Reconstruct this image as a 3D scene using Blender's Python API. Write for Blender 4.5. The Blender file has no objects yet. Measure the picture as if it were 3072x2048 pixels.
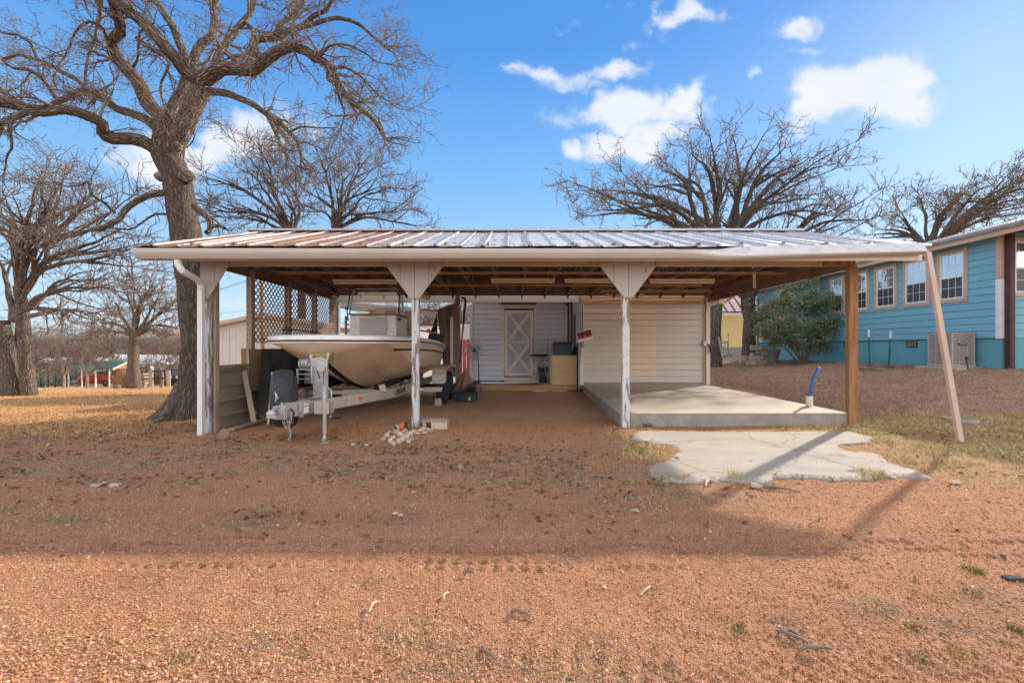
import bpy, math, random
import numpy as np
from mathutils import Vector, Matrix

# ------------------------------------------------------------------ camera, sky, sun, exposure
S = bpy.context.scene
COL = S.collection
FPX = 1365.0          # focal length in photo pixels (16 mm on 36 mm)
HOR = 1044.0          # photo row of the horizon
CAMH = 1.2
cam_d = bpy.data.cameras.new("camera"); cam = bpy.data.objects.new("camera", cam_d); COL.objects.link(cam)
cam_d.sensor_width = 36; cam_d.lens = 36 * FPX / 3072
cam_d.shift_y = (HOR - 1024) / 3072
cam_d.clip_end = 3000; cam_d.clip_start = .05
cam.location = (0, 0, CAMH); cam.rotation_euler = (math.pi / 2, 0, 0)
S.camera = cam
S.render.engine = 'CYCLES'
S.cycles.use_denoising = True
S.cycles.max_bounces = 8
S.cycles.diffuse_bounces = 5
S.render.resolution_x, S.render.resolution_y = 1024, 682
S.view_settings.view_transform = 'Standard'; S.view_settings.look = 'None'
S.view_settings.exposure = 1.80; S.view_settings.gamma = 1.0
S.view_settings.use_curve_mapping = False
SUN_EL, SUN_AZ = math.radians(25.5), math.radians(47)      # azimuth from +Y towards +X

W = bpy.data.worlds.new("World"); S.world = W; W.use_nodes = True
def build_world():
    nt = W.node_tree; N = nt.nodes; L = nt.links; N.clear()
    out = N.new('ShaderNodeOutputWorld'); bg = N.new('ShaderNodeBackground'); L.new(bg.outputs[0], out.inputs[0])
    sky = N.new('ShaderNodeTexSky'); sky.sky_type = 'NISHITA'; sky.sun_disc = False
    sky.sun_elevation = SUN_EL; sky.sun_rotation = SUN_AZ
    sky.air_density = 1.0; sky.dust_density = 0.6; sky.ozone_density = 2.0; sky.altitude = 300
    tc = N.new('ShaderNodeTexCoord')
    def math_(op, a, b=None, c=None, clamp=False):
        n = N.new('ShaderNodeMath'); n.operation = op; n.use_clamp = clamp
        for i, v in enumerate((a, b, c)):
            if v is None: continue
            if isinstance(v, (int, float)): n.inputs[i].default_value = v
            else: L.new(v, n.inputs[i])
        return n.outputs[0]
    sep = N.new('ShaderNodeSeparateXYZ'); L.new(tc.outputs['Generated'], sep.inputs[0])
    ys = math_('MAXIMUM', sep.outputs[1], 0.05)
    u = math_('DIVIDE', sep.outputs[0], ys); v = math_('DIVIDE', sep.outputs[2], ys)
    uv = N.new('ShaderNodeCombineXYZ'); L.new(u, uv.inputs[0]); L.new(v, uv.inputs[1])
    def noise(vec, sc, det=8, rough=.6, dist=0, stretch=None):
        if stretch:
            m = N.new('ShaderNodeMapping'); m.inputs['Scale'].default_value = stretch; L.new(vec, m.inputs[0]); vec = m.outputs[0]
        n = N.new('ShaderNodeTexNoise'); n.inputs['Scale'].default_value = sc; n.inputs['Detail'].default_value = det
        n.inputs['Roughness'].default_value = rough; n.inputs['Distortion'].default_value = dist
        L.new(vec, n.inputs['Vector']); return n.outputs['Fac']
    d1 = noise(uv.outputs[0], 5.5, 9, .62, .3); d2 = noise(uv.outputs[0], 3.1, 6, .6, 0, (1, 1.6, 1))
    def warp(c, sc, amp, det, st=None):
        n = N.new('ShaderNodeTexNoise'); n.inputs['Scale'].default_value = sc; n.inputs['Detail'].default_value = det; n.inputs['Roughness'].default_value = .6; L.new(uv.outputs[0], n.inputs['Vector'])
        s_ = N.new('ShaderNodeSeparateColor'); L.new(n.outputs['Color'], s_.inputs[0])
        return [math_('MULTIPLY_ADD', s_.outputs[k], amp, -.5 * amp) for k in (0, 1)]
    w1, w2 = warp(uv, 4.5, .30, 3), warp(uv, 17, .10, 6)
    u = math_('ADD', u, math_('ADD', w1[0], w2[0])); v = math_('ADD', v, math_('MULTIPLY', math_('ADD', w1[1], w2[1]), .62))
    # cloud groups: direction of the centre (u, v), half sizes, turn, weight
    blobs = [(2590, 265, 200, 115, 8, 1.1), (2480, 335, 150, 75, 35, 1.0), (2680, 225, 110, 85, -10, 1.0),
             (1880, 320, 210, 62, 6, .95), (2060, 270, 90, 40, 25, .8), (1850, 430, 170, 55, 0, .85), (1690, 445, 75, 40, -10, .8), (1960, 380, 120, 60, 0, .8),
             (1640, 215, 190, 40, -12, .62), (1850, 190, 130, 36, 14, .66), (1520, 180, 70, 22, -25, .55),
             (2075, 40, 75, 55, -20, .72), (2370, 75, 150, 34, 8, .66), (2420, 130, 110, 26, 25, .5),
             (1690, 85, 70, 18, -8, .45), (2240, 232, 32, 26, 30, .42), (2130, 155, 30, 20, 0, .3), (3020, 65, 30, 10, 0, .35), (2860, 320, 26, 14, 0, .3),
             (740, 400, 170, 105, 0, .95), (470, 470, 200, 75, 5, .85), (610, 450, 260, 80, 0, .85), (360, 780, 160, 22, 0, .5), (200, 660, 150, 40, 0, .3),
             (700, 860, 200, 40, 0, .4), (1880, 10, 120, 14, 5, .35), (1910, 95, 80, 20, 10, .3)]
    acc = None
    for (px, py, rx, ry, rot, wt) in blobs:
        cu, cv = (px - 1536) / FPX, (HOR - py) / FPX
        a = math.radians(rot); ca, sa = math.cos(a), math.sin(a)
        du = math_('SUBTRACT', u, cu); dv = math_('SUBTRACT', v, cv)
        p = math_('MULTIPLY_ADD', du, ca * FPX / rx, math_('MULTIPLY', dv, sa * FPX / rx))
        q = math_('MULTIPLY_ADD', dv, ca * FPX / ry, math_('MULTIPLY', du, -sa * FPX / ry))
        r2 = math_('MULTIPLY_ADD', p, p, math_('MULTIPLY', q, q))
        g = math_('MULTIPLY', math_('EXPONENT', math_('MULTIPLY', r2, -.9)), wt)
        acc = g if acc is None else math_('MAXIMUM', acc, g)
    dd = math_('MULTIPLY_ADD', d1, 1.25, math_('MULTIPLY', d2, .75))       # about 1.0 mean
    f = math_('MULTIPLY_ADD', acc, 1.0, math_('MULTIPLY_ADD', dd, 1.1, -1.1))
    ss = N.new('ShaderNodeMapRange'); ss.interpolation_type = 'SMOOTHERSTEP'
    ss.inputs['From Min'].default_value = .18; ss.inputs['From Max'].default_value = .85; L.new(f, ss.inputs[0])
    front = math_('GREATER_THAN', sep.outputs[1], .15)
    gate = math_('GREATER_THAN', acc, .04)
    cl = math_('MULTIPLY', math_('MULTIPLY', ss.outputs[0], front), gate)
    # the rest of the sky: unseen clouds, thickened and brightened as added fill light
    zs = math_('MAXIMUM', sep.outputs[2], .08)
    pl = N.new('ShaderNodeCombineXYZ'); L.new(math_('DIVIDE', sep.outputs[0], zs), pl.inputs[0]); L.new(math_('DIVIDE', sep.outputs[1], zs), pl.inputs[1])
    g1 = noise(pl.outputs[0], 1.1, 8, .6, .2)
    g1 = math_('MULTIPLY_ADD', math_('POWER', math_('SUBTRACT', 1.0, math_('MAXIMUM', sep.outputs[2], 0.0)), 3.0), .13, g1)      # cover raised towards the horizon, to light the floor under the roof
    gs = N.new('ShaderNodeMapRange'); gs.interpolation_type = 'SMOOTHSTEP'; gs.inputs['From Min'].default_value = .43; gs.inputs['From Max'].default_value = .56; L.new(g1, gs.inputs[0])
    back = N.new('ShaderNodeMapRange'); back.inputs['From Min'].default_value = .3; back.inputs['From Max'].default_value = .1; L.new(sep.outputs[1], back.inputs[0])
    cl2 = math_('MULTIPLY', gs.outputs[0], back.outputs[0])
    cl = math_('MULTIPLY', math_('MAXIMUM', cl, cl2), .96)
    hs = N.new('ShaderNodeHueSaturation'); hs.inputs['Saturation'].default_value = 1.1; hs.inputs['Value'].default_value = .08; L.new(sky.outputs[0], hs.inputs['Color'])
    # clear-air colour by height above the horizon, mixed with the physical sky to tame its glow round the sun
    gr = N.new('ShaderNodeValToRGB'); L.new(sep.outputs[2], gr.inputs[0]); e = gr.color_ramp.elements
    stops = [(0, (.70, .84, .95)), (.08, (.56, .76, .95)), (.20, (.37, .66, .98)), (.34, (.21, .51, .95)), (.55, (.08, .32, .82)), (1, (.045, .21, .68))]
    e[0].position = 0; e[0].color = (*[v / 3.5 for v in stops[0][1]], 1); e[1].position = 1; e[1].color = (*[v / 3.5 for v in stops[-1][1]], 1)
    for p_, c_ in stops[1:-1]: x_ = e.new(p_); x_.color = (*[v / 3.5 for v in c_], 1)
    sk = N.new('ShaderNodeMix'); sk.data_type = 'RGBA'; sk.inputs[0].default_value = .90; L.new(hs.outputs[0], sk.inputs[6]); L.new(gr.outputs[0], sk.inputs[7])
    cc = N.new('ShaderNodeMix'); cc.data_type = 'RGBA'; L.new(d2, cc.inputs[0])
    cc.inputs[6].default_value = (.215, .235, .275, 1); cc.inputs[7].default_value = (.31, .31, .31, 1)
    cb = N.new('ShaderNodeMix'); cb.data_type = 'RGBA'; L.new(cl2, cb.inputs[0]); L.new(cc.outputs[2], cb.inputs[6]); cb.inputs[7].default_value = (.74, .70, .64, 1)      # unseen clouds set brighter than the visible ones to fill the shade
    mx = N.new('ShaderNodeMix'); mx.data_type = 'RGBA'; L.new(cl, mx.inputs[0]); L.new(sk.outputs[2], mx.inputs[6]); L.new(cb.outputs[2], mx.inputs[7])
    L.new(mx.outputs[2], bg.inputs[0]); bg.inputs[1].default_value = 1.0
build_world()

sun_d = bpy.data.lights.new("sun", 'SUN'); sun_d.energy = 2.0; sun_d.angle = math.radians(1.0); sun_d.color = (1, .90, .76)
sun = bpy.data.objects.new("sun", sun_d); COL.objects.link(sun)
sv = Vector((math.sin(SUN_AZ) * math.cos(SUN_EL), math.cos(SUN_AZ) * math.cos(SUN_EL), math.sin(SUN_EL)))
sun.rotation_euler = (-sv).to_track_quat('-Z', 'Y').to_euler(); sun.location = sv * 60

# ------------------------------------------------------------------ helpers
random.seed(7)
RNG = np.random.default_rng(11)
def P(px, py, D): return Vector(((px - 1536) / FPX * D, D, CAMH - (py - HOR) / FPX * D))
def sstep(a, b, x):
    t = np.clip((np.asarray(x, float) - a) / (b - a), 0, 1); return t * t * (3 - 2 * t)
def ghz(x, y):
    """broad ground height"""
    x = np.asarray(x, float); y = np.asarray(y, float)
    t = np.clip((x - 3.5) / 8.5, 0, 1) ** .88
    right = .70 * t * sstep(5.2, 11.0, y)
    lt = np.clip(-x - 3, 0, None)
    left = -.25 * (1 - np.exp(-lt / 3.0)) * sstep(3.0, 6.5, y)
    slope = -.075 * np.clip(y - 13, 0, 47) * (1 - sstep(-1, 9, x))
    return right + left + slope
def gz(x, y): return float(ghz(x, y))
def G(px, py):
    """where the view ray of a photo pixel meets the ground"""
    D = 1.5
    while D < 150:
        p = P(px, py, D)
        if p.z <= gz(p.x, p.y): break
        D += .02
    return Vector((p.x, p.y, gz(p.x, p.y)))

_mats = {}
def M(name, c1, c2=None, scale=6, rough=.8, bump=0, bscale=None, metal=0, stretch=(1, 1, 1), detail=6, spots=None, spot_c=None, spot_scale=20, spec=.4, lo=.35, hi=.65):
    if name in _mats: return _mats[name]
    m = bpy.data.materials.new(name); m.use_nodes = True; nt = m.node_tree; N = nt.nodes; L = nt.links
    b = N['Principled BSDF']; b.inputs['Roughness'].default_value = rough; b.inputs['Metallic'].default_value = metal
    b.inputs['Specular IOR Level'].default_value = spec
    tc = N.new('ShaderNodeTexCoord'); oi = N.new('ShaderNodeObjectInfo')
    vm = N.new('ShaderNodeVectorMath'); vm.operation = 'MULTIPLY_ADD'
    L.new(tc.outputs['Object'], vm.inputs[0]); vm.inputs[1].default_value = stretch
    sc = N.new('ShaderNodeVectorMath'); sc.operation = 'SCALE'; sc.inputs[0].default_value = (37, 51, 23); L.new(oi.outputs['Random'], sc.inputs['Scale']); L.new(sc.outputs[0], vm.inputs[2])
    def nz(s, d=detail, r=.6):
        n = N.new('ShaderNodeTexNoise'); n.inputs['Scale'].default_value = s; n.inputs['Detail'].default_value = d; n.inputs['Roughness'].default_value = r
        L.new(vm.outputs[0], n.inputs['Vector']); return n
    c2 = c2 or tuple(v * .8 for v in c1)
    n1 = nz(scale); r = N.new('ShaderNodeMapRange'); r.inputs['From Min'].default_value = lo; r.inputs['From Max'].default_value = hi; L.new(n1.outputs['Fac'], r.inputs[0])
    mx = N.new('ShaderNodeMix'); mx.data_type = 'RGBA'; L.new(r.outputs[0], mx.inputs[0]); mx.inputs[6].default_value = (*c1, 1); mx.inputs[7].default_value = (*c2, 1)
    col = mx.outputs[2]
    if spots is not None:
        n2 = nz(spot_scale, 5, .7); r2 = N.new('ShaderNodeMapRange'); r2.inputs['From Min'].default_value = spots; r2.inputs['From Max'].default_value = spots + .04; L.new(n2.outputs['Fac'], r2.inputs[0])
        m2 = N.new('ShaderNodeMix'); m2.data_type = 'RGBA'; L.new(r2.outputs[0], m2.inputs[0]); L.new(col, m2.inputs[6]); m2.inputs[7].default_value = (*spot_c, 1); col = m2.outputs[2]
    L.new(col, b.inputs['Base Color'])
    if bump:
        n3 = nz(bscale or scale * 3); bp = N.new('ShaderNodeBump'); bp.inputs['Strength'].default_value = min(1, bump * 2 + .3); bp.inputs['Distance'].default_value = bump * .05
        L.new(n3.outputs['Fac'], bp.inputs['Height']); L.new(bp.outputs[0], b.inputs['Normal'])
    _mats[name] = m; return m

ORG = {}
class MB:
    def __init__(s, mat=None): s.V = []; s.F = []; s.M = mat
    def add(s, vs, fs):
        b = len(s.V)
        for v in vs: s.V.append(tuple(s.M @ Vector(v)) if s.M is not None else tuple(v))
        for f in fs: s.F.append(tuple(i + b for i in f))
        return s
    def box(s, x0, x1, y0, y1, z0, z1):
        return s.add([(x, y, z) for x in (x0, x1) for y in (y0, y1) for z in (z0, z1)],
                     [(0, 1, 3, 2), (4, 6, 7, 5), (0, 4, 5, 1), (2, 3, 7, 6), (0, 2, 6, 4), (1, 5, 7, 3)])
    def beam(s, p, q, w, h, up=(0, 0, 1)):
        p = Vector(p); q = Vector(q); d = (q - p).normalized(); up = Vector(up)
        a = d.cross(up)
        if a.length < 1e-3: a = d.cross(Vector((0, 1, 0)))
        a.normalize(); c = a.cross(d).normalized(); a *= w / 2; c *= h / 2
        vs = [e + i * a + j * c for e in (p, q) for i in (-1, 1) for j in (-1, 1)]
        return s.add(vs, [(0, 1, 3, 2), (4, 6, 7, 5), (0, 4, 5, 1), (2, 3, 7, 6), (0, 2, 6, 4), (1, 5, 7, 3)])
    def prism(s, pts, off):
        n = len(pts); off = Vector(off); vs = [Vector(p) for p in pts]; vs += [v + off for v in vs]
        return s.add(vs, [tuple(range(n))[::-1], tuple(range(n, 2 * n))] + [(i, (i + 1) % n, n + (i + 1) % n, n + i) for i in range(n)])
    def tube(s, pts, r, n=8, cap=True):
        pts = [Vector(p) for p in pts]; m = len(pts); rs = r if isinstance(r, (list, tuple)) else [r] * m
        vs = []; prev = None
        for i, p in enumerate(pts):
            t = (pts[min(i + 1, m - 1)] - pts[max(i - 1, 0)]).normalized()
            if prev is None:
                a = t.cross(Vector((0, 0, 1)));
                if a.length < .05: a = t.cross(Vector((1, 0, 0)))
            else: a = prev - t * prev.dot(t)
            a.normalize(); prev = a; b = t.cross(a)
            for k in range(n):
                th = 2 * math.pi * k / n; vs.append(p + (a * math.cos(th) + b * math.sin(th)) * rs[i])
        fs = [(i * n + k, i * n + (k + 1) % n, (i + 1) * n + (k + 1) % n, (i + 1) * n + k) for i in range(m - 1) for k in range(n)]
        if cap: fs += [tuple(range(n))[::-1], tuple(range((m - 1) * n, m * n))]
        return s.add(vs, fs)
    def lathe(s, c, prof, n=16, axis='Z', closed=False):
        c = Vector(c); vs = []; m = len(prof)
        for r, h in prof:
            for k in range(n):
                th = 2 * math.pi * k / n; x, y = r * math.cos(th), r * math.sin(th)
                vs.append(c + Vector({'Z': (x, y, h), 'X': (h, x, y), 'Y': (x, h, y)}[axis]))
        fs = [(i * n + k, i * n + (k + 1) % n, (i + 1) * n + (k + 1) % n, (i + 1) * n + k) for i in range(m - 1) for k in range(n)]
        if closed: fs += [((m - 1) * n + k, (m - 1) * n + (k + 1) % n, (k + 1) % n, k) for k in range(n)]
        else: fs += [tuple(range(n))[::-1], tuple(range((m - 1) * n, m * n))]
        return s.add(vs, fs)
    def torus(s, c, R, r, axis='Z', n=16, k=6, M_=None):
        prof = [(R + r * math.cos(2 * math.pi * i / k), r * math.sin(2 * math.pi * i / k)) for i in range(k)]
        return s.lathe(c, prof, n, axis, closed=True)
    def ball(s, c, r, n=10, m=6, jit=0):
        r = (r, r, r) if isinstance(r, (int, float)) else r; c = Vector(c); vs = []
        for i in range(m + 1):
            ph = math.pi * i / m
            for k in range(n):
                th = 2 * math.pi * k / n; j = 1 + random.uniform(-jit, jit)
                vs.append(c + Vector((r[0] * math.sin(ph) * math.cos(th) * j, r[1] * math.sin(ph) * math.sin(th) * j, r[2] * math.cos(ph) * j)))
        return s.add(vs, [(i * n + k, (i + 1) * n + k, (i + 1) * n + (k + 1) % n, i * n + (k + 1) % n) for i in range(m) for k in range(n)])
    def grid(s, rows, close=False):
        n = len(rows[0]); vs = [v for r in rows for v in r]
        return s.add(vs, [(i * n + k, i * n + k + 1, (i + 1) * n + k + 1, (i + 1) * n + k) for i in range(len(rows) - 1) for k in range(n - 1)])

def obj(name, mb, mat, parent=None, smooth=False, bevel=0, kind=None, label=None, loc=None):
    org = ORG.get(parent.name, (0, 0, 0)) if parent else (0, 0, 0)
    me = bpy.data.meshes.new(name)
    me.from_pydata([(v[0] - org[0], v[1] - org[1], v[2] - org[2]) for v in mb.V] if any(org) else mb.V, [], mb.F); me.update()
    me.materials.append(mat)
    if smooth: me.polygons.foreach_set('use_smooth', [True] * len(me.polygons))
    o = bpy.data.objects.new(name, me); COL.objects.link(o)
    if parent: o.parent = parent; ORG[o.name] = org
    if kind: o['kind'] = kind
    if label: o['label'] = label
    if loc: o.location = loc
    if bevel:
        b = o.modifiers.new('bevel', 'BEVEL'); b.width = bevel; b.segments = 2; b.limit_method = 'ANGLE'
    return o
def thing(name, label, cat, loc=(0, 0, 0), rot=(0, 0, 0), group=None, local=False):
    o = bpy.data.objects.new(name, None); COL.objects.link(o); o.location = loc; o.rotation_euler = rot; o.empty_display_size = .2
    ORG[o.name] = (0, 0, 0) if local else tuple(loc)
    o['label'] = label; o['category'] = cat
    if group: o['group'] = group
    return o
def tag(o, label, cat, group=None, kind=None):
    if label: o['label'] = label
    if cat: o['category'] = cat
    if group: o['group'] = group
    if kind: o['kind'] = kind
    return o
def cp(o, dloc, parent=None, rot=None):
    c = o.copy(); COL.objects.link(c); c.location = Vector(o.location) + Vector(dloc)
    if parent is not None: c.parent = parent
    if rot: c.rotation_euler = rot
    return c
def cptree(root, loc, rot=None, label=None):
    r = root.copy(); COL.objects.link(r); r.location = loc
    if rot is not None: r.rotation_euler = rot
    if label: r['label'] = label
    for ch in list(root.children):
        c = ch.copy(); COL.objects.link(c); c.parent = r
        for g in list(ch.children):
            d = g.copy(); COL.objects.link(d); d.parent = c
    return r
def text(name, body, size, mat, parent, M_, ext=.0015):
    cu = bpy.data.curves.new(name, 'FONT'); cu.body = body; cu.size = size; cu.extrude = ext; cu.align_x = 'CENTER'; cu.align_y = 'CENTER'
    cu.materials.append(mat); o = bpy.data.objects.new(name, cu); COL.objects.link(o); o.parent = parent
    org = Vector(ORG.get(parent.name, (0, 0, 0)))
    bpy.context.view_layer.update(); me = bpy.data.meshes.new_from_object(o.evaluated_get(bpy.context.evaluated_depsgraph_get())); bpy.data.objects.remove(o)
    me.transform(Matrix.Translation(-org) @ M_); o = bpy.data.objects.new(name, me); COL.objects.link(o); o.parent = parent; return o
def npmesh(name, V, F, mat, attrs=None, smooth=False):
    me = bpy.data.meshes.new(name); V = np.asarray(V, np.float32); F = np.asarray(F, np.int32); k = F.shape[1]
    me.vertices.add(len(V)); me.vertices.foreach_set('co', V.ravel())
    me.loops.add(F.size); me.loops.foreach_set('vertex_index', F.ravel())
    me.polygons.add(len(F)); me.polygons.foreach_set('loop_start', np.arange(0, F.size, k, dtype=np.int32)); me.polygons.foreach_set('loop_total', np.full(len(F), k, np.int32))
    if smooth: me.polygons.foreach_set('use_smooth', np.ones(len(F), bool))
    for nm, (ty, data) in (attrs or {}).items():
        a = me.attributes.new(nm, ty, 'POINT'); a.data.foreach_set('vector' if ty == 'FLOAT_VECTOR' else 'value', np.asarray(data, np.float32).ravel())
    me.update(calc_edges=True); me.materials.append(mat)
    o = bpy.data.objects.new(name, me); COL.objects.link(o); return o

_perm = np.random.default_rng(3).random((256, 256))
def vnoise(x, y):
    xi = np.floor(x).astype(int); yi = np.floor(y).astype(int); fx = x - xi; fy = y - yi; fx = fx * fx * (3 - 2 * fx); fy = fy * fy * (3 - 2 * fy)
    g = lambda a, b: _perm[a & 255, b & 255]
    return (g(xi, yi) * (1 - fx) + g(xi + 1, yi) * fx) * (1 - fy) + (g(xi, yi + 1) * (1 - fx) + g(xi + 1, yi + 1) * fx) * fy
def fbm(x, y, o=4):
    s = 0; a = .5
    for i in range(o): s = s + a * vnoise(x * 2 ** i + 17 * i, y * 2 ** i + 9 * i); a *= .5
    return s / (1 - .5 ** o)
# ------------------------------------------------------------------ materials
def nodemat(name):
    m = bpy.data.materials.new(name); m.use_nodes = True; return m, m.node_tree.nodes, m.node_tree.links
def peel_paint(name, paint, wood, thr, scale=9):
    m, N, L = nodemat(name); b = N['Principled BSDF']; b.inputs['Roughness'].default_value = .65
    tc = N.new('ShaderNodeTexCoord'); oi = N.new('ShaderNodeObjectInfo')
    def noise(sc, st, d=6):
        mp = N.new('ShaderNodeVectorMath'); mp.operation = 'MULTIPLY_ADD'; mp.inputs[1].default_value = st; L.new(tc.outputs['Object'], mp.inputs[0])
        s2 = N.new('ShaderNodeVectorMath'); s2.operation = 'SCALE'; s2.inputs[0].default_value = (13, 29, 31); L.new(oi.outputs['Random'], s2.inputs['Scale']); L.new(s2.outputs[0], mp.inputs[2])
        n = N.new('ShaderNodeTexNoise'); n.inputs['Scale'].default_value = sc; n.inputs['Detail'].default_value = d; n.inputs['Roughness'].default_value = .65; L.new(mp.outputs[0], n.inputs['Vector']); return n.outputs['Fac']
    a = noise(scale, (3.2, 3.2, .38)); g = noise(14, (6, 6, .5)); lo = noise(1.2, (1, 1, 1), 2)
    add = N.new('ShaderNodeMath'); add.operation = 'MULTIPLY_ADD'; L.new(lo, add.inputs[0]); add.inputs[1].default_value = .35; L.new(a, add.inputs[2])
    r = N.new('ShaderNodeMapRange'); r.inputs['From Min'].default_value = thr; r.inputs['From Max'].default_value = thr + .02; L.new(add.outputs[0], r.inputs[0])
    w = N.new('ShaderNodeMix'); w.data_type = 'RGBA'; L.new(g, w.inputs[0]); w.inputs[6].default_value = (*[c * .55 for c in wood], 1); w.inputs[7].default_value = (*[c * 1.3 for c in wood], 1)
    p = N.new('ShaderNodeMix'); p.data_type = 'RGBA'; L.new(lo, p.inputs[0]); p.inputs[6].default_value = (*[c * .86 for c in paint], 1); p.inputs[7].default_value = (*paint, 1)
    mx = N.new('ShaderNodeMix'); mx.data_type = 'RGBA'; L.new(r.outputs[0], mx.inputs[0]); L.new(p.outputs[2], mx.inputs[6]); L.new(w.outputs[2], mx.inputs[7]); L.new(mx.outputs[2], b.inputs['Base Color'])
    bp = N.new('ShaderNodeBump'); bp.inputs['Strength'].default_value = .6; bp.inputs['Distance'].default_value = .004; bp.invert = True; L.new(r.outputs[0], bp.inputs['Height']); L.new(bp.outputs[0], b.inputs['Normal'])
    return m
m_peel = peel_paint('peeling_white_paint', (.66, .67, .70), (.26, .22, .19), .70)
m_peel_l = peel_paint('worn_offwhite_paint', (.50, .475, .45), (.22, .16, .11), .83)
m_trim = M('cream_trim', (.73, .67, .61), (.66, .60, .54), 3, .6, .1, 40)
m_beamp = M('greige_painted_beam', (.60, .50, .39), (.52, .42, .31), 2.5, .65, .15, 30, stretch=(.3, 1, 4), spots=.70, spot_c=(.22, .13, .07), spot_scale=6)
m_backbeam = M('grey_painted_beam', (.54, .47, .40), (.46, .39, .33), 2, .7, .1, 30, stretch=(.3, 1, 3))
m_rawwood = M('raw_pine', (.56, .34, .17), (.38, .21, .10), 3, .75, .2, 20, stretch=(.4, 1, 8), spots=.68, spot_c=(.10, .045, .02), spot_scale=2.5)
m_post = M('brown_cedar_post', (.48, .25, .11), (.24, .12, .06), 5, .75, .5, 14, stretch=(5, 5, .35))
m_truss = M('aged_truss_wood', (.29, .175, .125), (.18, .11, .08), 3, .8, .2, 20)
m_deckply = M('roof_sheathing', (.19, .115, .085), (.13, .08, .062), 2, .85, .1)
m_gutter = M('gutter_enamel', (.50, .45, .41), (.45, .40, .355), 2, .35, 0, stretch=(.3, 1, 1))
m_gutter_in = M('gutter_apron', (.60, .61, .62), (.48, .48, .50), 5, .4, 0, spots=.64, spot_c=(.28, .28, .31), spot_scale=3.2)
m_roof = M('galvalume_roof', (.46, .48, .52), (.36, .36, .38), 1.6, .38, .05, 3, metal=.35, spots=.66, spot_c=(.30, .24, .2), spot_scale=3)
def rust_roof():
    m, N, L = nodemat('stained_metal_roof'); b = N['Principled BSDF']; b.inputs['Roughness'].default_value = .62; b.inputs['Metallic'].default_value = .1
    tc = N.new('ShaderNodeTexCoord'); sp = N.new('ShaderNodeNewGeometry'); s2 = N.new('ShaderNodeSeparateXYZ'); L.new(sp.outputs['Position'], s2.inputs[0])
    n = N.new('ShaderNodeTexNoise'); n.inputs['Scale'].default_value = 1.3; n.inputs['Detail'].default_value = 7; n.inputs['Roughness'].default_value = .7; L.new(sp.outputs['Position'], n.inputs['Vector'])
    mp = N.new('ShaderNodeMapRange'); mp.inputs['From Min'].default_value = -.4; mp.inputs['From Max'].default_value = -2.4; L.new(s2.outputs[0], mp.inputs[0])
    md = N.new('ShaderNodeMath'); md.operation = 'MULTIPLY_ADD'; L.new(n.outputs['Fac'], md.inputs[0]); md.inputs[1].default_value = .9; md.inputs[2].default_value = -.35
    ad = N.new('ShaderNodeMath'); ad.operation = 'ADD'; ad.use_clamp = True; L.new(md.outputs[0], ad.inputs[0]); L.new(mp.outputs[0], ad.inputs[1])
    ml = N.new('ShaderNodeMath'); ml.operation = 'MULTIPLY'; L.new(ad.outputs[0], ml.inputs[0]); L.new(mp.outputs[0], ml.inputs[1])
    mx = N.new('ShaderNodeMix'); mx.data_type = 'RGBA'; L.new(ml.outputs[0], mx.inputs[0]); mx.inputs[7].default_value = (.33, .175, .11, 1)
    n2 = N.new('ShaderNodeTexNoise'); n2.inputs['Scale'].default_value = 5; n2.inputs['Detail'].default_value = 8; L.new(sp.outputs['Position'], n2.inputs['Vector'])
    m2 = N.new('ShaderNodeMix'); m2.data_type = 'RGBA'; L.new(n2.outputs['Fac'], m2.inputs[0]); m2.inputs[6].default_value = (.34, .34, .36, 1); m2.inputs[7].default_value = (.60, .62, .66, 1)
    L.new(m2.outputs[2], mx.inputs[6]); L.new(mx.outputs[2], b.inputs['Base Color']); return m
m_roofpan = rust_roof()
m_rib = M('roof_rib_metal', (.62, .62, .64), (.45, .40, .37), 4, .35, 0, metal=.3)
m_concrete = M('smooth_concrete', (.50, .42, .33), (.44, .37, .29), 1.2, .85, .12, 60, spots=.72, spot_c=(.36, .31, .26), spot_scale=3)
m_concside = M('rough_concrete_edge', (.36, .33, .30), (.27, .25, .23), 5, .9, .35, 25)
m_patch = M('weathered_concrete', (.37, .335, .29), (.29, .26, .225), 2, .9, .3, 12, stretch=(1, 2, 1), spots=.66, spot_c=(.30, .25, .2), spot_scale=7)
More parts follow.
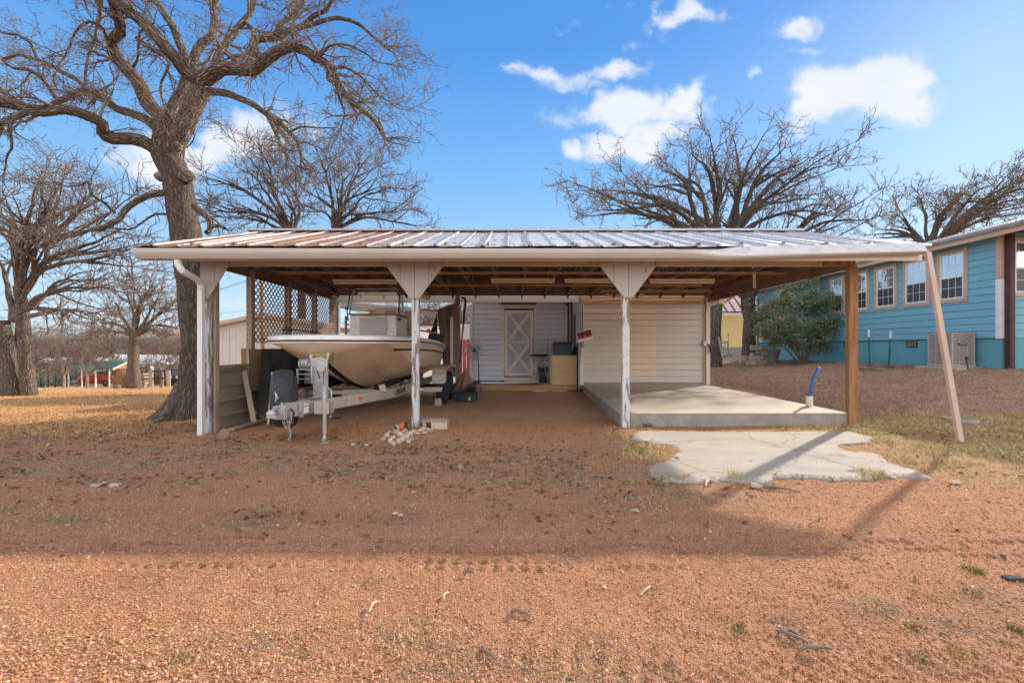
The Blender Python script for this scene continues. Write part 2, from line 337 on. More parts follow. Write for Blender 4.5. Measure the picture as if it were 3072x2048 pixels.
def add_cracks(m, col, sc=.9, th=.008):
    N, L = m.node_tree.nodes, m.node_tree.links; b = N['Principled BSDF']; g = N.new('ShaderNodeNewGeometry')
    nd = N.new('ShaderNodeTexNoise'); nd.inputs['Scale'].default_value = 3; nd.inputs['Detail'].default_value = 6; L.new(g.outputs['Position'], nd.inputs['Vector'])
    mv = N.new('ShaderNodeMix'); mv.data_type = 'VECTOR'; mv.inputs[0].default_value = .22; L.new(g.outputs['Position'], mv.inputs[4]); L.new(nd.outputs['Color'], mv.inputs[5])
    v = N.new('ShaderNodeTexVoronoi'); v.feature = 'DISTANCE_TO_EDGE'; v.inputs['Scale'].default_value = sc; L.new(mv.outputs[1], v.inputs['Vector'])
    r = N.new('ShaderNodeMapRange'); r.inputs['From Min'].default_value = th; r.inputs['From Max'].default_value = th * 2.2; r.inputs['To Min'].default_value = .75; r.inputs['To Max'].default_value = 0; L.new(v.outputs['Distance'], r.inputs[0])
    n2 = N.new('ShaderNodeTexNoise'); n2.inputs['Scale'].default_value = 1.4; n2.inputs['Detail'].default_value = 7; n2.inputs['Roughness'].default_value = .7; L.new(g.outputs['Position'], n2.inputs['Vector'])
    r2 = N.new('ShaderNodeMapRange'); r2.inputs['From Min'].default_value = .45; r2.inputs['From Max'].default_value = .7; r2.inputs['To Max'].default_value = .55; L.new(n2.outputs['Fac'], r2.inputs[0])
    src = b.inputs['Base Color'].links[0].from_socket
    a = N.new('ShaderNodeMix'); a.data_type = 'RGBA'; L.new(r2.outputs[0], a.inputs[0]); L.new(src, a.inputs[6]); a.inputs[7].default_value = (.40, .27, .17, 1)
    c = N.new('ShaderNodeMix'); c.data_type = 'RGBA'; L.new(r.outputs[0], c.inputs[0]); L.new(a.outputs[2], c.inputs[6]); c.inputs[7].default_value = (*col, 1); L.new(c.outputs[2], b.inputs['Base Color'])
add_cracks(m_patch, (.20, .165, .13), .8, .0045)
m_bsiding = M('blue_grey_siding', (.66, .70, .77), (.60, .64, .71), 3, .6, .08, 40, stretch=(.5, 1, 5))
def tan_siding():
    m, N, L = nodemat('beige_siding'); b = N['Principled BSDF']; b.inputs['Roughness'].default_value = .6
    g = N.new('ShaderNodeNewGeometry'); s = N.new('ShaderNodeSeparateXYZ'); L.new(g.outputs['Position'], s.inputs[0])
    def mr(o, a, bb, c=None):
        r = N.new('ShaderNodeMapRange'); r.interpolation_type = 'SMOOTHSTEP'; r.inputs['From Min'].default_value = a; r.inputs['From Max'].default_value = bb; L.new(o, r.inputs[0]); return r.outputs[0]
    def mul(a, c):
        n = N.new('ShaderNodeMath'); n.operation = 'MULTIPLY'; L.new(a, n.inputs[0]); L.new(c, n.inputs[1]); return n.outputs[0]
    n = N.new('ShaderNodeTexNoise'); n.inputs['Scale'].default_value = 1.5; L.new(g.outputs['Position'], n.inputs['Vector'])
    band = mul(mr(s.outputs[0], 2.88, 2.92), mr(s.outputs[0], 4.02, 3.86)); band = mul(band, mr(s.outputs[2], .32, .42))
    mx = N.new('ShaderNodeMix'); mx.data_type = 'RGBA'; L.new(n.outputs['Fac'], mx.inputs[0]); mx.inputs[6].default_value = (.58, .52, .46, 1); mx.inputs[7].default_value = (.63, .57, .505, 1)
    m2 = N.new('ShaderNodeMix'); m2.data_type = 'RGBA'; L.new(band, m2.inputs[0]); L.new(mx.outputs[2], m2.inputs[6]); m2.inputs[7].default_value = (.72, .56, .41, 1)
    L.new(m2.outputs[2], b.inputs['Base Color']); return m
m_tsiding = tan_siding()
m_teal = M('teal_siding', (.20, .47, .62), (.175, .42, .56), 2, .6, .08, 30, stretch=(1, .4, 5))
m_tealsk = M('teal_skirting', (.13, .40, .50), (.115, .35, .44), 1.5, .65, .08)
m_yellow = M('yellow_siding', (.80, .60, .27), (.74, .54, .23), 2, .65)
m_pinkroof = M('pink_metal_roof', (.70, .50, .47), (.62, .42, .40), 1.5, .85)
m_maroon = M('maroon_metal', (.085, .03, .03), (.05, .02, .02), 3, .5)
m_white = M('white_vinyl', (.78, .79, .80), (.72, .73, .75), 4, .45)
m_whiteb = M('white_metal_siding', (.66, .63, .60), (.58, .54, .52), 2, .5)
m_htrim = M('tan_house_trim', (.56, .42, .34), (.50, .36, .29), 3, .65)
m_black = M('black_plastic', (.018, .018, .02), (.03, .03, .032), 6, .5)
m_rubber = M('tyre_rubber', (.022, .022, .024), (.04, .037, .035), 8, .85, .1)
m_galv = M('galvanised_steel', (.50, .50, .51), (.36, .355, .36), 9, .4, .04, metal=.4)
m_alu = M('dull_aluminium', (.50, .45, .40), (.42, .37, .32), 4, .5, .05, metal=.2)
m_cream = M('cream_gelcoat', (.80, .66, .50), (.72, .58, .43), 1.2, .28)
m_capw = M('white_gelcoat', (.78, .77, .75), (.66, .63, .58), 3, .3, spots=.72, spot_c=(.5, .42, .28), spot_scale=4)
m_navy = M('navy_stripe', (.012, .02, .06), None, 4, .4)
m_carpet = M('black_carpet', (.012, .012, .016), None, 40, .95)
m_grey = M('grey_paint', (.30, .30, .31), (.25, .25, .26), 5, .6)
m_dkgreen = M('green_metal', (.03, .13, .10), (.025, .10, .08), 2, .5)
m_orange = M('orange_plastic', (.75, .12, .02), None, 4, .4)
m_yell = M('olive_rubber', (.30, .25, .03), (.16, .13, .03), 8, .5)
m_red = M('faded_red_paint', (.50, .10, .09), (.60, .16, .14), 4, .7)
m_block = M('cinder_block', (.48, .42, .35), (.36, .32, .27), 6, .95, .4, 40)
m_rock = M('pale_rock', (.66, .54, .44), (.46, .33, .25), 8, .9, .4, 25)
m_flag = M('flagstone', (.30, .24, .19), (.22, .16, .12), 5, .9, .3)
m_ply = M('worn_plywood', (.70, .50, .28), (.62, .43, .23), 2, .6, .05, stretch=(1, 1, 5))
m_grain = M('grey_weathered_wood', (.44, .35, .27), (.29, .23, .18), 4, .85, .3, 15, stretch=(3, 3, .5))
m_pale = M('pale_weathered_plank', (.60, .48, .35), (.48, .38, .28), 4, .8, .2, 15, stretch=(3, 3, .5))
m_corr = M('olive_grey_sheet_metal', (.46, .41, .33), (.36, .33, .27), 1.6, .5, .08, metal=.25, spots=.70, spot_c=(.20, .15, .10), spot_scale=4)
m_tanp = M('tan_hardboard', (.52, .39, .26), (.44, .33, .21), 2, .7)
m_tarp = M('grey_tarpaulin', (.24, .19, .165), (.17, .135, .12), 3, .85, .4, 8)
m_pink = M('faded_pink_cloth', (.36, .20, .18), (.28, .15, .14), 5, .9, .2)
m_tealp = M('blue_tote_plastic', (.035, .075, .11), (.03, .06, .09), 3, .45)
m_dblue = M('dark_blue_plastic', (.01, .025, .07), None, 3, .5)
m_blue = M('bright_blue_pipe', (.01, .17, .55), None, 3, .35)
m_steelb = M('steel_blue_plastic', (.07, .20, .35), (.06, .16, .28), 3, .45)
m_hair = M('light_steel', (.50, .48, .45), None, 5, .35, metal=.6)
m_lightbox = M('lamp_housing_enamel', (.80, .68, .48), (.74, .60, .40), 3, .5)
m_screen = M('grey_insect_screen', (.46, .48, .54), (.40, .42, .48), 3, .8)
m_reds = M('sign_red', (.62, .03, .03), None, 3, .6)
m_signk = M('sign_black', (.03, .012, .012), None, 3, .6)
m_spare = M('black_vinyl_cover', (.022, .028, .034), (.03, .035, .042), 7, .38, .9, 12)
m_bark_tw = M('twig_bark', (.235, .175, .135), (.135, .105, .085), 4, .9)
m_bark_tw2 = M('dark_twig_bark', (.22, .165, .125), (.13, .10, .08), 4, .9)
m_leafdead = M('dead_oak_leaf', (.26, .12, .05), (.16, .08, .04), 2, .85)
def leafmat():
    m = M('evergreen_leaf', (.085, .145, .07), (.20, .245, .10), 2.2, .5, spec=.5)
    m.node_tree.nodes['Principled BSDF'].inputs['Subsurface Weight'].default_value = 0
    return m
m_leaf = leafmat()
def glassmat(name, c=(.30, .34, .38), me=.45, ro=.04):
    m, N, L = nodemat(name); b = N['Principled BSDF']; b.inputs['Base Color'].default_value = (*c, 1); b.inputs['Metallic'].default_value = me; b.inputs['Roughness'].default_value = ro
    n = N.new('ShaderNodeTexNoise'); n.inputs['Scale'].default_value = 2.0; bp = N.new('ShaderNodeBump'); bp.inputs['Strength'].default_value = .12; bp.inputs['Distance'].default_value = .05; L.new(n.outputs['Fac'], bp.inputs['Height']); L.new(bp.outputs[0], b.inputs['Normal']); return m
m_glass_up = glassmat('upper_pane_glass', (.62, .68, .74), .8); m_glass_lo = glassmat('screened_pane_glass', (.05, .065, .07), .15, .3)
def clear():
    m, N, L = nodemat('clear_acrylic'); N.remove(N['Principled BSDF']); o = N['Material Output']
    t = N.new('ShaderNodeBsdfTransparent'); t.inputs[0].default_value = (.86, .88, .88, 1); g = N.new('ShaderNodeBsdfGlossy'); g.inputs['Roughness'].default_value = .08; x = N.new('ShaderNodeMixShader'); x.inputs[0].default_value = .12
    L.new(t.outputs[0], x.inputs[1]); L.new(g.outputs[0], x.inputs[2]); L.new(x.outputs[0], o.inputs[0]); return m
m_clear = clear()
def carpaint():
    m = M('red_car_paint', (.45, .015, .02), None, 2, .25, spec=.6); m.node_tree.nodes['Principled BSDF'].inputs['Coat Weight'].default_value = .6; return m
m_car = carpaint()
def barkmat(name, dark, light, sc=1.0):
    m, N, L = nodemat(name); b = N['Principled BSDF']; b.inputs['Roughness'].default_value = .95; b.inputs['Specular IOR Level'].default_value = .15
    a = N.new('ShaderNodeAttribute'); a.attribute_name = 'bark'
    mp = N.new('ShaderNodeMapping'); mp.inputs['Scale'].default_value = (1, 1, .22); L.new(a.outputs['Vector'], mp.inputs[0])
    nd = N.new('ShaderNodeTexNoise'); nd.inputs['Scale'].default_value = 7 * sc; nd.inputs['Detail'].default_value = 4; L.new(mp.outputs[0], nd.inputs['Vector'])
    mixv = N.new('ShaderNodeMix'); mixv.data_type = 'VECTOR'; mixv.inputs[0].default_value = .10; L.new(mp.outputs[0], mixv.inputs[4]); L.new(nd.outputs['Color'], mixv.inputs[5])
    v = N.new('ShaderNodeTexVoronoi'); v.feature = 'DISTANCE_TO_EDGE'; v.inputs['Scale'].default_value = 24 * sc; L.new(mixv.outputs[1], v.inputs['Vector'])
    n2 = N.new('ShaderNodeTexNoise'); n2.inputs['Scale'].default_value = 28 * sc; n2.inputs['Detail'].default_value = 6; L.new(a.outputs['Vector'], n2.inputs['Vector'])
    r = N.new('ShaderNodeMapRange'); r.inputs['From Min'].default_value = 0; r.inputs['From Max'].default_value = .28; L.new(v.outputs['Distance'], r.inputs[0])
    n3 = N.new('ShaderNodeTexNoise'); n3.inputs['Scale'].default_value = 1.6; n3.inputs['Detail'].default_value = 3; L.new(a.outputs['Vector'], n3.inputs['Vector'])
    lc = N.new('ShaderNodeMix'); lc.data_type = 'RGBA'; L.new(n3.outputs['Fac'], lc.inputs[0]); lc.inputs[6].default_value = (*[c * .7 for c in light], 1); lc.inputs[7].default_value = (light[0] * 1.15, light[1] * 1.15, light[2] * 1.12, 1)
    ml = N.new('ShaderNodeMath'); ml.operation = 'MULTIPLY'; L.new(r.outputs[0], ml.inputs[0]); 
    r2 = N.new('ShaderNodeMapRange'); r2.inputs['From Min'].default_value = .3; r2.inputs['From Max'].default_value = .6; r2.inputs['To Min'].default_value = .45; L.new(n2.outputs['Fac'], r2.inputs[0]); L.new(r2.outputs[0], ml.inputs[1])
    mx = N.new('ShaderNodeMix'); mx.data_type = 'RGBA'; L.new(ml.outputs[0], mx.inputs[0]); mx.inputs[6].default_value = (*dark, 1); L.new(lc.outputs[2], mx.inputs[7]); L.new(mx.outputs[2], b.inputs['Base Color'])
    bp = N.new('ShaderNodeBump'); bp.inputs['Strength'].default_value = 1; bp.inputs['Distance'].default_value = .045 / sc; L.new(ml.outputs[0], bp.inputs['Height']); L.new(bp.outputs[0], b.inputs['Normal']); return m
m_bark = barkmat('oak_bark', (.085, .065, .052), (.38, .31, .255))
m_bark2 = barkmat('grey_oak_bark', (.075, .06, .052), (.32, .26, .22), .8)

# ------------------------------------------------------------------ ground
def ground_mat():
    m, N, L = nodemat('red_gravel_and_dead_grass'); b = N['Principled BSDF']; b.inputs['Roughness'].default_value = .95; b.inputs['Specular IOR Level'].default_value = .1
    g = N.new('ShaderNodeNewGeometry')
    def noise(sc, d=6, r=.6, st=None):
        vec = g.outputs['Position']
        if st:
            mp = N.new('ShaderNodeMapping'); mp.inputs['Scale'].default_value = st; L.new(vec, mp.inputs[0]); vec = mp.outputs[0]
        n = N.new('ShaderNodeTexNoise'); n.inputs['Scale'].default_value = sc; n.inputs['Detail'].default_value = d; n.inputs['Roughness'].default_value = r; L.new(vec, n.inputs['Vector']); return n.outputs['Fac']
    def mr(o, a, c, t0=0, t1=1):
        r = N.new('ShaderNodeMapRange'); r.inputs['From Min'].default_value = a; r.inputs['From Max'].default_value = c; r.inputs['To Min'].default_value = t0; r.inputs['To Max'].default_value = t1; L.new(o, r.inputs[0]); return r.outputs[0]
    def mix(f, a, c):
        x = N.new('ShaderNodeMix'); x.data_type = 'RGBA'; L.new(f, x.inputs[0])
        for i, v in ((6, a), (7, c)):
            if isinstance(v, tuple): x.inputs[i].default_value = (*v, 1)
            else: L.new(v, x.inputs[i])
        return x.outputs[2]
    def att(n): a = N.new('ShaderNodeAttribute'); a.attribute_name = n; return a.outputs['Fac']
    fine = noise(95, 4, .7); mid = noise(9, 8, .7); big = noise(.8, 5)
    v = N.new('ShaderNodeTexVoronoi'); v.inputs['Scale'].default_value = 115; L.new(g.outputs['Position'], v.inputs['Vector'])
    vs = N.new('ShaderNodeSeparateColor'); L.new(v.outputs['Color'], vs.inputs[0])
    dirt = mix(mr(mid, .35, .65), (.37, .155, .068), (.50, .235, .115))
    dirt = mix(mr(big, .3, .7), dirt, (.46, .225, .115))
    dirt = mix(mr(noise(1.1, 7, .65, (.35, 2.6, 1)), .42, .60, 0, .9), dirt, (.33, .145, .07))
    grain = mix(vs.outputs[0], (.22, .09, .045), (.64, .38, .23))
    dirt = mix(mr(fine, .3, .7, .25, .75), dirt, grain)
    strw = noise(38, 6, .75, (1, 2.2, 1)); st2 = noise(5, 6, .7)
    dirt = mix(att('dusty_shade_lift'), dirt, mix(mr(mid, .35, .65), (.54, .33, .21), (.68, .45, .31)))  # pale dust under the roof, its colour lightened further to offset the shade
    lawn = mix(mr(strw, .35, .65), (.40, .19, .085), (.74, .45, .23)); lawn = mix(mr(st2, .40, .62), lawn, (.60, .30, .14))
    hill = mix(mr(strw, .35, .65), (.21, .118, .073), (.55, .37, .26)); hill = mix(mr(st2, .52, .66), hill, (.40, .18, .10))
    gr = mix(mr(strw, .35, .65), (.26, .19, .07), (.62, .50, .22))
    c = mix(att('lawn'), dirt, lawn); c = mix(att('hill'), c, hill)
    f = N.new('ShaderNodeMath'); f.operation = 'MULTIPLY'; L.new(att('straw'), f.inputs[0]); L.new(mr(st2, .40, .58), f.inputs[1]); c = mix(f.outputs[0], c, gr)
    f = N.new('ShaderNodeMath'); f.operation = 'MULTIPLY'; L.new(att('litter'), f.inputs[0]); L.new(mr(noise(6, 7, .72, (1, 2.4, 1)), .42, .58), f.inputs[1]); c = mix(f.outputs[0], c, mix(mr(strw, .4, .6), (.15, .09, .055), (.33, .22, .145)))
    L.new(c, b.inputs['Base Color'])
    h1 = N.new('ShaderNodeMath'); h1.operation = 'MULTIPLY_ADD'; L.new(v.outputs['Distance'], h1.inputs[0]); h1.inputs[1].default_value = -.9; L.new(fine, h1.inputs[2])
    h2 = N.new('ShaderNodeMath'); h2.operation = 'MULTIPLY_ADD'; L.new(mid, h2.inputs[0]); h2.inputs[1].default_value = 1.5; L.new(h1.outputs[0], h2.inputs[2])
    bp = N.new('ShaderNodeBump'); bp.inputs['Strength'].default_value = .9; bp.inputs['Distance'].default_value = .010; L.new(h2.outputs[0], bp.inputs['Height']); L.new(bp.outputs[0], b.inputs['Normal']); return m
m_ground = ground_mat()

CLUMPS = []
for _px, _py, _r in ((1230, 1900, .22), (1300, 1960, .2), (790, 1935, .28), (1400, 2010, .3), (1780, 2015, .3), (2620, 1830, .2), (1650, 2025, .25), (2850, 1875, .22), (1900, 1510, .5), (2100, 1490, .5), (540, 1990, .15), (2330, 1870, .12), (2950, 1790, .2), (200, 1560, .3), (760, 1560, .4), (1180, 1545, .35)):
    _D = CAMH / ((_py - HOR) / FPX); CLUMPS.append(((_px - 1536) / FPX * _D, _D, _r))
def masks(X, Y):
    n = fbm(X * .7 + 5, Y * .7, 4); n2 = fbm(X * 2.1, Y * 3.1 + 40, 4)
    lawn = sstep(0, .9, (-X - 4.6) + (n - .5) * 2.2 + (Y - 8.5) * .5) * sstep(6.6, 9.0, Y + (n - .5) * 2)
    lawn = np.maximum(lawn, sstep(15.5, 18, Y) * sstep(3, 0, X))
    hill = sstep(5.0, 5.8, X + (n - .5) * 1.0) * sstep(6.8, 7.9, Y + (n2 - .5) * .9)
    hill = np.maximum(hill, sstep(13, 14, Y) * sstep(1, 3, X))
    straw = sstep(3.2, 5.2, X + (n - .5) * 1.6) * sstep(3.4, 4.6, Y + (n2 - .5) * 1.3) * (1 - hill)
    straw = np.maximum(straw, .8 * np.exp(-(((X - 1.9) / .55) ** 2 + ((Y - 5.9) / .6) ** 2)))
    c = sstep(-3, 2, X) * 1.4
    litter = np.exp(-((Y - 5.2 + c * .35) / 1.35) ** 2) * sstep(3.2, .5, X) * (1 - sstep(6.7, 7.2, Y) * sstep(-4.9, -4.5, X))
    litter = np.maximum(litter, .95 * np.exp(-(((X + 7) / 3.2) ** 2 + ((Y - 7.2) / 1.6) ** 2)))
    litter = np.maximum(litter, .55 * straw)
    for cx, cy, r in CLUMPS: litter = np.maximum(litter, 1.1 * np.exp(-(((X - cx) / r) ** 2 + ((Y - cy) / (r * .6)) ** 2)))
    return lawn, hill, straw, litter

DENTS = [(2503, 1753, .055, .028), (2757, 1792, .06, .028), (2313, 1707, .022, .02), (2211, 1785, .025, .02), (2320, 1867, .06, .02), (2000, 1830, .03, .02), (2840, 1875, .06, .02), (2050, 1900, .05, .012),
         (760, 1725, .05, .02), (830, 1780, .06, .02), (700, 1812, .05, .018), (540, 1870, .05, .015), (1000, 1742, .03, .014), (480, 1880, .03, .015), (2650, 1850, .03, .015), (1960, 1990, .07, .02)]
def micro(X, Y):
    z = (fbm(X * 1.3, Y * 1.3, 3) - .5) * .045 + (fbm(X * 1.6, Y * 5.0, 4) - .5) * .14 * sstep(5.6, 6.8, X) * sstep(7.3, 8.5, Y) + (fbm(X * 7, Y * 7 + 3, 3) - .5) * .018
    near = sstep(8, 5, Y)
    z = z + near * (fbm(X * 26, Y * 26, 3) - .5) * .011
    # tyre track crossing the drive, rows of lug prints
    yc = 2.78 - .02 * X
    for off, ph in ((-.29, .3), (-.21, .8), (-.07, 0), (.02, .5), (.11, 0)):
        w = np.exp(-((Y - yc - off) / .030) ** 2); per = (X + .5 * (Y - yc)) / .078 + ph
        if off < -.15: w = w * sstep(-2.8, -2.0, X) * sstep(1.6, .9, X)
        w = w * (.05 + .95 * sstep(.30, .68, fbm(X * 2.6 + 3, Y * .3 + off * 19, 3))) * (.6 + .8 * fbm(X * 9, Y * 9 + off, 2))
        z = z - .028 * w * (.5 + .5 * np.sin(2 * np.pi * per)) 
    z = z - .010 * np.exp(-((Y - yc) / .17) ** 2)
    # lug prints at the lower right
    q = sstep(.3, .7, X) * sstep(2.9, 2.4, X) * np.exp(-((Y - 1.63 - .05 * X) / .10) ** 2)
    z = z - .010 * q * (.5 + .5 * np.sin(2 * np.pi * (X * 13 + Y * 9)))
    q = np.exp(-((X - .35) / .35) ** 2) * np.exp(-((Y - 1.72 + .2 * (X - .35)) / .09) ** 2)
    z = z - .016 * q * (.5 + .5 * np.sin(2 * np.pi * (X * 11 - Y * 3)))
    for px, py, r, d in DENTS:
        p = P(px, py, 1); D = CAMH / ((py - HOR) / FPX); cx = (px - 1536) / FPX * D
        e = np.exp(-((X - cx) ** 2 + ((Y - D) * 1.4) ** 2) / r ** 2); z = z - .65 * d * e * (.3 + 1.3 * fbm(X * 45, Y * 45, 2))
    return z
def gfull(x, y): return ghz(x, y) + micro(x, y)

def build_ground():
    xp = np.concatenate([np.arange(0, 4.6, .019), np.arange(4.6, 9, .05), np.geomspace(9, 400, 70)]); xs = np.concatenate([-xp[:0:-1], xp])
    ys = np.concatenate([[-250, -60, -20, -8, -3, -1, 0, .6, 1.0, 1.2], np.arange(1.32, 3.4, .0135), np.arange(3.4, 6.5, .028), np.arange(6.5, 13, .07), np.geomspace(13, 120, 90), [160, 220, 300, 450, 700, 1100, 1800]])
    X, Y = np.meshgrid(xs, ys); Z = ghz(X, Y) + micro(X, Y) * sstep(40, 12, np.abs(X)) * sstep(50, 20, Y)
    V = np.stack([X, Y, Z], -1).reshape(-1, 3); ny, nx = X.shape
    i = np.arange(ny - 1)[:, None] * nx + np.arange(nx - 1)[None]; F = np.stack([i, i + 1, i + nx + 1, i + nx], -1).reshape(-1, 4)
    la, hi, st, li = [a.ravel() for a in masks(X, Y)]
    o = npmesh('ground', V, F, m_ground, {'lawn': ('FLOAT', la), 'hill': ('FLOAT', hi), 'straw': ('FLOAT', st), 'litter': ('FLOAT', li), 'dusty_shade_lift': ('FLOAT', (.75 * sstep(7.0, 8.4, Y + (fbm(X * 1.5, Y * 1.5, 3) - .5)) * sstep(13, 12.6, Y) * sstep(-4.9, -4.4, X) * sstep(2.2, 1.8, X)).ravel())}, smooth=True)
    o['kind'] = 'structure'
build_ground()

PATCH = [(1881, 1307), (1908, 1288), (2178, 1292), (2546, 1288), (2627, 1307), (2611, 1322), (2519, 1334), (2530, 1348), (2633, 1356), (2654, 1380), (2790, 1412), (2792, 1428), (2692, 1423), (2503, 1431), (2395, 1424), (2319, 1429), (2270, 1442), (2178, 1431), (2070, 1442), (1978, 1429), (1935, 1402), (2005, 1375), (2027, 1348), (2000, 1331), (1930, 1322)]
PATCHW = []
for _px, _py in PATCH:
    _p = P(_px, _py, 1); _D = (CAMH - .035) / ((_py - HOR) / FPX); PATCHW.append(((_px - 1536) / FPX * _D, _D))
def inpatch(x, y):
    x = np.asarray(x); y = np.asarray(y); c = np.zeros(x.shape, bool); n = len(PATCHW)
    for i in range(n):
        (x1, y1), (x2, y2) = PATCHW[i], PATCHW[(i + 1) % n]
        k = ((y1 > y) != (y2 > y)) & (x < (x2 - x1) * (y - y1) / (y2 - y1 + 1e-9) + x1); c ^= k
    return c
def pdist(x, y):
    d = np.full(x.shape, 9.0); n = len(PATCHW)
    for i in range(n):
        (x1, y1), (x2, y2) = PATCHW[i], PATCHW[(i + 1) % n]; L2 = (x2 - x1) ** 2 + (y2 - y1) ** 2
        t = np.clip(((x - x1) * (x2 - x1) + (y - y1) * (y2 - y1)) / L2, 0, 1); d = np.minimum(d, np.hypot(x - x1 - t * (x2 - x1), y - y1 - t * (y2 - y1)))
    return d
def rot_octa(n, pos, size, sq=.7):
    """n random stone chips: squashed, jittered octahedra"""
    base = np.array([[1, 0, 0], [0, 1, 0], [-1, 0, 0], [0, -1, 0], [0, 0, 1], [0, 0, -1]], float)
    f = np.array([[0, 1, 4], [1, 2, 4], [2, 3, 4], [3, 0, 4], [1, 0, 5], [2, 1, 5], [3, 2, 5], [0, 3, 5]])
    v = base[None] * (1 + RNG.uniform(-.35, .35, (n, 6, 1))); v[..., 2] *= sq
    a = RNG.uniform(0, 6.28, n); c, s = np.cos(a), np.sin(a); x = v[..., 0] * c[:, None] - v[..., 1] * s[:, None]; y = v[..., 0] * s[:, None] + v[..., 1] * c[:, None]
    tl = RNG.normal(0, .35, (n, 2)); z = v[..., 2] + x * tl[:, :1] + y * tl[:, 1:]
    v = np.stack([x, y, z], -1) * size[:, None, None] + pos[:, None]
    return v.reshape(-1, 3), (f[None] + (np.arange(n) * 6)[:, None, None]).reshape(-1, 3)
def pebblemat(name, cols, rough=.85):
    m, N, L = nodemat(name); b = N['Principled BSDF']; b.inputs['Roughness'].default_value = rough; b.inputs['Specular IOR Level'].default_value = .25
    a = N.new('ShaderNodeAttribute'); a.attribute_name = 'tone'; r = N.new('ShaderNodeValToRGB'); L.new(a.outputs['Fac'], r.inputs[0])
    e = r.color_ramp.elements; e[0].color = (*cols[0], 1); e[1].color = (*cols[-1], 1)
    for k, c in enumerate(cols[1:-1]): x = e.new((k + 1) / (len(cols) - 1)); x.color = (*c, 1)
    L.new(r.outputs[0], b.inputs['Base Color']); return m
m_peb = pebblemat('granite_chips', [(.22, .09, .05), (.38, .17, .085), (.50, .24, .125), (.58, .32, .185), (.70, .47, .33)])
def scatter_gravel():
    n = 150000
    u = RNG.random(n); y = 1.25 * np.exp(u * math.log(7.5 / 1.25)); x = RNG.uniform(-1.25, 1.25, n) * (y + .35)
    la, hi, st, li = masks(x, y); inside = ((x > 1.62) & (x < 5.3) & (y > 6.98)) | (inpatch(x, y) & (RNG.random(len(x)) > .9 * np.exp(-(pdist(x, y) / .09) ** 2) + .015))
    keep = (~inside) & (RNG.random(n) > np.maximum(np.maximum(la, hi), .3 * st)); x, y = x[keep], y[keep]; n = len(x)
    s = RNG.lognormal(math.log(.0029), .36, n) * (1 + .10 * y); s = np.clip(s, 0, .017)
    left = sstep(.4, -1.6, x) * sstep(2.3, 1.5, y); s *= 1 + .45 * left
    z = np.where(inpatch(x, y), np.maximum(gfull(x, y), .026), gfull(x, y)) + s * .25
    V, F = rot_octa(n, np.stack([x, y, z], -1), s)
    tone = np.clip(RNG.normal(.5, .22, n), 0, 1)
    npmesh('gravel', V, F, m_peb, {'tone': ('FLOAT', np.repeat(tone, 6))})['kind'] = 'stuff'
scatter_gravel()

def blades(name, x, y, h, w, lean, mat, tone, z=None):
    n = len(x); z = gfull(x, y) if z is None else z; a = RNG.uniform(0, 6.28, n); la = RNG.uniform(0, 6.28, n)
    b = np.stack([x, y, z - .003], -1); d = np.stack([np.cos(a), np.sin(a), 0 * a], -1) * w[:, None] / 2
    t = b + np.stack([np.cos(la) * h * lean, np.sin(la) * h * lean, h], -1)
    m = b + (t - b) * .55 + np.stack([0 * h, 0 * h, .12 * h], -1)
    V = np.stack([b - d, b + d, m + d * .8, m - d * .8, t], 1).reshape(-1, 3); k = (np.arange(n) * 5)[:, None]
    F = np.concatenate([k + np.array([[0, 1, 2]]), k + np.array([[0, 2, 3]]), k + np.array([[3, 2, 4]])])
    o = npmesh(name, V, F, mat, {'tone': ('FLOAT', np.repeat(tone, 5))}); o['kind'] = 'stuff'; return o
m_deadgrass = pebblemat('dead_grass_blades', [(.22, .12, .055), (.42, .23, .10), (.60, .37, .16), (.74, .52, .26)])
m_hillgrass = pebblemat('brown_grass_blades', [(.13, .075, .045), (.28, .165, .10), (.46, .30, .20), (.70, .52, .37)])
m_greengrass = pebblemat('green_grass_blades', [(.07, .11, .03), (.20, .21, .07), (.48, .39, .16), (.70, .54, .30)])
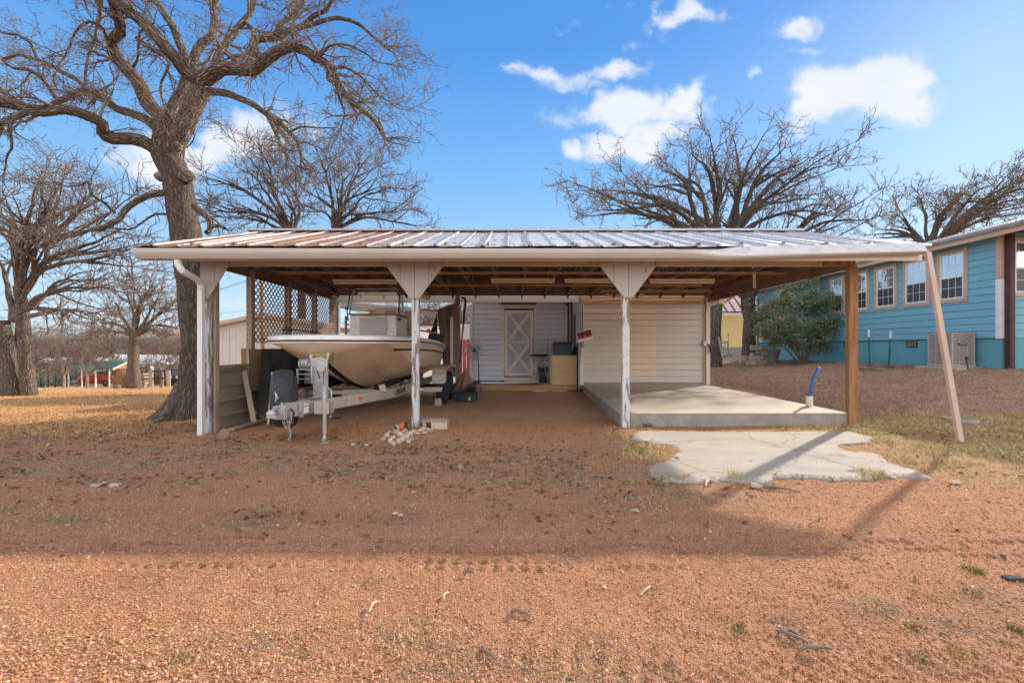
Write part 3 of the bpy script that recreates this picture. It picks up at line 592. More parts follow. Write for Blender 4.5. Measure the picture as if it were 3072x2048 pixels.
def scatter_grass():
    n = 90000; y = 6.5 * np.exp(RNG.random(n) * math.log(32 / 6.5)); x = -4.9 - RNG.random(n) * (y * 1.15 - 3.5)
    la, hi, st, li = masks(x, y); k = RNG.random(n) < la * (.45 + .9 * fbm(x * 1.5, y * 1.5, 3)); x, y = x[k], y[k]
    blades('dead_grass', x, y, RNG.uniform(.02, .05, len(x)), RNG.uniform(.004, .009, len(x)) * (1 + y * .05), 1.3 + 0 * x, m_deadgrass, np.clip(RNG.normal(.55, .25, len(x)), 0, 1))
    n = 120000; x = RNG.uniform(4.8, 16, n); y = RNG.uniform(6.8, 22, n); la, hi, st, li = masks(x, y); k = (RNG.random(n) < hi * (.35 + fbm(x * 2, y * 3, 3))) & ~((x > 11.9) & (y > 11)); x, y = x[k], y[k]
    blades('brown_hill_grass', x, y, RNG.uniform(.015, .05, len(x)), RNG.uniform(.004, .010, len(x)), 1.8 + 0 * x, m_hillgrass, np.clip(RNG.normal(.5, .25, len(x)), 0, 1))
    n = 150000; x = RNG.uniform(1.3, 11, n); y = RNG.uniform(3.2, 8.2, n); la, hi, st, li = masks(x, y)
    sl = (x > 1.6) & (x < 5.25) & (y > 6.95); k = (RNG.random(n) < st * sstep(.36, .58, fbm(x * 3, y * 4, 4)) * 1.4) & ~sl & ~inpatch(x, y); x, y = x[k], y[k]
    blades('straw_grass', x, y, RNG.uniform(.015, .05, len(x)), RNG.uniform(.004, .008, len(x)), 1.2 + 0 * x, m_greengrass, np.clip(RNG.normal(.84, .18, len(x)) - .25 * (RNG.random(len(x)) < .25), 0, 1))
    # low dry weeds on the drive
    n = 170000; x = RNG.uniform(-9, 4.5, n); y = RNG.uniform(3.0, 7.0, n); la, hi, st, li = masks(x, y); pn = fbm(x * 1.7, y * 5.0 + 9, 4)
    k = (RNG.random(n) < li * sstep(.50, .60, pn)) & ~inpatch(x, y); x, y = x[k], y[k]
    blades('dry_weeds', x, y, RNG.uniform(.006, .028, len(x)), RNG.uniform(.002, .005, len(x)), 1.3 + 0 * x, pebblemat('grey_weed_blades', [(.14, .11, .08), (.27, .22, .16), (.38, .34, .26), (.52, .48, .38)]), np.clip(RNG.normal(.45, .25, len(x)), 0, 1))
    # tufts: (photo px, py, radius, blades, height, greenness)
    T = [(2040, 1438, .07, 130, .07, .7), (1990, 1440, .05, 90, .05, .5), (2210, 1436, .08, 150, .07, .8), (2610, 1428, .12, 240, .08, .75), (2560, 1424, .06, 90, .05, .7), (2315, 1462, .06, 90, .04, .5), (1890, 1450, .07, 90, .04, .4), (1975, 1455, .05, 80, .035, .3),
         (1935, 1372, .25, 260, .05, .8), (1900, 1355, .2, 200, .05, .6), (1945, 1280, .06, 60, .06, .1), (2120, 1286, .12, 80, .03, .2), (2450, 1286, .1, 60, .03, .2), (2720, 1388, .1, 100, .04, .7),
         (2925, 1720, .05, 90, .025, .15), (2760, 1975, .04, 80, .016, .15), (2220, 1892, .03, 60, .02, .2), (2745, 1890, .035, 60, .02, .2), (2570, 1680, .04, 50, .015, .3), (2920, 1783, .05, 60, .02, .3), (3060, 1905, .04, 80, .03, .15), (2880, 1955, .04, 40, .02, .6), (2745, 1748, .03, 40, .02, .5),
         (540, 1990, .05, 60, .018, .6), (1230, 1900, .16, 130, .022, .9), (1270, 1925, .12, 90, .02, .95), (780, 1935, .16, 130, .018, .85), (900, 1960, .05, 50, .014, .2), (1330, 1990, .08, 60, .014, .3), (1400, 2010, .14, 100, .018, .85), (1545, 1985, .08, 60, .015, .8), (1780, 2010, .14, 120, .02, .9), (1830, 2020, .08, 70, .018, .8), (1640, 2015, .1, 70, .018, .9), (530, 1958, .04, 20, .02, .9),
         (30, 1533, .16, 160, .028, .4), (80, 1560, .12, 70, .02, .5), (200, 1560, .1, 60, .02, .3), (500, 1570, .1, 60, .02, .3), (1940, 1510, .2, 130, .025, .75), (2620, 1830, .1, 70, .03, .6), (855, 1362, .05, 50, .03, .1), (1020, 1420, .1, 60, .03, .3), (1530, 1450, .1, 60, .04, .5)]
    xs = []; ys = []; hs = []; ts = []
    for px, py, r, nb, h, g in T:
        c = G(px, py); a = RNG.uniform(0, 6.28, nb); rr = r * np.sqrt(RNG.random(nb)); xs.append(c.x + rr * np.cos(a)); ys.append(c.y + rr * np.sin(a)); hs.append(h * RNG.uniform(.4, 1.2, nb)); ts.append(np.clip(g + RNG.normal(0, .18, nb), 0, 1))
    x, y, h, t = map(np.concatenate, (xs, ys, hs, ts))
    blades('grass_tufts', x, y, h, .0022 + .0009 * y, .7 + 0 * x, m_greengrass, t)
scatter_grass()
def scatter_leaves():
    n = 26000; x = RNG.uniform(-11, 9, n); y = RNG.uniform(2.6, 9.5, n); la, hi, st, li = masks(x, y)
    w = np.maximum(li, .35 * st) * sstep(.42, .6, fbm(x * 1.8, y * 2.6 + 4, 4)); w = np.maximum(w, .25 * la * np.exp(-((x + 6.5) / 4) ** 2)); w = w + .012
    sl = (x > 1.6) & (x < 5.3) & (y > 6.9); under = (x > -4.6) & (x < 1.7) & (y > 7.1)
    k = (RNG.random(n) < w) & ~sl & (~inpatch(x, y) | (RNG.random(n) < .03)) & ~(under & (RNG.random(n) < .85)); x, y = x[k], y[k]; n = len(x)
    z = gfull(x, y) + RNG.uniform(.003, .012, n); z = np.where(inpatch(x, y), np.maximum(z, .05), z); a = RNG.uniform(0, 6.28, n); L_ = RNG.uniform(.015, .035, n); Wd = L_ * RNG.uniform(.35, .6, n)
    d = np.stack([np.cos(a), np.sin(a), RNG.normal(0, .3, n)], -1) * L_[:, None]; s = np.stack([-np.sin(a), np.cos(a), RNG.normal(0, .4, n)], -1) * Wd[:, None]; c = np.stack([x, y, z], -1); up = np.array([0, 0, 1]) * (L_ * .25)[:, None]
    V = np.stack([c - d, c - s * .9 + up, c + d, c + s * .9 + up], 1).reshape(-1, 3); F = (np.arange(n) * 4)[:, None] + np.array([[0, 1, 2, 3]])
    m = pebblemat('fallen_leaf_litter', [(.07, .04, .028), (.15, .085, .05), (.28, .16, .085), (.40, .27, .17)])
    npmesh('fallen_leaves', V, F, m, {'tone': ('FLOAT', np.repeat(np.clip(RNG.normal(.42, .22, n), 0, 1), 4))})['kind'] = 'stuff'
scatter_leaves()
# ------------------------------------------------------------------ concrete
def build_concrete():
    pts = []
    n = len(PATCHW)
    for i in range(n):                                   # ragged edge
        a, b = PATCHW[i], PATCHW[(i + 1) % n]; k = max(2, int(math.dist(a, b) / .03))
        for j in range(k):
            t = j / k; x = a[0] + (b[0] - a[0]) * t; y = a[1] + (b[1] - a[1]) * t
            pts.append((x + random.uniform(-.012, .012) + .16 * (float(fbm(np.array(x * 7 + 3), np.array(y * 7), 4)) - .5), y + random.uniform(-.012, .012) + .13 * (float(fbm(np.array(x * 6 + 30), np.array(y * 6 + 5), 4)) - .5)))
    cx = sum(p[0] for p in pts) / len(pts); cy = sum(p[1] for p in pts) / len(pts)
    rows = []
    me = MB(); rings = [(1.0, -.06), (1.0, .006), (.988, .017), (.955, .028)]; N_ = len(pts)
    for s, z in rings: me.V += [(cx + (x - cx) * s, cy + (y - cy) * s, z) for x, y in pts]
    for r in range(len(rings) - 1): me.F += [(r * N_ + k, r * N_ + (k + 1) % N_, (r + 1) * N_ + (k + 1) % N_, (r + 1) * N_ + k) for k in range(N_)]
    me.F.append(tuple(range((len(rings) - 1) * N_, len(rings) * N_)))
    obj('concrete_patch', me, m_patch, kind='structure')
    t = MB(); t.prism([(1.66, 7.02, .2), (5.215, 7.02, .2), (5.33, 12.6, .2), (1.93, 12.6, .2)], (0, 0, -.02)); obj('concrete_floor', t, m_concrete, kind='structure', bevel=.008)
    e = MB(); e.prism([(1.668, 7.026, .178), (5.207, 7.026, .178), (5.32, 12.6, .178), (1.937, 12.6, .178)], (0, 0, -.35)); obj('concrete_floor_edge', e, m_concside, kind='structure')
build_concrete()

# ------------------------------------------------------------------ carport
ZB = 2.46
car = thing('carport', 'long open carport with white peeling posts, ribbed metal roof and lattice side', 'carport', (0, 7, 0))
def post(x, y, z0, z1, w, d, mat, label=None):
    m = MB(); n = 7
    for i in range(n):
        pass
    m.box(x - w / 2, x + w / 2, y, y + d, z0, z1); return obj('post', m, mat, car, bevel=.004, label=label)
post(-4.715, 7.0, -.22, ZB, .105, .10, m_peel); post(-4.615, 7.06, -.2, ZB, .04, .09, m_grain)
post(-1.49, 7.0, -.05, ZB, .108, .10, m_peel); post(1.73, 6.90, -.05, ZB, .108, .10, m_peel)
post(5.235, 6.98, -.1, ZB, .115, .09, m_post, 'unpainted brown post'); post(5.315, 7.01, -.1, ZB - .003, .045, .10, m_post, 'unpainted brown post')
for y0 in (8.3, 9.7, 11.0): post(-4.80, y0, -.25, 2.63, .10, .11, m_grain, 'bare wooden side post')
post(-4.78, 12.38, -.3, 2.45, .12, .12, m_grey)
post(-1.46, 12.2, 0, 2.62, .13, .12, m_grain)
def beamx(name, x0, x1, y0, y1, z0, z1, mat, label=None, bevel=.004): return obj(name, MB().box(x0, x1, y0, y1, z0, z1), mat, car, bevel=bevel, label=label)
beamx('front_beam', -4.76, -1.3, 7.0, 7.045, ZB, 2.66, m_beamp); beamx('front_beam', -1.296, 1.9, 7.0, 7.045, ZB, 2.66, m_beamp); beamx('front_beam', 1.904, 4.78, 7.0, 7.045, ZB, 2.66, m_beamp)
beamx('front_beam', 4.784, 5.28, 6.985, 7.06, ZB + .008, 2.66, m_post, 'dark brown beam end')
beamx('front_beam', -4.76, 5.26, 7.05, 7.09, ZB + .003, 2.655, m_truss)
beamx('back_beam', -4.86, 1.84, 12.42, 12.47, 2.445, 2.60, m_backbeam); beamx('back_beam', -4.86, 1.84, 12.415, 12.47, 2.604, 2.73, m_backbeam)
# gusset boards in front of the beam
def gusset(xc, half=None, left_cut=False):
    w = .087 * 5 + .0; wt = .44; zt, zs, zb = 2.60, ZB, 1.96; pw = .066
    n = 4; yb = 6.955 if xc < 0 else 6.862
    xs = [xc - wt + i * (2 * wt / n) for i in range(n + 1)]
    if left_cut: xs = [xc - .054, xc + .17, xc + .37]
    def bottom(x):
        ax = abs(x - xc); e = (xs[-1] - xc) if left_cut else wt
        return zb if ax <= pw else zb + (zs - zb) * (ax - pw) / (e - pw)
    for i in range(len(xs) - 1):
        a, b = xs[i] + .0025, xs[i + 1] - .0025
        ks = sorted({a, b} | {k for k in (xc - pw, xc + pw) if a < k < b})
        pts = [(x, yb, bottom(x)) for x in ks] + [(b, yb, zt), (a, yb, zt)]
        obj('gusset_board', MB().prism(pts, (0, .03, 0)), m_peel_l, car)
gusset(-4.715, left_cut=True); gusset(-1.49); gusset(1.755)
# roof: eave Y 6.42 z 2.63, ridge Y 9.3
YE, ZE, YR, ZR, XL, XR = 6.42, 2.635, 9.30, 3.565, -5.35, 5.88
pan_w = .332; npan = 34
sl = (ZR - ZE) / (YR - YE)
def slope_pt(y, dz=0): return ZE + (y - YE) * sl + dz if y <= YR else ZR - (y - YR) * sl + dz
LEN = math.hypot(YR - YE, ZR - ZE)
def panel_mesh(big):
    m = MB(); h = .028 if big else .016; r = .03 if big else .02
    prof = [(0, 0), (.02, 0), (pan_w - 2 * r - .01, 0.0), (pan_w - 1.5 * r - .01, h), (pan_w - .5 * r - .01, h), (pan_w - .008, 0)]
    rows = []
    for y in np.linspace(0, 1, 7):
        rows.append([(x, y * (YR - YE), y * (ZR - ZE) + z + (.004 * math.sin(9 * y + x * 5) if 0 < x < .25 else 0) - (.006 if (0 < x < .2 and y == 0) else 0)) for x, z in prof])
    m.grid(rows); m.grid([[(x, yy, zz - .002) for (x, yy, zz) in r_] for r_ in rows[::-1]])
    return m
pA = obj('roof_panel', panel_mesh(True), m_roofpan, car); pB = obj('roof_panel', panel_mesh(False), m_roofpan, car)
mA, mB_ = pA.data, pB.data
for i in range(npan):
    o = (pA, pB)[i] if i < 2 else (pA, pB)[i % 2].copy()
    if i >= 2: COL.objects.link(o)
    o.location = (XL + i * pan_w, YE + random.uniform(-.012, .0), ZE + random.uniform(-.002, .002)); o.rotation_euler = (random.uniform(-.0012, .0012), 0, 0)
    b = (pA, pB)[i % 2].copy(); COL.objects.link(b); b.location = (XL + (i + 1) * pan_w, 2 * YR - YE - 14, ZE); b.rotation_euler = (0, 0, math.pi)
ribs = MB()
for i in range(npan):                                                          # raised ribs
    x = XL + (i + 1) * pan_w - .030; big = i % 2 == 0; w = .034 if big else .024; h = .034 if big else .02
    ribs.beam((x, YE - .01, ZE + h / 2), (x, YR, ZR + h / 2), w, h)
obj('roof_ribs', ribs, m_rib, car, bevel=.003)
beamx('ridge_cap', XL - .01, XR + .02, YR - .13, YR + .13, ZR + .005, ZR + .05, m_roof)
def screws():
    m = MB()
    for i in range(npan):
        x = XL + (i + 1) * pan_w - .030
        for k in range(6):
            t = (k + .35) / 6; m.box(x - .004, x + .004, YE + t * (YR - YE) - .006, YE + t * (YR - YE) + .006, ZE + t * (ZR - ZE) + .03, ZE + t * (ZR - ZE) + .041)
    obj('roof_screws', m, m_maroon, car, kind='stuff')
screws()
# leaves and twigs caught on the left roof
def roof_debris():
    n = 900; x = XL + .1 + RNG.random(n) ** 1.6 * 6.5; y = YE + RNG.random(n) ** 1.7 * 2.6; z = ZE + (y - YE) * sl + .008; a = RNG.uniform(0, 6.28, n); l = RNG.uniform(.012, .035, n)
    c = np.stack([x, y, z], -1); d = np.stack([np.cos(a), np.sin(a), np.sin(a) * sl], -1) * l[:, None]; s = np.stack([-np.sin(a), np.cos(a), np.cos(a) * sl + .4], -1) * l[:, None] * .4
    o = npmesh('roof_leaf_litter', np.stack([c - d, c - s, c + d, c + s], 1).reshape(-1, 3), (np.arange(n) * 4)[:, None] + np.array([[0, 1, 2, 3]]), m_leafdead); o['kind'] = 'stuff'
roof_debris()
# sheathing under the panels, gable ends, purlins, trusses
sh = MB(); sh.prism([(XL + .05, YE + .03, ZE - .02), (XR - .05, YE + .03, ZE - .02), (XR - .05, YR, ZR - .02), (XL + .05, YR, ZR - .02)], (0, 0, -.015))
sh.prism([(XL + .05, YR + .001, ZR - .02), (XR - .05, YR + .001, ZR - .02), (XR - .05, 2 * YR - YE - .03, ZE - .02), (XL + .05, 2 * YR - YE - .03, ZE - .02)], (0, 0, -.015))
obj('roof_deck', sh, m_deckply, car)
YB = 2 * YR - YE
for xg in (-5.0, 5.42):
    obj('gable_end', MB().prism([(xg, 6.75, 2.62), (xg, YB - .35, 2.62), (xg, YB - .35, 2.66), (xg, YR, ZR - .06), (xg, 6.75, slope_pt(6.75, -.06))], (.025, 0, 0)), m_truss, car)
for xg in (XL + .02, XR - .05): 
    for (a, b) in (((xg, YE + .02, ZE - .07), (xg, YR, ZR - .07)), ((xg, YR, ZR - .07), (xg, YB - .02, ZE - .07))): obj('rake_board', MB().beam(a, b, .035, .12), m_beamp, car)
def truss(x):
    m = MB(); w = .038; yb0, yb1 = 6.55, 12.1; zb = 2.68
    m.beam((x, yb0, zb), (x, yb1, zb), w, .085)
    m.beam((x, YE + .08, ZE - .08), (x, YR, ZR - .08), w, .085); m.beam((x, YR, ZR - .08), (x, YB - .08, ZE - .08), w, .085)
    for a, b in (((x + .003, 8.05, 2.70), (x + .003, 7.75, slope_pt(7.75) - .1)), ((x + .003, 8.15, 2.70), (x + .003, 9.2, ZR - .12)), ((x + .003, 9.9, 2.70), (x + .003, 9.4, ZR - .12)), ((x + .003, 10.3, 2.70), (x + .003, 10.9, slope_pt(10.9) - .1)), ((x + .003, 10.1, 2.70), (x + .003, 10.0, ZR - .25))):
        m.beam(a, b, w * .9, .075)
    return obj('truss', m, m_truss, car)
t0 = truss(-4.62)
for i in range(1, 17): cp(t0, (.61 * i, 0, 0))
for y, z in ((7.4, 2.86), (8.2, 3.12), (10.4, 3.12), (11.2, 2.86)): beamx('purlin', -4.9, 5.3, y, y + .035, slope_pt(y) - .14, slope_pt(y) - .05, m_truss, bevel=0)
beamx('tie_board', -4.4, 5.2, 8.62, 8.66, 2.60, 2.635, m_rawwood, bevel=0); beamx('tie_board', -2.2, 4.3, 10.3, 10.34, 2.60, 2.64, m_rawwood, bevel=0); beamx('tie_board', 2.2, 4.9, 11.2, 11.24, 2.58, 2.635, m_rawwood, bevel=0)
b_ = MB(); b_.beam((4.35, 8.2, 2.95), (4.80, 9.0, 2.42), .05, .09); obj('brace', b_, m_pale, car)
cb = MB(); cb.tube([(-4.5, 8.5, 2.63), (-1.4, 8.5, 2.615), (.3, 8.5, 2.625), (2.0, 8.5, 2.61), (4.9, 8.5, 2.62)], .009, 6); obj('conduit', cb, m_galv, car)
# fascia and left side header
beamx('fascia', XL + .06, XR - .06, 6.455, 6.475, 2.44, 2.61, m_trim, bevel=0)
obj('side_header', MB().box(-4.83, -4.79, 7.1, 12.5, 2.50, 2.70), m_truss, car); obj('side_header', MB().box(5.27, 5.31, 7.12, 12.3, 2.44, 2.66), m_truss, car)
# gutter: stations x, bottom z, lip z, apron back z
def pz(y, D=6.3): return CAMH - (y - HOR) / FPX * D
def gutter():
    st = [(400, 774, 744, 0), (900, 774, 744.5, 0), (1500, 773, 745, 0), (1900, 773, 746, 0), (2020, 772.5, 747, 0), (2080, 772.5, 752, .12), (2130, 775, 759, .35), (2175, 778, 764, .75), (2230, 776, 765, 1), (2400, 770, 759.5, 1), (2600, 764, 755, 1), (2700, 761, 753, 1), (2788, 758, 751, 1)]
    rows = []; ap = []
    for px, b, l, k in st:
        x = (px - 1536) / FPX * 6.3; zb, zl = pz(b), pz(l); y0 = 6.30; h = zl - zb
        prof = [(6.445, zl + .012), (6.445, zb), (y0 + .035, zb), (y0 + .012, zb + h * .30), (y0 + .008, zb + h * .42), (y0, zb + h * .55), (y0, zb + h * .86), (y0 + .006, zl), (y0 + .02, zl + .001), (y0 + .022, zl - .01)]
        rows.append([(x, y, z) for y, z in prof])
        if k > .1: ap.append([(x, y0 + .024, zl - .002), (x, y0 + .05, zl + .35 * (pz(742 - (px - 2080) * .0205, 6.4) - zl)), (x, y0 + .12, zl + k * (pz(742 - (px - 2080) * .0205, 6.42) - zl))])
    g = MB().grid(rows); e0 = rows[0]; e1 = rows[-1]
    g.add(e0[:8], [tuple(range(8))]); g.add(e1[:8], [tuple(range(8))[::-1]])
    obj('gutter', g, m_gutter, car)
    obj('gutter_flashing', MB().grid(ap), m_gutter_in, car, label='bent pale flashing over the sagging gutter end')
gutter()
def downspouts():
    y = 6.40; A = [P(533, 772, y), P(534, 792, y), P(546, 812, y + .02), P(592, 838, 6.75), P(602, 850, 6.86), P(603, 870, 6.88)]
    m = MB()
    def ribbed(pts, w, d):
        for a, b in zip(pts[:-1], pts[1:]): m.beam(a, b, w, d, up=(0, 1, 0))
    pts = [A[0]]
    for i in range(len(A) - 1):
        for k in range(1, 5): pts.append(A[i].lerp(A[i + 1], k / 4))
    m.tube(pts, [.045 + (.004 if i % 2 else 0) for i in range(len(pts))], 8)
    m.beam(P(603, 868, 6.88), (P(603, 868, 6.88).x, 6.88, -.13), .075, .07, up=(0, 1, 0))
    obj('downspout', m, m_white, car, bevel=.004, label='white downspout with ribbed elbow')
    q = MB(); a = P(2783, 757, 6.32); b = G(2881, 1326); q.beam(a, b + Vector((0, 0, .0)), .07, .05, up=(0, 1, 0))
    obj('downspout', q, m_htrim, car, bevel=.006, label='leaning tan downspout detached at the foot')
downspouts()
# lattice panels
def lattice():
    z0, z1 = 1.30, 2.60; sp = .135
    for (ya, yb, zt, zb) in ((8.42, 9.68, 2.60, 1.30), (9.82, 10.98, 2.58, 1.28), (11.12, 12.36, 2.57, .95)):
        p = obj('lattice_panel', MB().box(-4.79, -4.77, ya - .005, yb + .005, zt - .012, zt + .012), m_truss, car)
        n = 0
        for s in (1, -1):
            x = -4.775 + (.006 if s > 0 else -.004); k = (zt - zb) * 1.35
            y = ya - (zt - zb) / .92 if s > 0 else ya
            c = ya - 1.62
            while c < yb + 1.62:
                # slat line: y = c + s*(z-zb)/1.55
                zs = [zb, zt]; pts = []
                za, zc = zb, zt
                f = lambda z: c + s * (z - zb) / .92
                inv = lambda yy: zb + (yy - c) * .92 / s
                lo, hi = sorted((inv(ya), inv(yb))); za = max(zb, lo); zc = min(zt, hi)
                if zc - za > .03:
                    obj('slat', MB().beam((x, f(za), za), (x, f(zc), zc), .006, .024, up=(0, 1, 0)), m_truss, p); n += 1
                c += sp
lattice()
def wavy():
    m = MB()
    for i in range(26):
        z = 1.30 + i * .05; y = 8.33 - .035 * (1 if i % 2 else 0); m.beam((-4.82, y, z), (-4.82, 8.33 - .035 * (0 if i % 2 else 1), z + .05), .006, .022, up=(0, 1, 0))
    obj('lattice_edge', m, m_truss, car)
wavy()

# fluorescent fixtures hung under the trusses
def lamp(px0, px1, py, D, label, L_=None, along=False):
    x0 = (px0 - 1536) / FPX * D; x1 = (px1 - 1536) / FPX * D; z = CAMH - (py - HOR) / FPX * D
    t = thing('fluorescent_light', label, 'ceiling light', ((x0 + x1) / 2, D, z), group='strip lights under the carport roof')
    if along: h = MB().box(x0, x1, D, D + L_, z, z + .04); d = MB().box(x0 + .02, x1 - .02, D + .01, D + L_ - .01, z - .03, z - .002); c = [MB().tube([((x0 + x1) / 2, D + k, z + .04), ((x0 + x1) / 2, D + k, 2.66)], .004, 5) for k in (.1, L_ - .1)]
    else: h = MB().box(x0, x1, D - .06, D + .06, z, z + .045); d = MB().box(x0 + .01, x1 - .01, D - .045, D + .045, z - .035, z - .006); c = [MB().tube([(x, D, z + .045), (x, D, 2.66)], .004, 5) for x in (x0 + .12, x1 - .12)]
    obj('housing', h, m_lightbox, t, bevel=.006); obj('tube_cover', d, m_lightbox, t, bevel=.008)
    for k in c: obj('hanger', k, m_galv, t)
lamp(1001, 1192, 846, 8.7, 'strip light hanging above the boat, left of the other lights')
lamp(1473, 1664, 843, 8.7, 'strip light hung in front of the crossed door, fully in view')
lamp(1694, 1886, 843, 8.9, 'strip light half hidden behind the gusset of the third post')
lamp(1949, 2142, 844, 8.7, 'strip light over the concrete floor, rightmost of the row')
lamp(1240, 1262, 880, 10.2, 'strip light turned lengthwise just right of the second post gusset', 1.2, True)
lamp(1817, 1932, 886, 12.1, 'short cream light box behind the third post, against the wall top')

# ------------------------------------------------------------------ workshop behind the carport
m_joint = M('joint_dark', (.10, .09, .08), None, 3, .9)
ws = thing('workshop', 'grey and beige clapboard storage building with a crossed screen door', 'building', (2, 13, 0))
def boards(parent, mat, x0, x1, y, z0, z1, ex, facing='-Y', lap=.016, gap=.010):
    """lap siding, one object per board, tilted so that each butt stands proud"""
    n = int(round((z1 - z0) / ex)); e = (z1 - z0) / n; m = MB()
    if facing == '-Y': m.prism([(x0, y - lap, gap), (x0, y - .002, e), (x0, y + .01, e), (x0, y + .01, gap)], (x1 - x0, 0, 0))
    else: m.prism([(y - lap, x0, gap), (y - .002, x0, e), (y + .01, x0, e), (y + .01, x0, gap)], (0, x1 - x0, 0))
    m.V = [(a, b, c + z0) for a, b, c in m.V]
    o = obj('siding_board', m, mat, parent)
    for k in range(1, n): cp(o, (0, 0, e * k))
    return o
boards(ws, m_bsiding, -1.20, -.335, 14.0, .19, 2.72, .158); boards(ws, m_bsiding, .745, 1.63, 14.0, .19, 2.72, .158)
obj('wall', MB().box(-1.22, 1.86, 14.012, 14.1, .1, 2.9), m_joint, ws)
boards(ws, m_tsiding, 1.90, 5.20, 12.42, .26, 2.48, .165)
obj('wall', MB().box(1.86, 5.27, 12.432, 12.5, .15, 2.9), M('tan_joint', (.38, .33, .28), None, 3, .9), ws); obj('wall', MB().box(1.86, 1.93, 12.5, 14.0, .1, 2.9), m_bsiding, ws)
obj('wall', MB().box(5.2, 5.27, 12.5, 17, .1, 2.9), m_tsiding, ws); obj('wall', MB().box(-1.22, -1.14, 14.1, 17, -.3, 2.9), m_bsiding, ws); obj('wall', MB().box(-1.22, 5.27, 16.95, 17, -.3, 2.9), m_bsiding, ws)
boards(ws, m_tsiding, 12.52, 17.0, 0, 0, 0.001, 1) if False else None
obj('sill_plate', MB().box(1.98, 5.2, 12.385, 12.432, .2, .26), m_concside, ws)
obj('header_board', MB().box(1.86, 5.24, 12.38, 12.41, 2.40, 2.56), m_rawwood, ws, bevel=.003); obj('header_board', MB().box(1.86, 5.24, 12.372, 12.41, 2.564, 2.64), m_rawwood, ws, bevel=.003)
obj('corner_board', MB().box(-1.30, -1.205, 13.965, 14.06, .05, 2.55), m_trim, ws, bevel=.004)
obj('corner_board', MB().box(5.275, 5.385, 12.36, 12.47, .2, 2.60), m_trim, ws, bevel=.004); obj('corner_strip', MB().box(5.215, 5.245, 12.385, 12.41, .2, 2.41), m_trim, ws)
obj('corner_board', MB().box(1.845, 1.945, 12.36, 12.41, .2, 2.41), m_trim, ws, bevel=.004)
for xa, xb, ya in ((1.63, 1.70, 13.93), (1.72, 1.75, 13.6)): obj('trim_strip', MB().box(xa, xb, ya, ya + .04, .17, 2.5), m_trim, ws)
sw = obj('side_window', MB().box(1.83, 1.858, 12.95, 13.05, .95, 2.25).box(1.83, 1.858, 13.6, 13.7, .95, 2.25).box(1.832, 1.856, 13.05, 13.6, 2.16, 2.25).box(1.832, 1.856, 13.05, 13.6, .95, 1.04), m_trim, ws)
obj('pane', MB().box(1.84, 1.85, 13.05, 13.6, 1.04, 2.16), m_glass_lo, sw)
# screen door
dr = obj('door_frame', MB().box(-.34, -.245, 13.955, 14.01, .22, 2.42).box(.665, .76, 13.955, 14.01, .22, 2.42).prism([(-.38, 13.95, 2.42), (.80, 13.95, 2.42), (.83, 13.95, 2.53), (-.41, 13.95, 2.53)], (0, .06, 0)), m_trim, ws, bevel=.004)
obj('threshold', MB().box(-.245, .665, 13.93, 14.0, .18, .31), m_trim, ws, bevel=.004)
d = obj('door', MB().box(-.235, -.135, 13.945, 13.975, .345, 2.36).box(.555, .655, 13.945, 13.975, .345, 2.36).box(-.135, .555, 13.947, 13.973, 2.27, 2.36).box(-.135, .555, 13.947, 13.973, .345, .455), m_trim, ws, bevel=.003)
obj('door_panel', MB().box(-.135, .555, 13.965, 13.972, .455, 2.27), m_screen, ws)
obj('crossbar', MB().box(-.20, .57, 13.932, 13.944, 1.37, 1.395), m_white, d)
for z0, z1 in ((.455, 1.36), (1.40, 2.27)):
    for a, b in (((-.10, z0 + .03), (.52, z1 - .03)), ((-.10, z1 - .03), (.52, z0 + .03))): obj('cross_brace', MB().beam((a[0], 13.955 + (.004 if a[1] < b[1] else 0), a[1]), (b[0], 13.955 + (.004 if a[1] < b[1] else 0), b[1]), .012, .088, up=(0, 0, 1)), m_trim, d)
obj('handle', MB().lathe((.60, 13.90, 1.28), [(.012, .045), (.028, .03), (.03, .012), (.02, 0)], 12, 'Y'), m_galv, d, smooth=True)
# electrical conduit and boxes at the corners
obj('conduit', MB().tube([(1.80, 12.33, .0), (1.80, 12.33, 1.35)], .035, 8).tube([(1.87, 12.35, 1.0), (1.87, 12.35, 2.45)], .016, 6).tube([(1.92, 12.35, 1.3), (1.92, 12.35, 2.45)], .014, 6), m_grey, ws)
obj('conduit', MB().tube([(1.77, 12.30, .02), (1.78, 12.31, 1.32)], .022, 8), m_black, ws)
obj('junction_box', MB().box(1.87, 1.95, 12.29, 12.36, 1.22, 1.40), m_grey, ws, bevel=.006)
obj('conduit', MB().tube([(5.26, 12.35, .2), (5.26, 12.35, 2.6), (5.22, 12.2, 2.68)], .014, 6), m_rawwood, ws); obj('junction_box', MB().box(5.18, 5.28, 12.30, 12.37, 1.26, 1.40), m_galv, ws, bevel=.005)
obj('cable', MB().tube([(5.28, 12.33, 1.3), (5.33, 12.31, 1.28), (5.37, 12.31, 1.20), (5.38, 12.31, 1.08)], .03, 8), m_maroon, ws)
obj('cable', MB().tube([(2.2, 12.36, 2.50), (2.8, 12.36, 2.53), (3.6, 12.36, 2.49), (4.4, 12.36, 2.51), (5.1, 12.36, 2.49)], .009, 5), m_trim, ws)
obj('cable', MB().tube([P(2140, 850, 8.75), P(2118, 870, 10), P(2118, 900, 12), P(2120, 930, 12.34)], .008, 5), m_black, ws)
obj('eave_soffit', MB().box(5.27, 5.85, 12.25, 17.2, 2.60, 2.62), m_trim, ws); obj('roof', MB().box(-1.6, 5.9, 12.3, 17.3, 2.9, 2.95), m_rib, ws); obj('fascia', MB().box(5.85, 5.88, 12.25, 17.2, 2.55, 2.70), m_trim, ws)
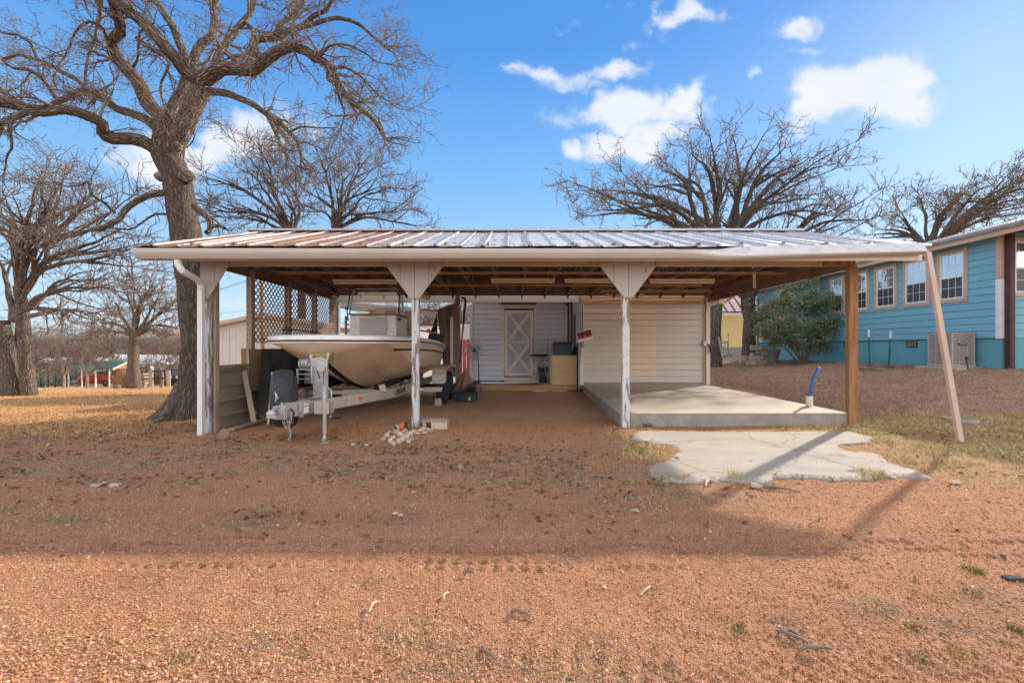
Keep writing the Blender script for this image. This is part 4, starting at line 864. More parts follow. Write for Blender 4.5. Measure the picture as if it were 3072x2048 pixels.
fl = thing('floodlight', 'small cream floodlight bracket under the eave beside the corner post', 'light', (5.6, 12.3, 2.45))
obj('lamp_box', MB().box(5.56, 5.72, 12.22, 12.36, 2.40, 2.56), m_lightbox, fl, bevel=.01); obj('bracket', MB().beam((5.38, 12.34, 2.36), (5.58, 12.3, 2.44), .06, .05), m_lightbox, fl); obj('strut', MB().beam((5.74, 12.3, 2.42), (5.98, 12.0, 2.66), .04, .05), m_trim, fl)
# deck
dk = thing('porch_deck', 'low wooden porch deck in front of the crossed door', 'deck', (.5, 13.2, 0))
b0 = obj('plank', MB().box(-.98, -.848, 12.58, 13.93, .13, .17), m_pale, dk, bevel=.004)
for i in range(1, 21): cp(b0, (.138 * i, 0, random.uniform(-.003, .003)))
obj('fascia_board', MB().box(-1.0, 1.78, 12.54, 12.576, .02, .168), m_rawwood, dk, bevel=.004)
obj('deck_frame', MB().box(-.95, 1.75, 12.7, 13.9, 0, .125), m_black, dk)
for x in (.55, 1.1): obj('fascia_block', MB().box(x, x + .4, 12.50, 12.535, .0, .045), m_pale, dk)
s = MB(); rows = []
for i in range(9):
    y = 12.72 + i * .12
    rows.append([(-1.0 + k * .16, y + .02 * math.sin(k), .19 + .045 * max(0, (k - 5) / 6) ** 1.5 + .02 * (1 if i == 0 else 0)) for k in range(12 - (0 if i > 2 else 1) * 0)])
s.grid(rows); tag(obj('plywood_sheet', s, m_white), 'thin warped white sheet lying on the porch planks', 'sheet')
s2 = bpy.data.objects['plywood_sheet'].modifiers.new('thick', 'SOLIDIFY'); s2.thickness = .008
# ------------------------------------------------------------------ boat
Y0 = 6.52
bt = thing('motor_boat', 'cream centre console fishing boat with navy side stripe, bow facing out', 'boat', (-2.8, 9, 0))
def itp(x, tab):
    xs = [t[0] for t in tab]; return float(np.interp(x, xs, [t[1] for t in tab]))
WR = [(0, .70), (.1, .80), (.25, .87), (.5, .95), (1, 1.06), (1.6, 1.13), (2.5, 1.18), (3.5, 1.20), (4.3, 1.17), (4.8, 1.12), (5.1, 1.04)]
ZRM = [(0, 1.385), (1.7, 1.395), (3, 1.37), (4, 1.325), (5.1, 1.265)]
WC = [(0, .675), (.1, .77), (.25, .84), (.5, .91), (1, .92), (2, .93), (3, .94), (5.1, .90)]
ZC = [(0, 1.282), (.5, 1.272), (1, 1.15), (2, .925), (3, .80), (4, .74), (5.1, .71)]
ZK = [(0, 1.262), (.05, 1.19), (.12, 1.12), (.2, 1.06), (.45, .955), (.95, .75), (1.45, .58), (1.95, .47), (2.5, .43), (5.1, .43)]
def cxs(s): return -2.86 + .02 * s
def yoff(x, w, s): return .26 * (abs(x) / max(w, .1)) ** 2.4 * math.exp(-s * 1.1)
def section(s):
    wr, zr, wc, zc, zk = (itp(s, t) for t in (WR, ZRM, WC, ZC, ZK)); c = cxs(s)
    pr = [(0, zk)]; pw = 1.22
    for t in (.12, .3, .5): pr.append((wc * t, zk + (zc - zk) * t ** pw))
    kk = min(1, max(0, s - .7)); pr.append((wc * .515, zk + (zc - zk) * .515 ** pw - .012 * kk)); pr.append((wc * .75, zk + (zc - zk) * .75 ** pw)); pr.append((wc * .97, zc - .006)); pr.append((wc, zc + .004))
    for t in (.25, .5, .75, 1): pr.append((wc + (wr - .03 - wc) * (t ** .75), zc + (zr - .10 - zc) * t))
    return [(c + x, Y0 + s + yoff(x, wr, s), z) for x, z in pr], [(c - x, Y0 + s + yoff(x, wr, s), z) for x, z in pr]
SS = [0, .05, .12, .2, .3, .45, .6, .8, 1, 1.25, 1.5, 1.75, 2, 2.3, 2.6, 3, 3.4, 3.8, 4.2, 4.6, 4.9, 5.1]
R_ = [section(s)[0] for s in SS]; L_ = [section(s)[1] for s in SS]
h = MB().grid(R_).grid([r[::-1] for r in L_])
h.add(R_[-1] + L_[-1][::-1], [tuple(range(len(R_[-1]) * 2))]); h.add(R_[0] + L_[0][::-1], [tuple(range(len(R_[0]) * 2))[::-1]])
hull = obj('hull', h, m_cream, bt, smooth=True)
def smooth_angle(o, a=35):
    me = o.data; me.polygons.foreach_set('use_smooth', [True] * len(me.polygons)); 
    sharp = []
    import bmesh
    bm = bmesh.new(); bm.from_mesh(me); bmesh.ops.remove_doubles(bm, verts=bm.verts, dist=1e-4); bmesh.ops.recalc_face_normals(bm, faces=bm.faces)
    for e in bm.edges:
        if len(e.link_faces) == 2 and e.calc_face_angle(0) > math.radians(a): e.smooth = False
    bm.to_mesh(me); bm.free()
smooth_angle(hull, 24)
def strip(name, f0, f1, mat, s0=0, s1=5.1, both=True, wrap=True, out=.0):
    ss = [s for s in SS if s0 <= s <= s1]
    if ss[0] > s0: ss = [s0] + ss
    m = MB(); A = [[f0(s, 1), f1(s, 1)] for s in ss]; B = [[f0(s, -1), f1(s, -1)] for s in ss][::-1]; m.grid(B + A if wrap else A)
    if not wrap and both: m.grid(B)
    return obj(name, m, mat, bt)
def rimpt(s, sd, dw, z):
    w = itp(s, WR); return (cxs(s) + sd * (w + dw), Y0 + s + yoff(w, w, s), itp(s, ZRM) + z)
# gunnel cap: profile swept round the rim
def cap():
    loop = [(s, -1) for s in SS[::-1]] ; loopR = [(s, 1) for s in SS]
    rows = []
    def ring(s, sd, fx=None):
        pr = [(-.05, -.10), (-.005, -.10), (.012, -.085), (.012, -.03), (.0, -.006), (-.02, .004), (-.16, .018), (-.18, .0), (-.18, -max(.03, min(.28, itp(s, ZRM) - itp(s, ZC) - .08)))]
        w = itp(s, WR); out = []
        for dw, dz in pr: out.append((cxs(s) + sd * (w + dw), Y0 + s + yoff(w, w, s) - (0 if s > .3 else (dw) * (1 - s / .3)), itp(s, ZRM) + dz))
        return out
    w0 = itp(0, WR)
    front = []
    for k in np.linspace(-1, 1, 15)[1:-1]:
        pr = [(-.05, -.10), (-.005, -.10), (.012, -.085), (.012, -.03), (.0, -.006), (-.02, .004), (-.16, .018), (-.18, .0), (-.18, -.03)]
        front.append([(cxs(0) + k * (w0 + dw), Y0 + yoff(k * w0, w0, 0) - dw, itp(0, ZRM) + dz) for dw, dz in pr])
    rows = [ring(s, -1) for s, _ in loop] + front + [ring(s, 1) for s, _ in loopR]
    # back transom
    obj('gunnel', MB().grid(rows), m_capw, bt, smooth=True); smooth_angle(bpy.data.objects['gunnel'], 40)
    for nm, z0, z1, mt, o in (('rub_rail', -.088, -.064, m_navy, .022), ('rub_rail', -.112, -.094, m_cream, .016)):
        rr = []
        for (s, sd) in loop: w = itp(s, WR); rr.append([(cxs(s) + sd * (w + o), Y0 + s + yoff(w, w, s) - o * max(0, 1 - s / .3), itp(s, ZRM) + z) for z in (z0, z1)])
        for k in np.linspace(-1, 1, 15)[1:-1]: rr.append([(cxs(0) + k * w0, Y0 + yoff(k * w0, w0, 0) - o, itp(0, ZRM) + z) for z in (z0, z1)])
        for (s, sd) in loopR: w = itp(s, WR); rr.append([(cxs(s) + sd * (w + o), Y0 + s + yoff(w, w, s) - o * max(0, 1 - s / .3), itp(s, ZRM) + z) for z in (z0, z1)])
        obj(nm, MB().grid(rr), mt if z0 > -.09 else m_cream, bt)
cap()
def sidept(s, sd, z, out=.006):
    wr, zr, wc, zc = (itp(s, t) for t in (WR, ZRM, WC, ZC)); t = min(1, max(0, (z - zc) / (zr - .10 - zc))); w = wc + (wr - .03 - wc) * t ** .75
    return (cxs(s) + sd * (w + out), Y0 + s + yoff(w, wr, s), z)
for sd in (1, -1):
    rr = [[sidept(s, sd, itp(s, ZRM) - .20), sidept(s, sd, itp(s, ZRM) - .235)] for s in SS if s >= .8]
    obj('side_stripe', MB().grid(rr if sd > 0 else rr[::-1]), m_navy, bt)
kg = []
for s in SS:
    if .12 <= s <= 2.6: z = itp(s, ZK); kg.append([(cxs(s) - .05, Y0 + s - .006, z + .012), (cxs(s), Y0 + s - .018, z - .016), (cxs(s) + .075, Y0 + s - .006, z + .030)])
obj('keel_guard', MB().grid(kg), m_carpet, bt, smooth=True)
dkz = lambda s: max(itp(s, ZRM) - (.02 if s < 1 else .26), itp(s, ZC) + .05)
dkrows = [[(cxs(s) - itp(s, WR) + .19, Y0 + s + .15 * math.exp(-s), dkz(s)), (cxs(s) + itp(s, WR) - .19, Y0 + s + .15 * math.exp(-s), dkz(s))] for s in SS if s >= .05]
obj('deck', MB().grid(dkrows), m_capw, bt)
# centre console
cn = MB(); x0, x1, yc0, yc1 = P(1045, 1000, 8.9).x, P(1190, 1000, 8.9).x, 8.9, 9.8; zt = P(0, 944, 8.9).z
cn.prism([(x0, yc0, 1.05), (x1, yc0 , 1.05), (x1 - .015, yc0 + .02, zt), (x0 + .015, yc0 + .02, zt)], (0, .9, .0))
con = obj('console', cn, m_capw, bt, bevel=.03)
obj('console_locker_door', MB().box(x0 + .22, x0 + .74, yc0 - .004, yc0 + .03, 1.1, zt - .07), M('console_door_grey', (.50, .49, .50), (.44, .43, .45), 3, .5), bt, bevel=.01)
obj('console_top', MB().box(x0 - .01, x1 + .02, yc0 - .02, yc1 + .02, zt, zt + .022), M('console_trim', (.20, .16, .12), None, 4, .6), bt, bevel=.006)
obj('compass', MB().ball((x0 + .36, yc0 + .3, zt + .06), (.05, .05, .05)).box(x0 + .28, x0 + .44, yc0 + .25, yc0 + .35, zt + .09, zt + .12), m_grey, bt)
obj('gauge_box', MB().box(x0 + .62, x0 + .83, yc0 + .3, yc0 + .4, zt + .03, zt + .11), m_black, bt, bevel=.01)
xa, xb = P(1056, 0, 9.0).x, P(1197, 0, 9.0).x; ztop = P(0, 866, 9.0).z
fr = MB().tube([(xa - .05, 9.0, zt + .02), (xa - .01, 9.03, zt + .3), (xa, 9.05, ztop - .08), (xa + .02, 9.05, ztop - .02), (xa + .08, 9.05, ztop), (xb - .08, 9.05, ztop), (xb - .02, 9.05, ztop - .02), (xb, 9.05, ztop - .08), (xb - .01, 9.03, zt + .3), (xb + .02, 9.0, zt + .02)], .014, 8)
obj('windshield_frame', fr, m_galv, bt, smooth=True)
obj('windshield', MB().prism([(xa + .05, 9.1, zt + .02), (xb - .05, 9.1, zt + .02), (xb - .06, 9.07, ztop - .06), (xa + .09, 9.07, ztop - .06)], (0, .006, 0)), m_clear, bt)
obj('bungee_strap', MB().tube([P(1052, 862, 8.95), P(1047, 905, 8.95), P(1041, 935, 8.95), P(1045, 962, 8.95)], .012, 6).tube([P(1199, 868, 8.95), P(1197, 920, 8.95), P(1195, 940, 8.95)], .016, 6).ball(P(1198, 958, 8.9), .035, 8, 5), m_black, bt)
obj('side_rail', MB().tube([P(1207, 890, 9.6), P(1210, 960, 9.6), P(1216, 1002, 9.6)], .012, 6).tube([P(1201, 880, 9.6), P(1212, 965, 9.6), P(1222, 1002, 9.6)], .010, 6), m_galv, bt)
obj('grab_pole', MB().tube([P(1038, 948, 9.4), P(1038, 1003, 9.4)], .028, 8).ball(P(1038, 925, 9.4), .035, 8, 5), m_grey, bt)
obj('console_hose', MB().tube([P(1085, 945, 8.86), P(1120, 950, 8.86), P(1156, 955, 8.86), P(1162, 970, 8.86), P(1160, 990, 8.86), P(1156, 1003, 8.86)], .010, 6).ball(P(1156, 950, 8.84), .022, 8, 4), m_htrim, bt)
# outboard motor
om = obj('outboard_motor', MB().box(-3.0, -2.62, 11.7, 12.1, .75, 1.5), m_black, bt, bevel=.05)
mc = MB(); D = 11.6; pts = [(1108, 948), (1112, 935), (1124, 926), (1150, 922), (1185, 922), (1206, 928), (1214, 940), (1214, 975), (1120, 985)]
mc.prism([P(a, b, D) for a, b in pts], (0, .55, 0)); obj('cowl', mc, m_capw, om, bevel=.06)
obj('seat_back', MB().box(P(1212, 0, 10.6).x, P(1240, 0, 10.6).x, 10.6, 10.8, 1.3, P(0, 933, 10.6).z), m_htrim, bt, bevel=.03)
obj('trolling_motor', MB().tube([P(870, 985, 8.0), P(850, 988, 8.0), P(850, 1000, 7.9)], .016, 6).tube([P(868, 987, 8.0), P(930, 995, 8.6), P(962, 1000, 9)], .012, 6).box(P(860, 0, 8).x, P(872, 0, 8).x, 7.96, 8.04, 1.49, 1.56), m_black, bt)
obj('rear_rail', MB().tube([P(1262, 991, 10.4), P(1290, 996, 11), P(1310, 1002, 11.3), P(1330, 1010, 11.6)], .022, 6).ball(P(1286, 992, 11), .05).ball(P(1305, 1000, 11.2), .05), m_htrim, bt)
obj('reel', MB().lathe(P(1224, 990, 10), [(.02, -.07), (.07, -.06), (.07, -.04), (.04, -.03), (.04, .03), (.07, .04), (.07, .06), (.02, .07)], 14, 'X'), m_galv, bt, smooth=False)
obj('cushion', MB().box(P(1290, 0, 11).x, P(1322, 0, 11).x, 11, 11.2, 1.2, P(0, 1000, 11).z), m_dblue, bt, bevel=.02)
obj('drain_fitting', MB().box(sidept(4.7, 1, 1.0)[0] - .01, sidept(4.7, 1, 1.0)[0] + .014, Y0 + 4.6, Y0 + 4.75, .94, 1.04), m_grey, bt)
obj('antenna_rod', MB().tube([P(1278, 902, 12.0), P(1278, 902, 12.0) + Vector((.01, 0, .01))], .001, 4), m_galv, bt) if False else None

# ------------------------------------------------------------------ trailer
tr = thing('boat_trailer', 'grey tandem axle boat trailer lettered on its side, standing on its jack', 'trailer', (-2.8, 8, 0))
ZT, HR = .515, .15; NX, NY = -2.73, 5.46
xR, xL, ys = -1.99, -3.60, 7.75
def rail(sx, x):
    m = MB(); z0, z1 = ZT - HR, ZT; t = .012; f = .055
    pts = [(NX + sx * .05, NY + .05), (x, ys), (x + (.03 if sx > 0 else -.03), 11.9)]
    for a, b in zip(pts[:-1], pts[1:]):
        A = Vector((a[0], a[1], (z0 + z1) / 2)); B = Vector((b[0], b[1], (z0 + z1) / 2)); B2 = B + (B - A).normalized() * .02
        m.beam(A, B2, t, HR - .002)
        off = Vector((-sx * f / 2, 0, 0))
        m.beam(A + off + Vector((0, 0, HR / 2 - t / 2)), B2 + off + Vector((0, 0, HR / 2 - t / 2)), f, t); m.beam(A + off - Vector((0, 0, HR / 2 - t / 2)), B2 + off - Vector((0, 0, HR / 2 - t / 2)), f, t)
    return obj('frame_rail', m, m_alu, tr)
rr_ = rail(1, xR); rail(-1, xL)
obj('tongue', MB().box(NX - .07, NX + .07, NY - .14, NY + .55, ZT - HR - .001, ZT + .003), m_alu, tr, bevel=.006)
for y in (8.0, 9.0, 10.2, 11.4): obj('crossmember', MB().beam((xL + .03, y, ZT - .09), (xR - .03, y, ZT - .09), .07, .07), m_alu, tr)
obj('crossmember', MB().beam((-3.12, 6.55, ZT - .05), (-2.36, 6.55, ZT - .05), .16, .02), m_galv, tr)
for x in (-2.28, -3.33): obj('bunk', MB().beam((x, 7.7, .535), (x, 11.6, .60), .12, .07), m_carpet, tr)
for x in (-2.28, -3.33):
    for y in (8.0, 9.0, 10.2, 11.4): obj('bunk_bracket', MB().box(x - .05, x + .05, y - .03, y + .03, ZT - .08, ZT + .06), m_alu, tr)
obj('bracket_plate', MB().prism([(-2.12, 7.35, .50), (-2.02, 7.35, .50), (-2.06, 7.35, .62), (-2.16, 7.35, .60)], (0, .02, 0)), m_alu, tr)
for y0 in (5.62, 6.0): obj('clamp', MB().beam((NX + .09 + (y0 - 5.5) * .3, y0, ZT - .165), (NX + .09 + (y0 - 5.5) * .3, y0, ZT + .015), .05, .03), m_galv, tr)
# text along the right rail
Mx = Matrix(((0, 0, 1, xR + .016), (1, 0, 0, 8.02), (0, 1, 0, ZT - .075), (0, 0, 0, 1)))
Mx = Matrix.Translation((xR + .0165, 8.05, ZT - .075)) @ Matrix(((0, 0, 1, 0), (1, 0, 0, 0), (0, 1, 0, 0), (0, 0, 0, 1)))
tx = text('lettering', 'COASTLINE', .135, m_black, tr, Mx @ Matrix.Diagonal((1.12, 1, 1, 1)))
# paper sticker and side marker
A = Vector((NX + .05, NY + .05, 0)); B = Vector((xR, ys, 0)); dr_ = (B - A).normalized(); nrm = Vector((dr_.y, -dr_.x, 0))
def on_rail(px, z, out=.012):
    ray = (px - 1536) / FPX; t = (A.x - ray * A.y) / (ray * dr_.y - dr_.x); p = A + dr_ * t; return Vector((p.x, p.y, z)) + nrm * out
s0, s1 = on_rail(903, 0), on_rail(924, 0)
obj('sticker', MB().prism([(s0.x, s0.y, .385), (s1.x, s1.y, .385), (s1.x, s1.y, .50), (s0.x, s0.y, .50)], nrm * .002), m_white, tr)
s0, s1 = on_rail(903, 0, .015), on_rail(924, 0, .015)
obj('sticker_stripe', MB().prism([(s0.x, s0.y, .465), (s1.x, s1.y, .465), (s1.x, s1.y, .485), (s0.x, s0.y, .485)], nrm * .001), M('sticker_yellow', (.6, .5, .2), None, 4, .6), tr)
mk = on_rail(1078, .0, .014); obj('side_marker', MB().box(mk.x - .01, mk.x + .03, mk.y - .035, mk.y + .035, P(0, 1193, mk.y).z - .018, P(0, 1193, mk.y).z + .018), m_orange, tr, bevel=.008)
# coupler
cpz = .49
cpl = obj('coupler', MB().box(NX - .06, NX + .06, NY - .30, NY - .05, .40, .425).prism([(NX - .055, NY - .05, .425), (NX + .055, NY - .05, .425), (NX + .05, NY - .05, .50), (NX - .05, NY - .05, .50)], (0, -.12, 0)), m_galv, tr, bevel=.008)
obj('ball_cap', MB().ball((NX - .03, NY - .24, .445), (.055, .06, .05), 14, 8), m_galv, cpl, smooth=True); obj('lever', MB().beam((NX, NY - .25, .50), (NX + .02, NY + .05, .535), .04, .016).tube([(NX + .02, NY - .10, .49), (NX + .02, NY - .10, .56)], .014, 8), m_galv, cpl)
def chain(name, pts, r=.016, t=.0042, mat=None):
    P_ = [Vector(p) for p in pts]; seg = []
    L = 0; m = MB(); acc = []
    for a, b in zip(P_[:-1], P_[1:]):
        n = max(1, int((b - a).length / (r * 1.7)))
        for k in range(n): acc.append((a.lerp(b, (k + .5) / n), (b - a).normalized()))
    for i, (c, d) in enumerate(acc):
        q = d.to_track_quat('X', 'Z').to_matrix().to_4x4(); R = Matrix.Translation(c) @ q @ Matrix.Rotation(math.pi / 2 * (i % 2), 4, 'X') @ Matrix.Diagonal((1.25, .8, 1, 1))
        m.M = R; m.torus((0, 0, 0), r, t, 'Z', 10, 5)
    return obj(name, m, mat or m_galv, tr, smooth=True)
chain('safety_chain', [P(862, 1222, 5.42), P(858, 1250, 5.40), P(866, 1275, 5.38), P(872, 1300, 5.37), P(868, 1320, 5.36)])
chain('safety_chain', [P(850, 1245, 5.35), P(851, 1268, 5.34), P(858, 1284, 5.34), P(868, 1275, 5.36), P(872, 1258, 5.37), P(877, 1235, 5.40)])
chain('safety_chain', [P(868, 1215, 5.45), P(876, 1232, 5.43), P(880, 1250, 5.42), P(875, 1270, 5.41)])
obj('wiring_lead', MB().tube([P(872, 1225, 5.4), P(882, 1238, 5.4), P(874, 1262, 5.4), P(871, 1290, 5.4), P(874, 1318, 5.39)], [.012, .014, .014, .010, .018], 7), m_black, tr)
# jack
jx, jy = P(974, 0, 5.75).x, 5.75
jk = obj('tongue_jack', MB().tube([(jx, jy, .72), (jx, jy, .36)], .028, 12).tube([(jx, jy, .36), (jx, jy, .12)], .025, 12), m_galv, tr)
obj('inner_tube', MB().tube([(jx, jy, .12), (jx - .01, jy, -.01)], .019, 10), m_galv, jk, smooth=True)
obj('jack_foot', MB().prism([(jx - .07, jy - .05, -.01), (jx + .06, jy - .05, .01), (jx + .06, jy + .05, .01), (jx - .07, jy + .05, -.01)], (0, 0, .012)).prism([(jx - .07, jy - .05, .0), (jx - .05, jy - .05, .0), (jx - .06, jy - .07, -.10), (jx - .085, jy - .07, -.10)], (0, .04, 0)), m_galv, jk)
obj('crank', MB().tube([(jx, jy, .70), (jx + .06, jy, .69), (jx + .085, jy, .66), (jx + .085, jy, .34)], .010, 8).tube([(jx + .07, jy - .02, .335), (jx + .21, jy - .02, .33)], .015, 8), m_galv, jk, smooth=True)
obj('crank_grip', MB().tube([(jx + .10, jy - .02, .334), (jx + .22, jy - .02, .33)], .021, 10), m_black, jk); obj('mount', MB().box(jx - .13, jx + .06, jy - .02, jy + .16, .37, .52), m_alu, jk, bevel=.006)
# winch stand
wx, wy = P(954, 0, 6.25).x, 6.25
wsn = obj('winch_stand', MB().box(wx - .07, wx + .065, wy, wy + .10, ZT, 1.02).prism([(wx - .13, wy - .01, ZT + .002), (wx + .10, wy - .01, ZT + .002), (wx + .10, wy + .2, ZT + .002), (wx - .13, wy + .2, ZT + .002)], (0, 0, .012)).box(wx + .066, wx + .12, wy + .02, wy + .06, ZT, 1.0), m_galv, tr, bevel=.004)
obj('bracket', MB().prism([(wx - .09, wy - .012, .88), (wx + .09, wy - .012, .88), (wx + .12, wy - .012, 1.05), (wx + .05, wy - .012, 1.08), (wx - .10, wy - .012, 1.06)], (0, .01, 0)).beam((wx + .10, wy, .93), (wx + .135, wy + .02, 1.14), .012, .03).beam((wx - .12, wy, .95), (wx - .10, wy + .02, 1.12), .012, .03), m_galv, wsn)
wn = obj('winch', MB().lathe((wx - .22, wy, .985), [(.025, -.02), (.075, -.018), (.075, -.008), (.04, 0), (.04, .07), (.075, .078), (.075, .09), (.02, .092)], 18, 'X').box(wx - .25, wx - .08, wy - .02, wy + .1, .90, .915), m_galv, tr)
obj('winch_bracket', MB().box(wx - .26, wx - .05, wy - .06, wy - .05, .84, .852).box(wx - .26, wx - .05, wy - .06, wy - .05, .775, .785).box(wx - .265, wx - .25, wy - .07, wy - .03, .72, .92).box(wx - .07, wx - .055, wy - .07, wy - .03, .72, .95), m_galv, wn)
obj('strap_drum', MB().lathe((wx - .21, wy, .985), [(.03, 0), (.06, .002), (.06, .06), (.03, .062)], 14, 'X'), m_grey, wn)
rc = P(968, 1069, 6.42)
obj('bow_roller', MB().lathe(rc, [(.02, -.135), (.062, -.13), (.068, -.11), (.052, -.06), (.036, 0), (.052, .06), (.068, .11), (.062, .13), (.02, .135)], 18, 'X'), m_yell, tr, smooth=True)
obj('bumper_pad', MB().tube([P(943, 1079, 6.3), P(970, 1080, 6.3)], .022, 8), m_black, tr)
chain('winch_chain', [P(971, 1105, 6.26), P(970, 1125, 6.27), P(971, 1160, 6.28), P(968, 1190, 6.3)], .017, .0045, M('rusty_chain', (.16, .09, .06), (.1, .05, .035), 9, .8))
obj('strap', MB().tube([P(951, 1110, 6.15), P(955, 1122, 6.15), P(960, 1136, 6.15)], .010, 6), m_black, tr)
# wheels and fenders
def wheel(x, y, par, sd=1):
    r, w = .335, .20
    t = obj('tyre', MB().lathe((x, y, r), [(.20, -w / 2), (.28, -w / 2), (.32, -w / 2 + .02), (r, -w / 2 + .05), (r, w / 2 - .05), (.32, w / 2 - .02), (.28, w / 2), (.20, w / 2)], 32, 'X'), m_rubber, par, smooth=True); smooth_angle(t, 30)
    obj('rim', MB().lathe((x + sd * .04, y, r), [(.195, -.03), (.205, .05), (.19, .052), (.15, 0), (.06, .005), (.05, .03), (.001, .03)], 24, 'X'), m_white, t)
for x, sd in ((-1.50, 1), (-4.12, -1)):
    for y in (9.85, 10.62): wheel(x, y, tr, sd)
    a = MB(); rows = []
    prof = [(9.36, .50), (9.37, .66), (9.42, .76), (9.52, .81), (9.8, .83), (10.7, .83), (10.95, .80), (11.06, .72), (11.10, .50)]
    w0, w1 = x - .15, x + .13
    for y, z in prof: rows.append([(w0, y, z), (w1, y, z)])
    a.grid(rows)
    for (y, z) in ((0, 0),):
        vs = [(w1 + .0, yy, zz) for yy, zz in prof] + [(w1, yy, zz) for yy, zz in ((11.03, .50), (11.0, .66), (10.9, .745), (10.6, .77), (9.85, .77), (9.58, .745), (9.48, .68), (9.42, .50))]
        a.add(vs, [tuple(range(len(vs)))])
        vs = [(w0, v[1], v[2]) for v in vs]; a.add(vs, [tuple(range(len(vs)))])
    f = obj('fender', a, m_alu, tr); sm = f.modifiers.new('thick', 'SOLIDIFY'); sm.thickness = .008
    obj('fender_tread_plate', MB().box(w0 + .01, w1 - .01, 9.345, 9.355, .47, .62), m_galv, tr)
obj('fender_step', MB().box(-1.97, -1.42, 9.06, 9.28, .36, .40), m_white, tr, bevel=.004); obj('fender_step_edge', MB().box(-1.75, -1.40, 9.05, 9.058, .335, .425), m_alu, tr)
obj('axle', MB().tube([(-1.5, 9.85, .335), (-4.1, 9.85, .335)], .04, 8).tube([(-1.5, 10.62, .335), (-4.1, 10.62, .335)], .04, 8), m_black, tr)
# covered spare
sx_, sy_ = P(851, 0, 5.98).x, 5.98
sp = obj('spare_wheel', MB().lathe((sx_ + .06, sy_ + .06, .50), [(.2, -.10), (.30, -.10), (.34, -.06), (.34, .06), (.30, .10), (.2, .10)], 28, 'X'), m_rubber, tr, smooth=True, label='spare wheel under a black vinyl cover')
cm = MB(); rws = []
for i, (r, hh) in enumerate([(.02, -.145), (.18, -.15), (.30, -.14), (.345, -.10), (.365, -.04), (.365, .03), (.35, .09), (.325, .12)]):
    rws.append([(sx_ + hh, sy_ + r * (1 + .012 * math.sin(th * 11 + i)) * math.cos(th), .545 + r * (1 + .02 * math.sin(th * 17 + i * 2)) * 1.02 * math.sin(th)) for th in np.linspace(0, 2 * math.pi, 49)])
cm.grid(rws)
_ra = math.radians(23); _ce = Vector((sx_, sy_, 0)); _Rz = Matrix.Translation(_ce) @ Matrix.Rotation(_ra, 4, 'Z') @ Matrix.Translation(-_ce)
cm.V = [tuple(_Rz @ Vector(v)) for v in cm.V]
_o = Vector(ORG[sp.name]); sp.data.transform(Matrix.Translation(-_o) @ _Rz @ Matrix.Translation(_o))
c_ = obj('wheel_cover', cm, m_spare, sp, smooth=True)
obj('drawstring', MB().tube([P(825, 1175, 5.62), P(828, 1192, 5.62), P(834, 1196, 5.62), P(830, 1180, 5.62), P(827, 1205, 5.62)], .004, 5), m_white, sp)
obj('spare_carrier', MB().beam((sx_ + .1, sy_ + .05, .5), (NX + .1, 6.1, .47), .05, .03), m_galv, tr)

# ------------------------------------------------------------------ things on the left side of the carport
cf = thing('sheet_metal_fence', 'low fence of ribbed olive sheet metal under the lattice, left of the boat', 'fence', (-4.7, 8.5, 0))
def corr(y0, y1, z0, z1, x=-4.70):
    rows = []; n = 5
    zs = []
    e = (z1 - z0) / 4
    prof = []
    for k in range(4):
        b = z0 + k * e; prof += [(b, .035), (b + .012, 0), (b + e - .060, 0), (b + e - .04, .04), (b + e - .012, .045)]
    prof.append((z1, .02))
    m = MB(); m.grid([[(x + dx, y, z + (y - y0) * .0) for z, dx in prof] for y in (y0, y1)])
    o = obj('metal_sheet', m, m_corr, cf); s = o.modifiers.new('t', 'SOLIDIFY'); s.thickness = .003; return o
corr(7.10, 8.75, -.12, .86); corr(8.76, 10.6, -.1, .86, -4.69); corr(10.61, 12.2, -.1, .86)
obj('top_rail', MB().box(-4.74, -4.66, 7.08, 10.6, .862, .925), m_grain, cf, bevel=.004); obj('bottom_rail', MB().box(-4.70, -4.65, 7.3, 10.4, -.14, -.07), m_grain, cf)
bp = thing('board_panel', 'tan lapped board panel leaning inside the metal fence beneath the lattice', 'panel', (-4.6, 9.2, .3))
for k in range(3): obj('board', MB().prism([(-4.66 + .0, 8.02, .43 + k * .25), (-4.63, 8.02, .43 + k * .25), (-4.65, 8.02, .685 + k * .25), (-4.665, 8.02, .685 + k * .25)], (0, 2.4, 0)), m_tanp, bp)
tag(obj('rubber_strap', MB().tube([(-4.60, 8.75, 1.19), (-4.58, 8.78, 1.12), (-4.585, 8.8, .95), (-4.59, 8.8, .82)], .016, 6), m_black), 'short black rubber strap draped over the tan board panel', 'strap')
tag(obj('fence_post_stub', MB().beam(P(736, 1108, 8.9), P(733, 1045, 8.9), .10, .07, up=(0, 1, 0)), m_post), 'short brown post stub standing behind the sheet metal fence', 'post')
def plank(name, a, b, w, t, mat, label, cat='plank', up=(0, 1, 0)):
    o = thing(name, label, cat, tuple(a)); obj('board', MB().beam(a, b, w, t, up=up), mat, o, bevel=.003); return o
def single(name, mb, mat, label, cat, bevel=0, smooth=False, group=None): return tag(obj(name, mb, mat, bevel=bevel, smooth=smooth), label, cat, group)
b1 = G(764, 1274); single('leaning_plank', MB().beam(b1, P(733, 1113, b1.y + .25), .085, .03, up=(0, 1, 0)), m_pale, 'pale plank leaning upright against the sheet metal fence', 'plank', .003)
a1, a2 = G(694, 1294), G(806, 1262); single('ground_board', MB().beam(a1 + Vector((0, 0, .03)), a2 + Vector((0, 0, .05)), .09, .035), m_grain, 'weathered board lying on the dirt at the foot of the fence', 'plank', .004)
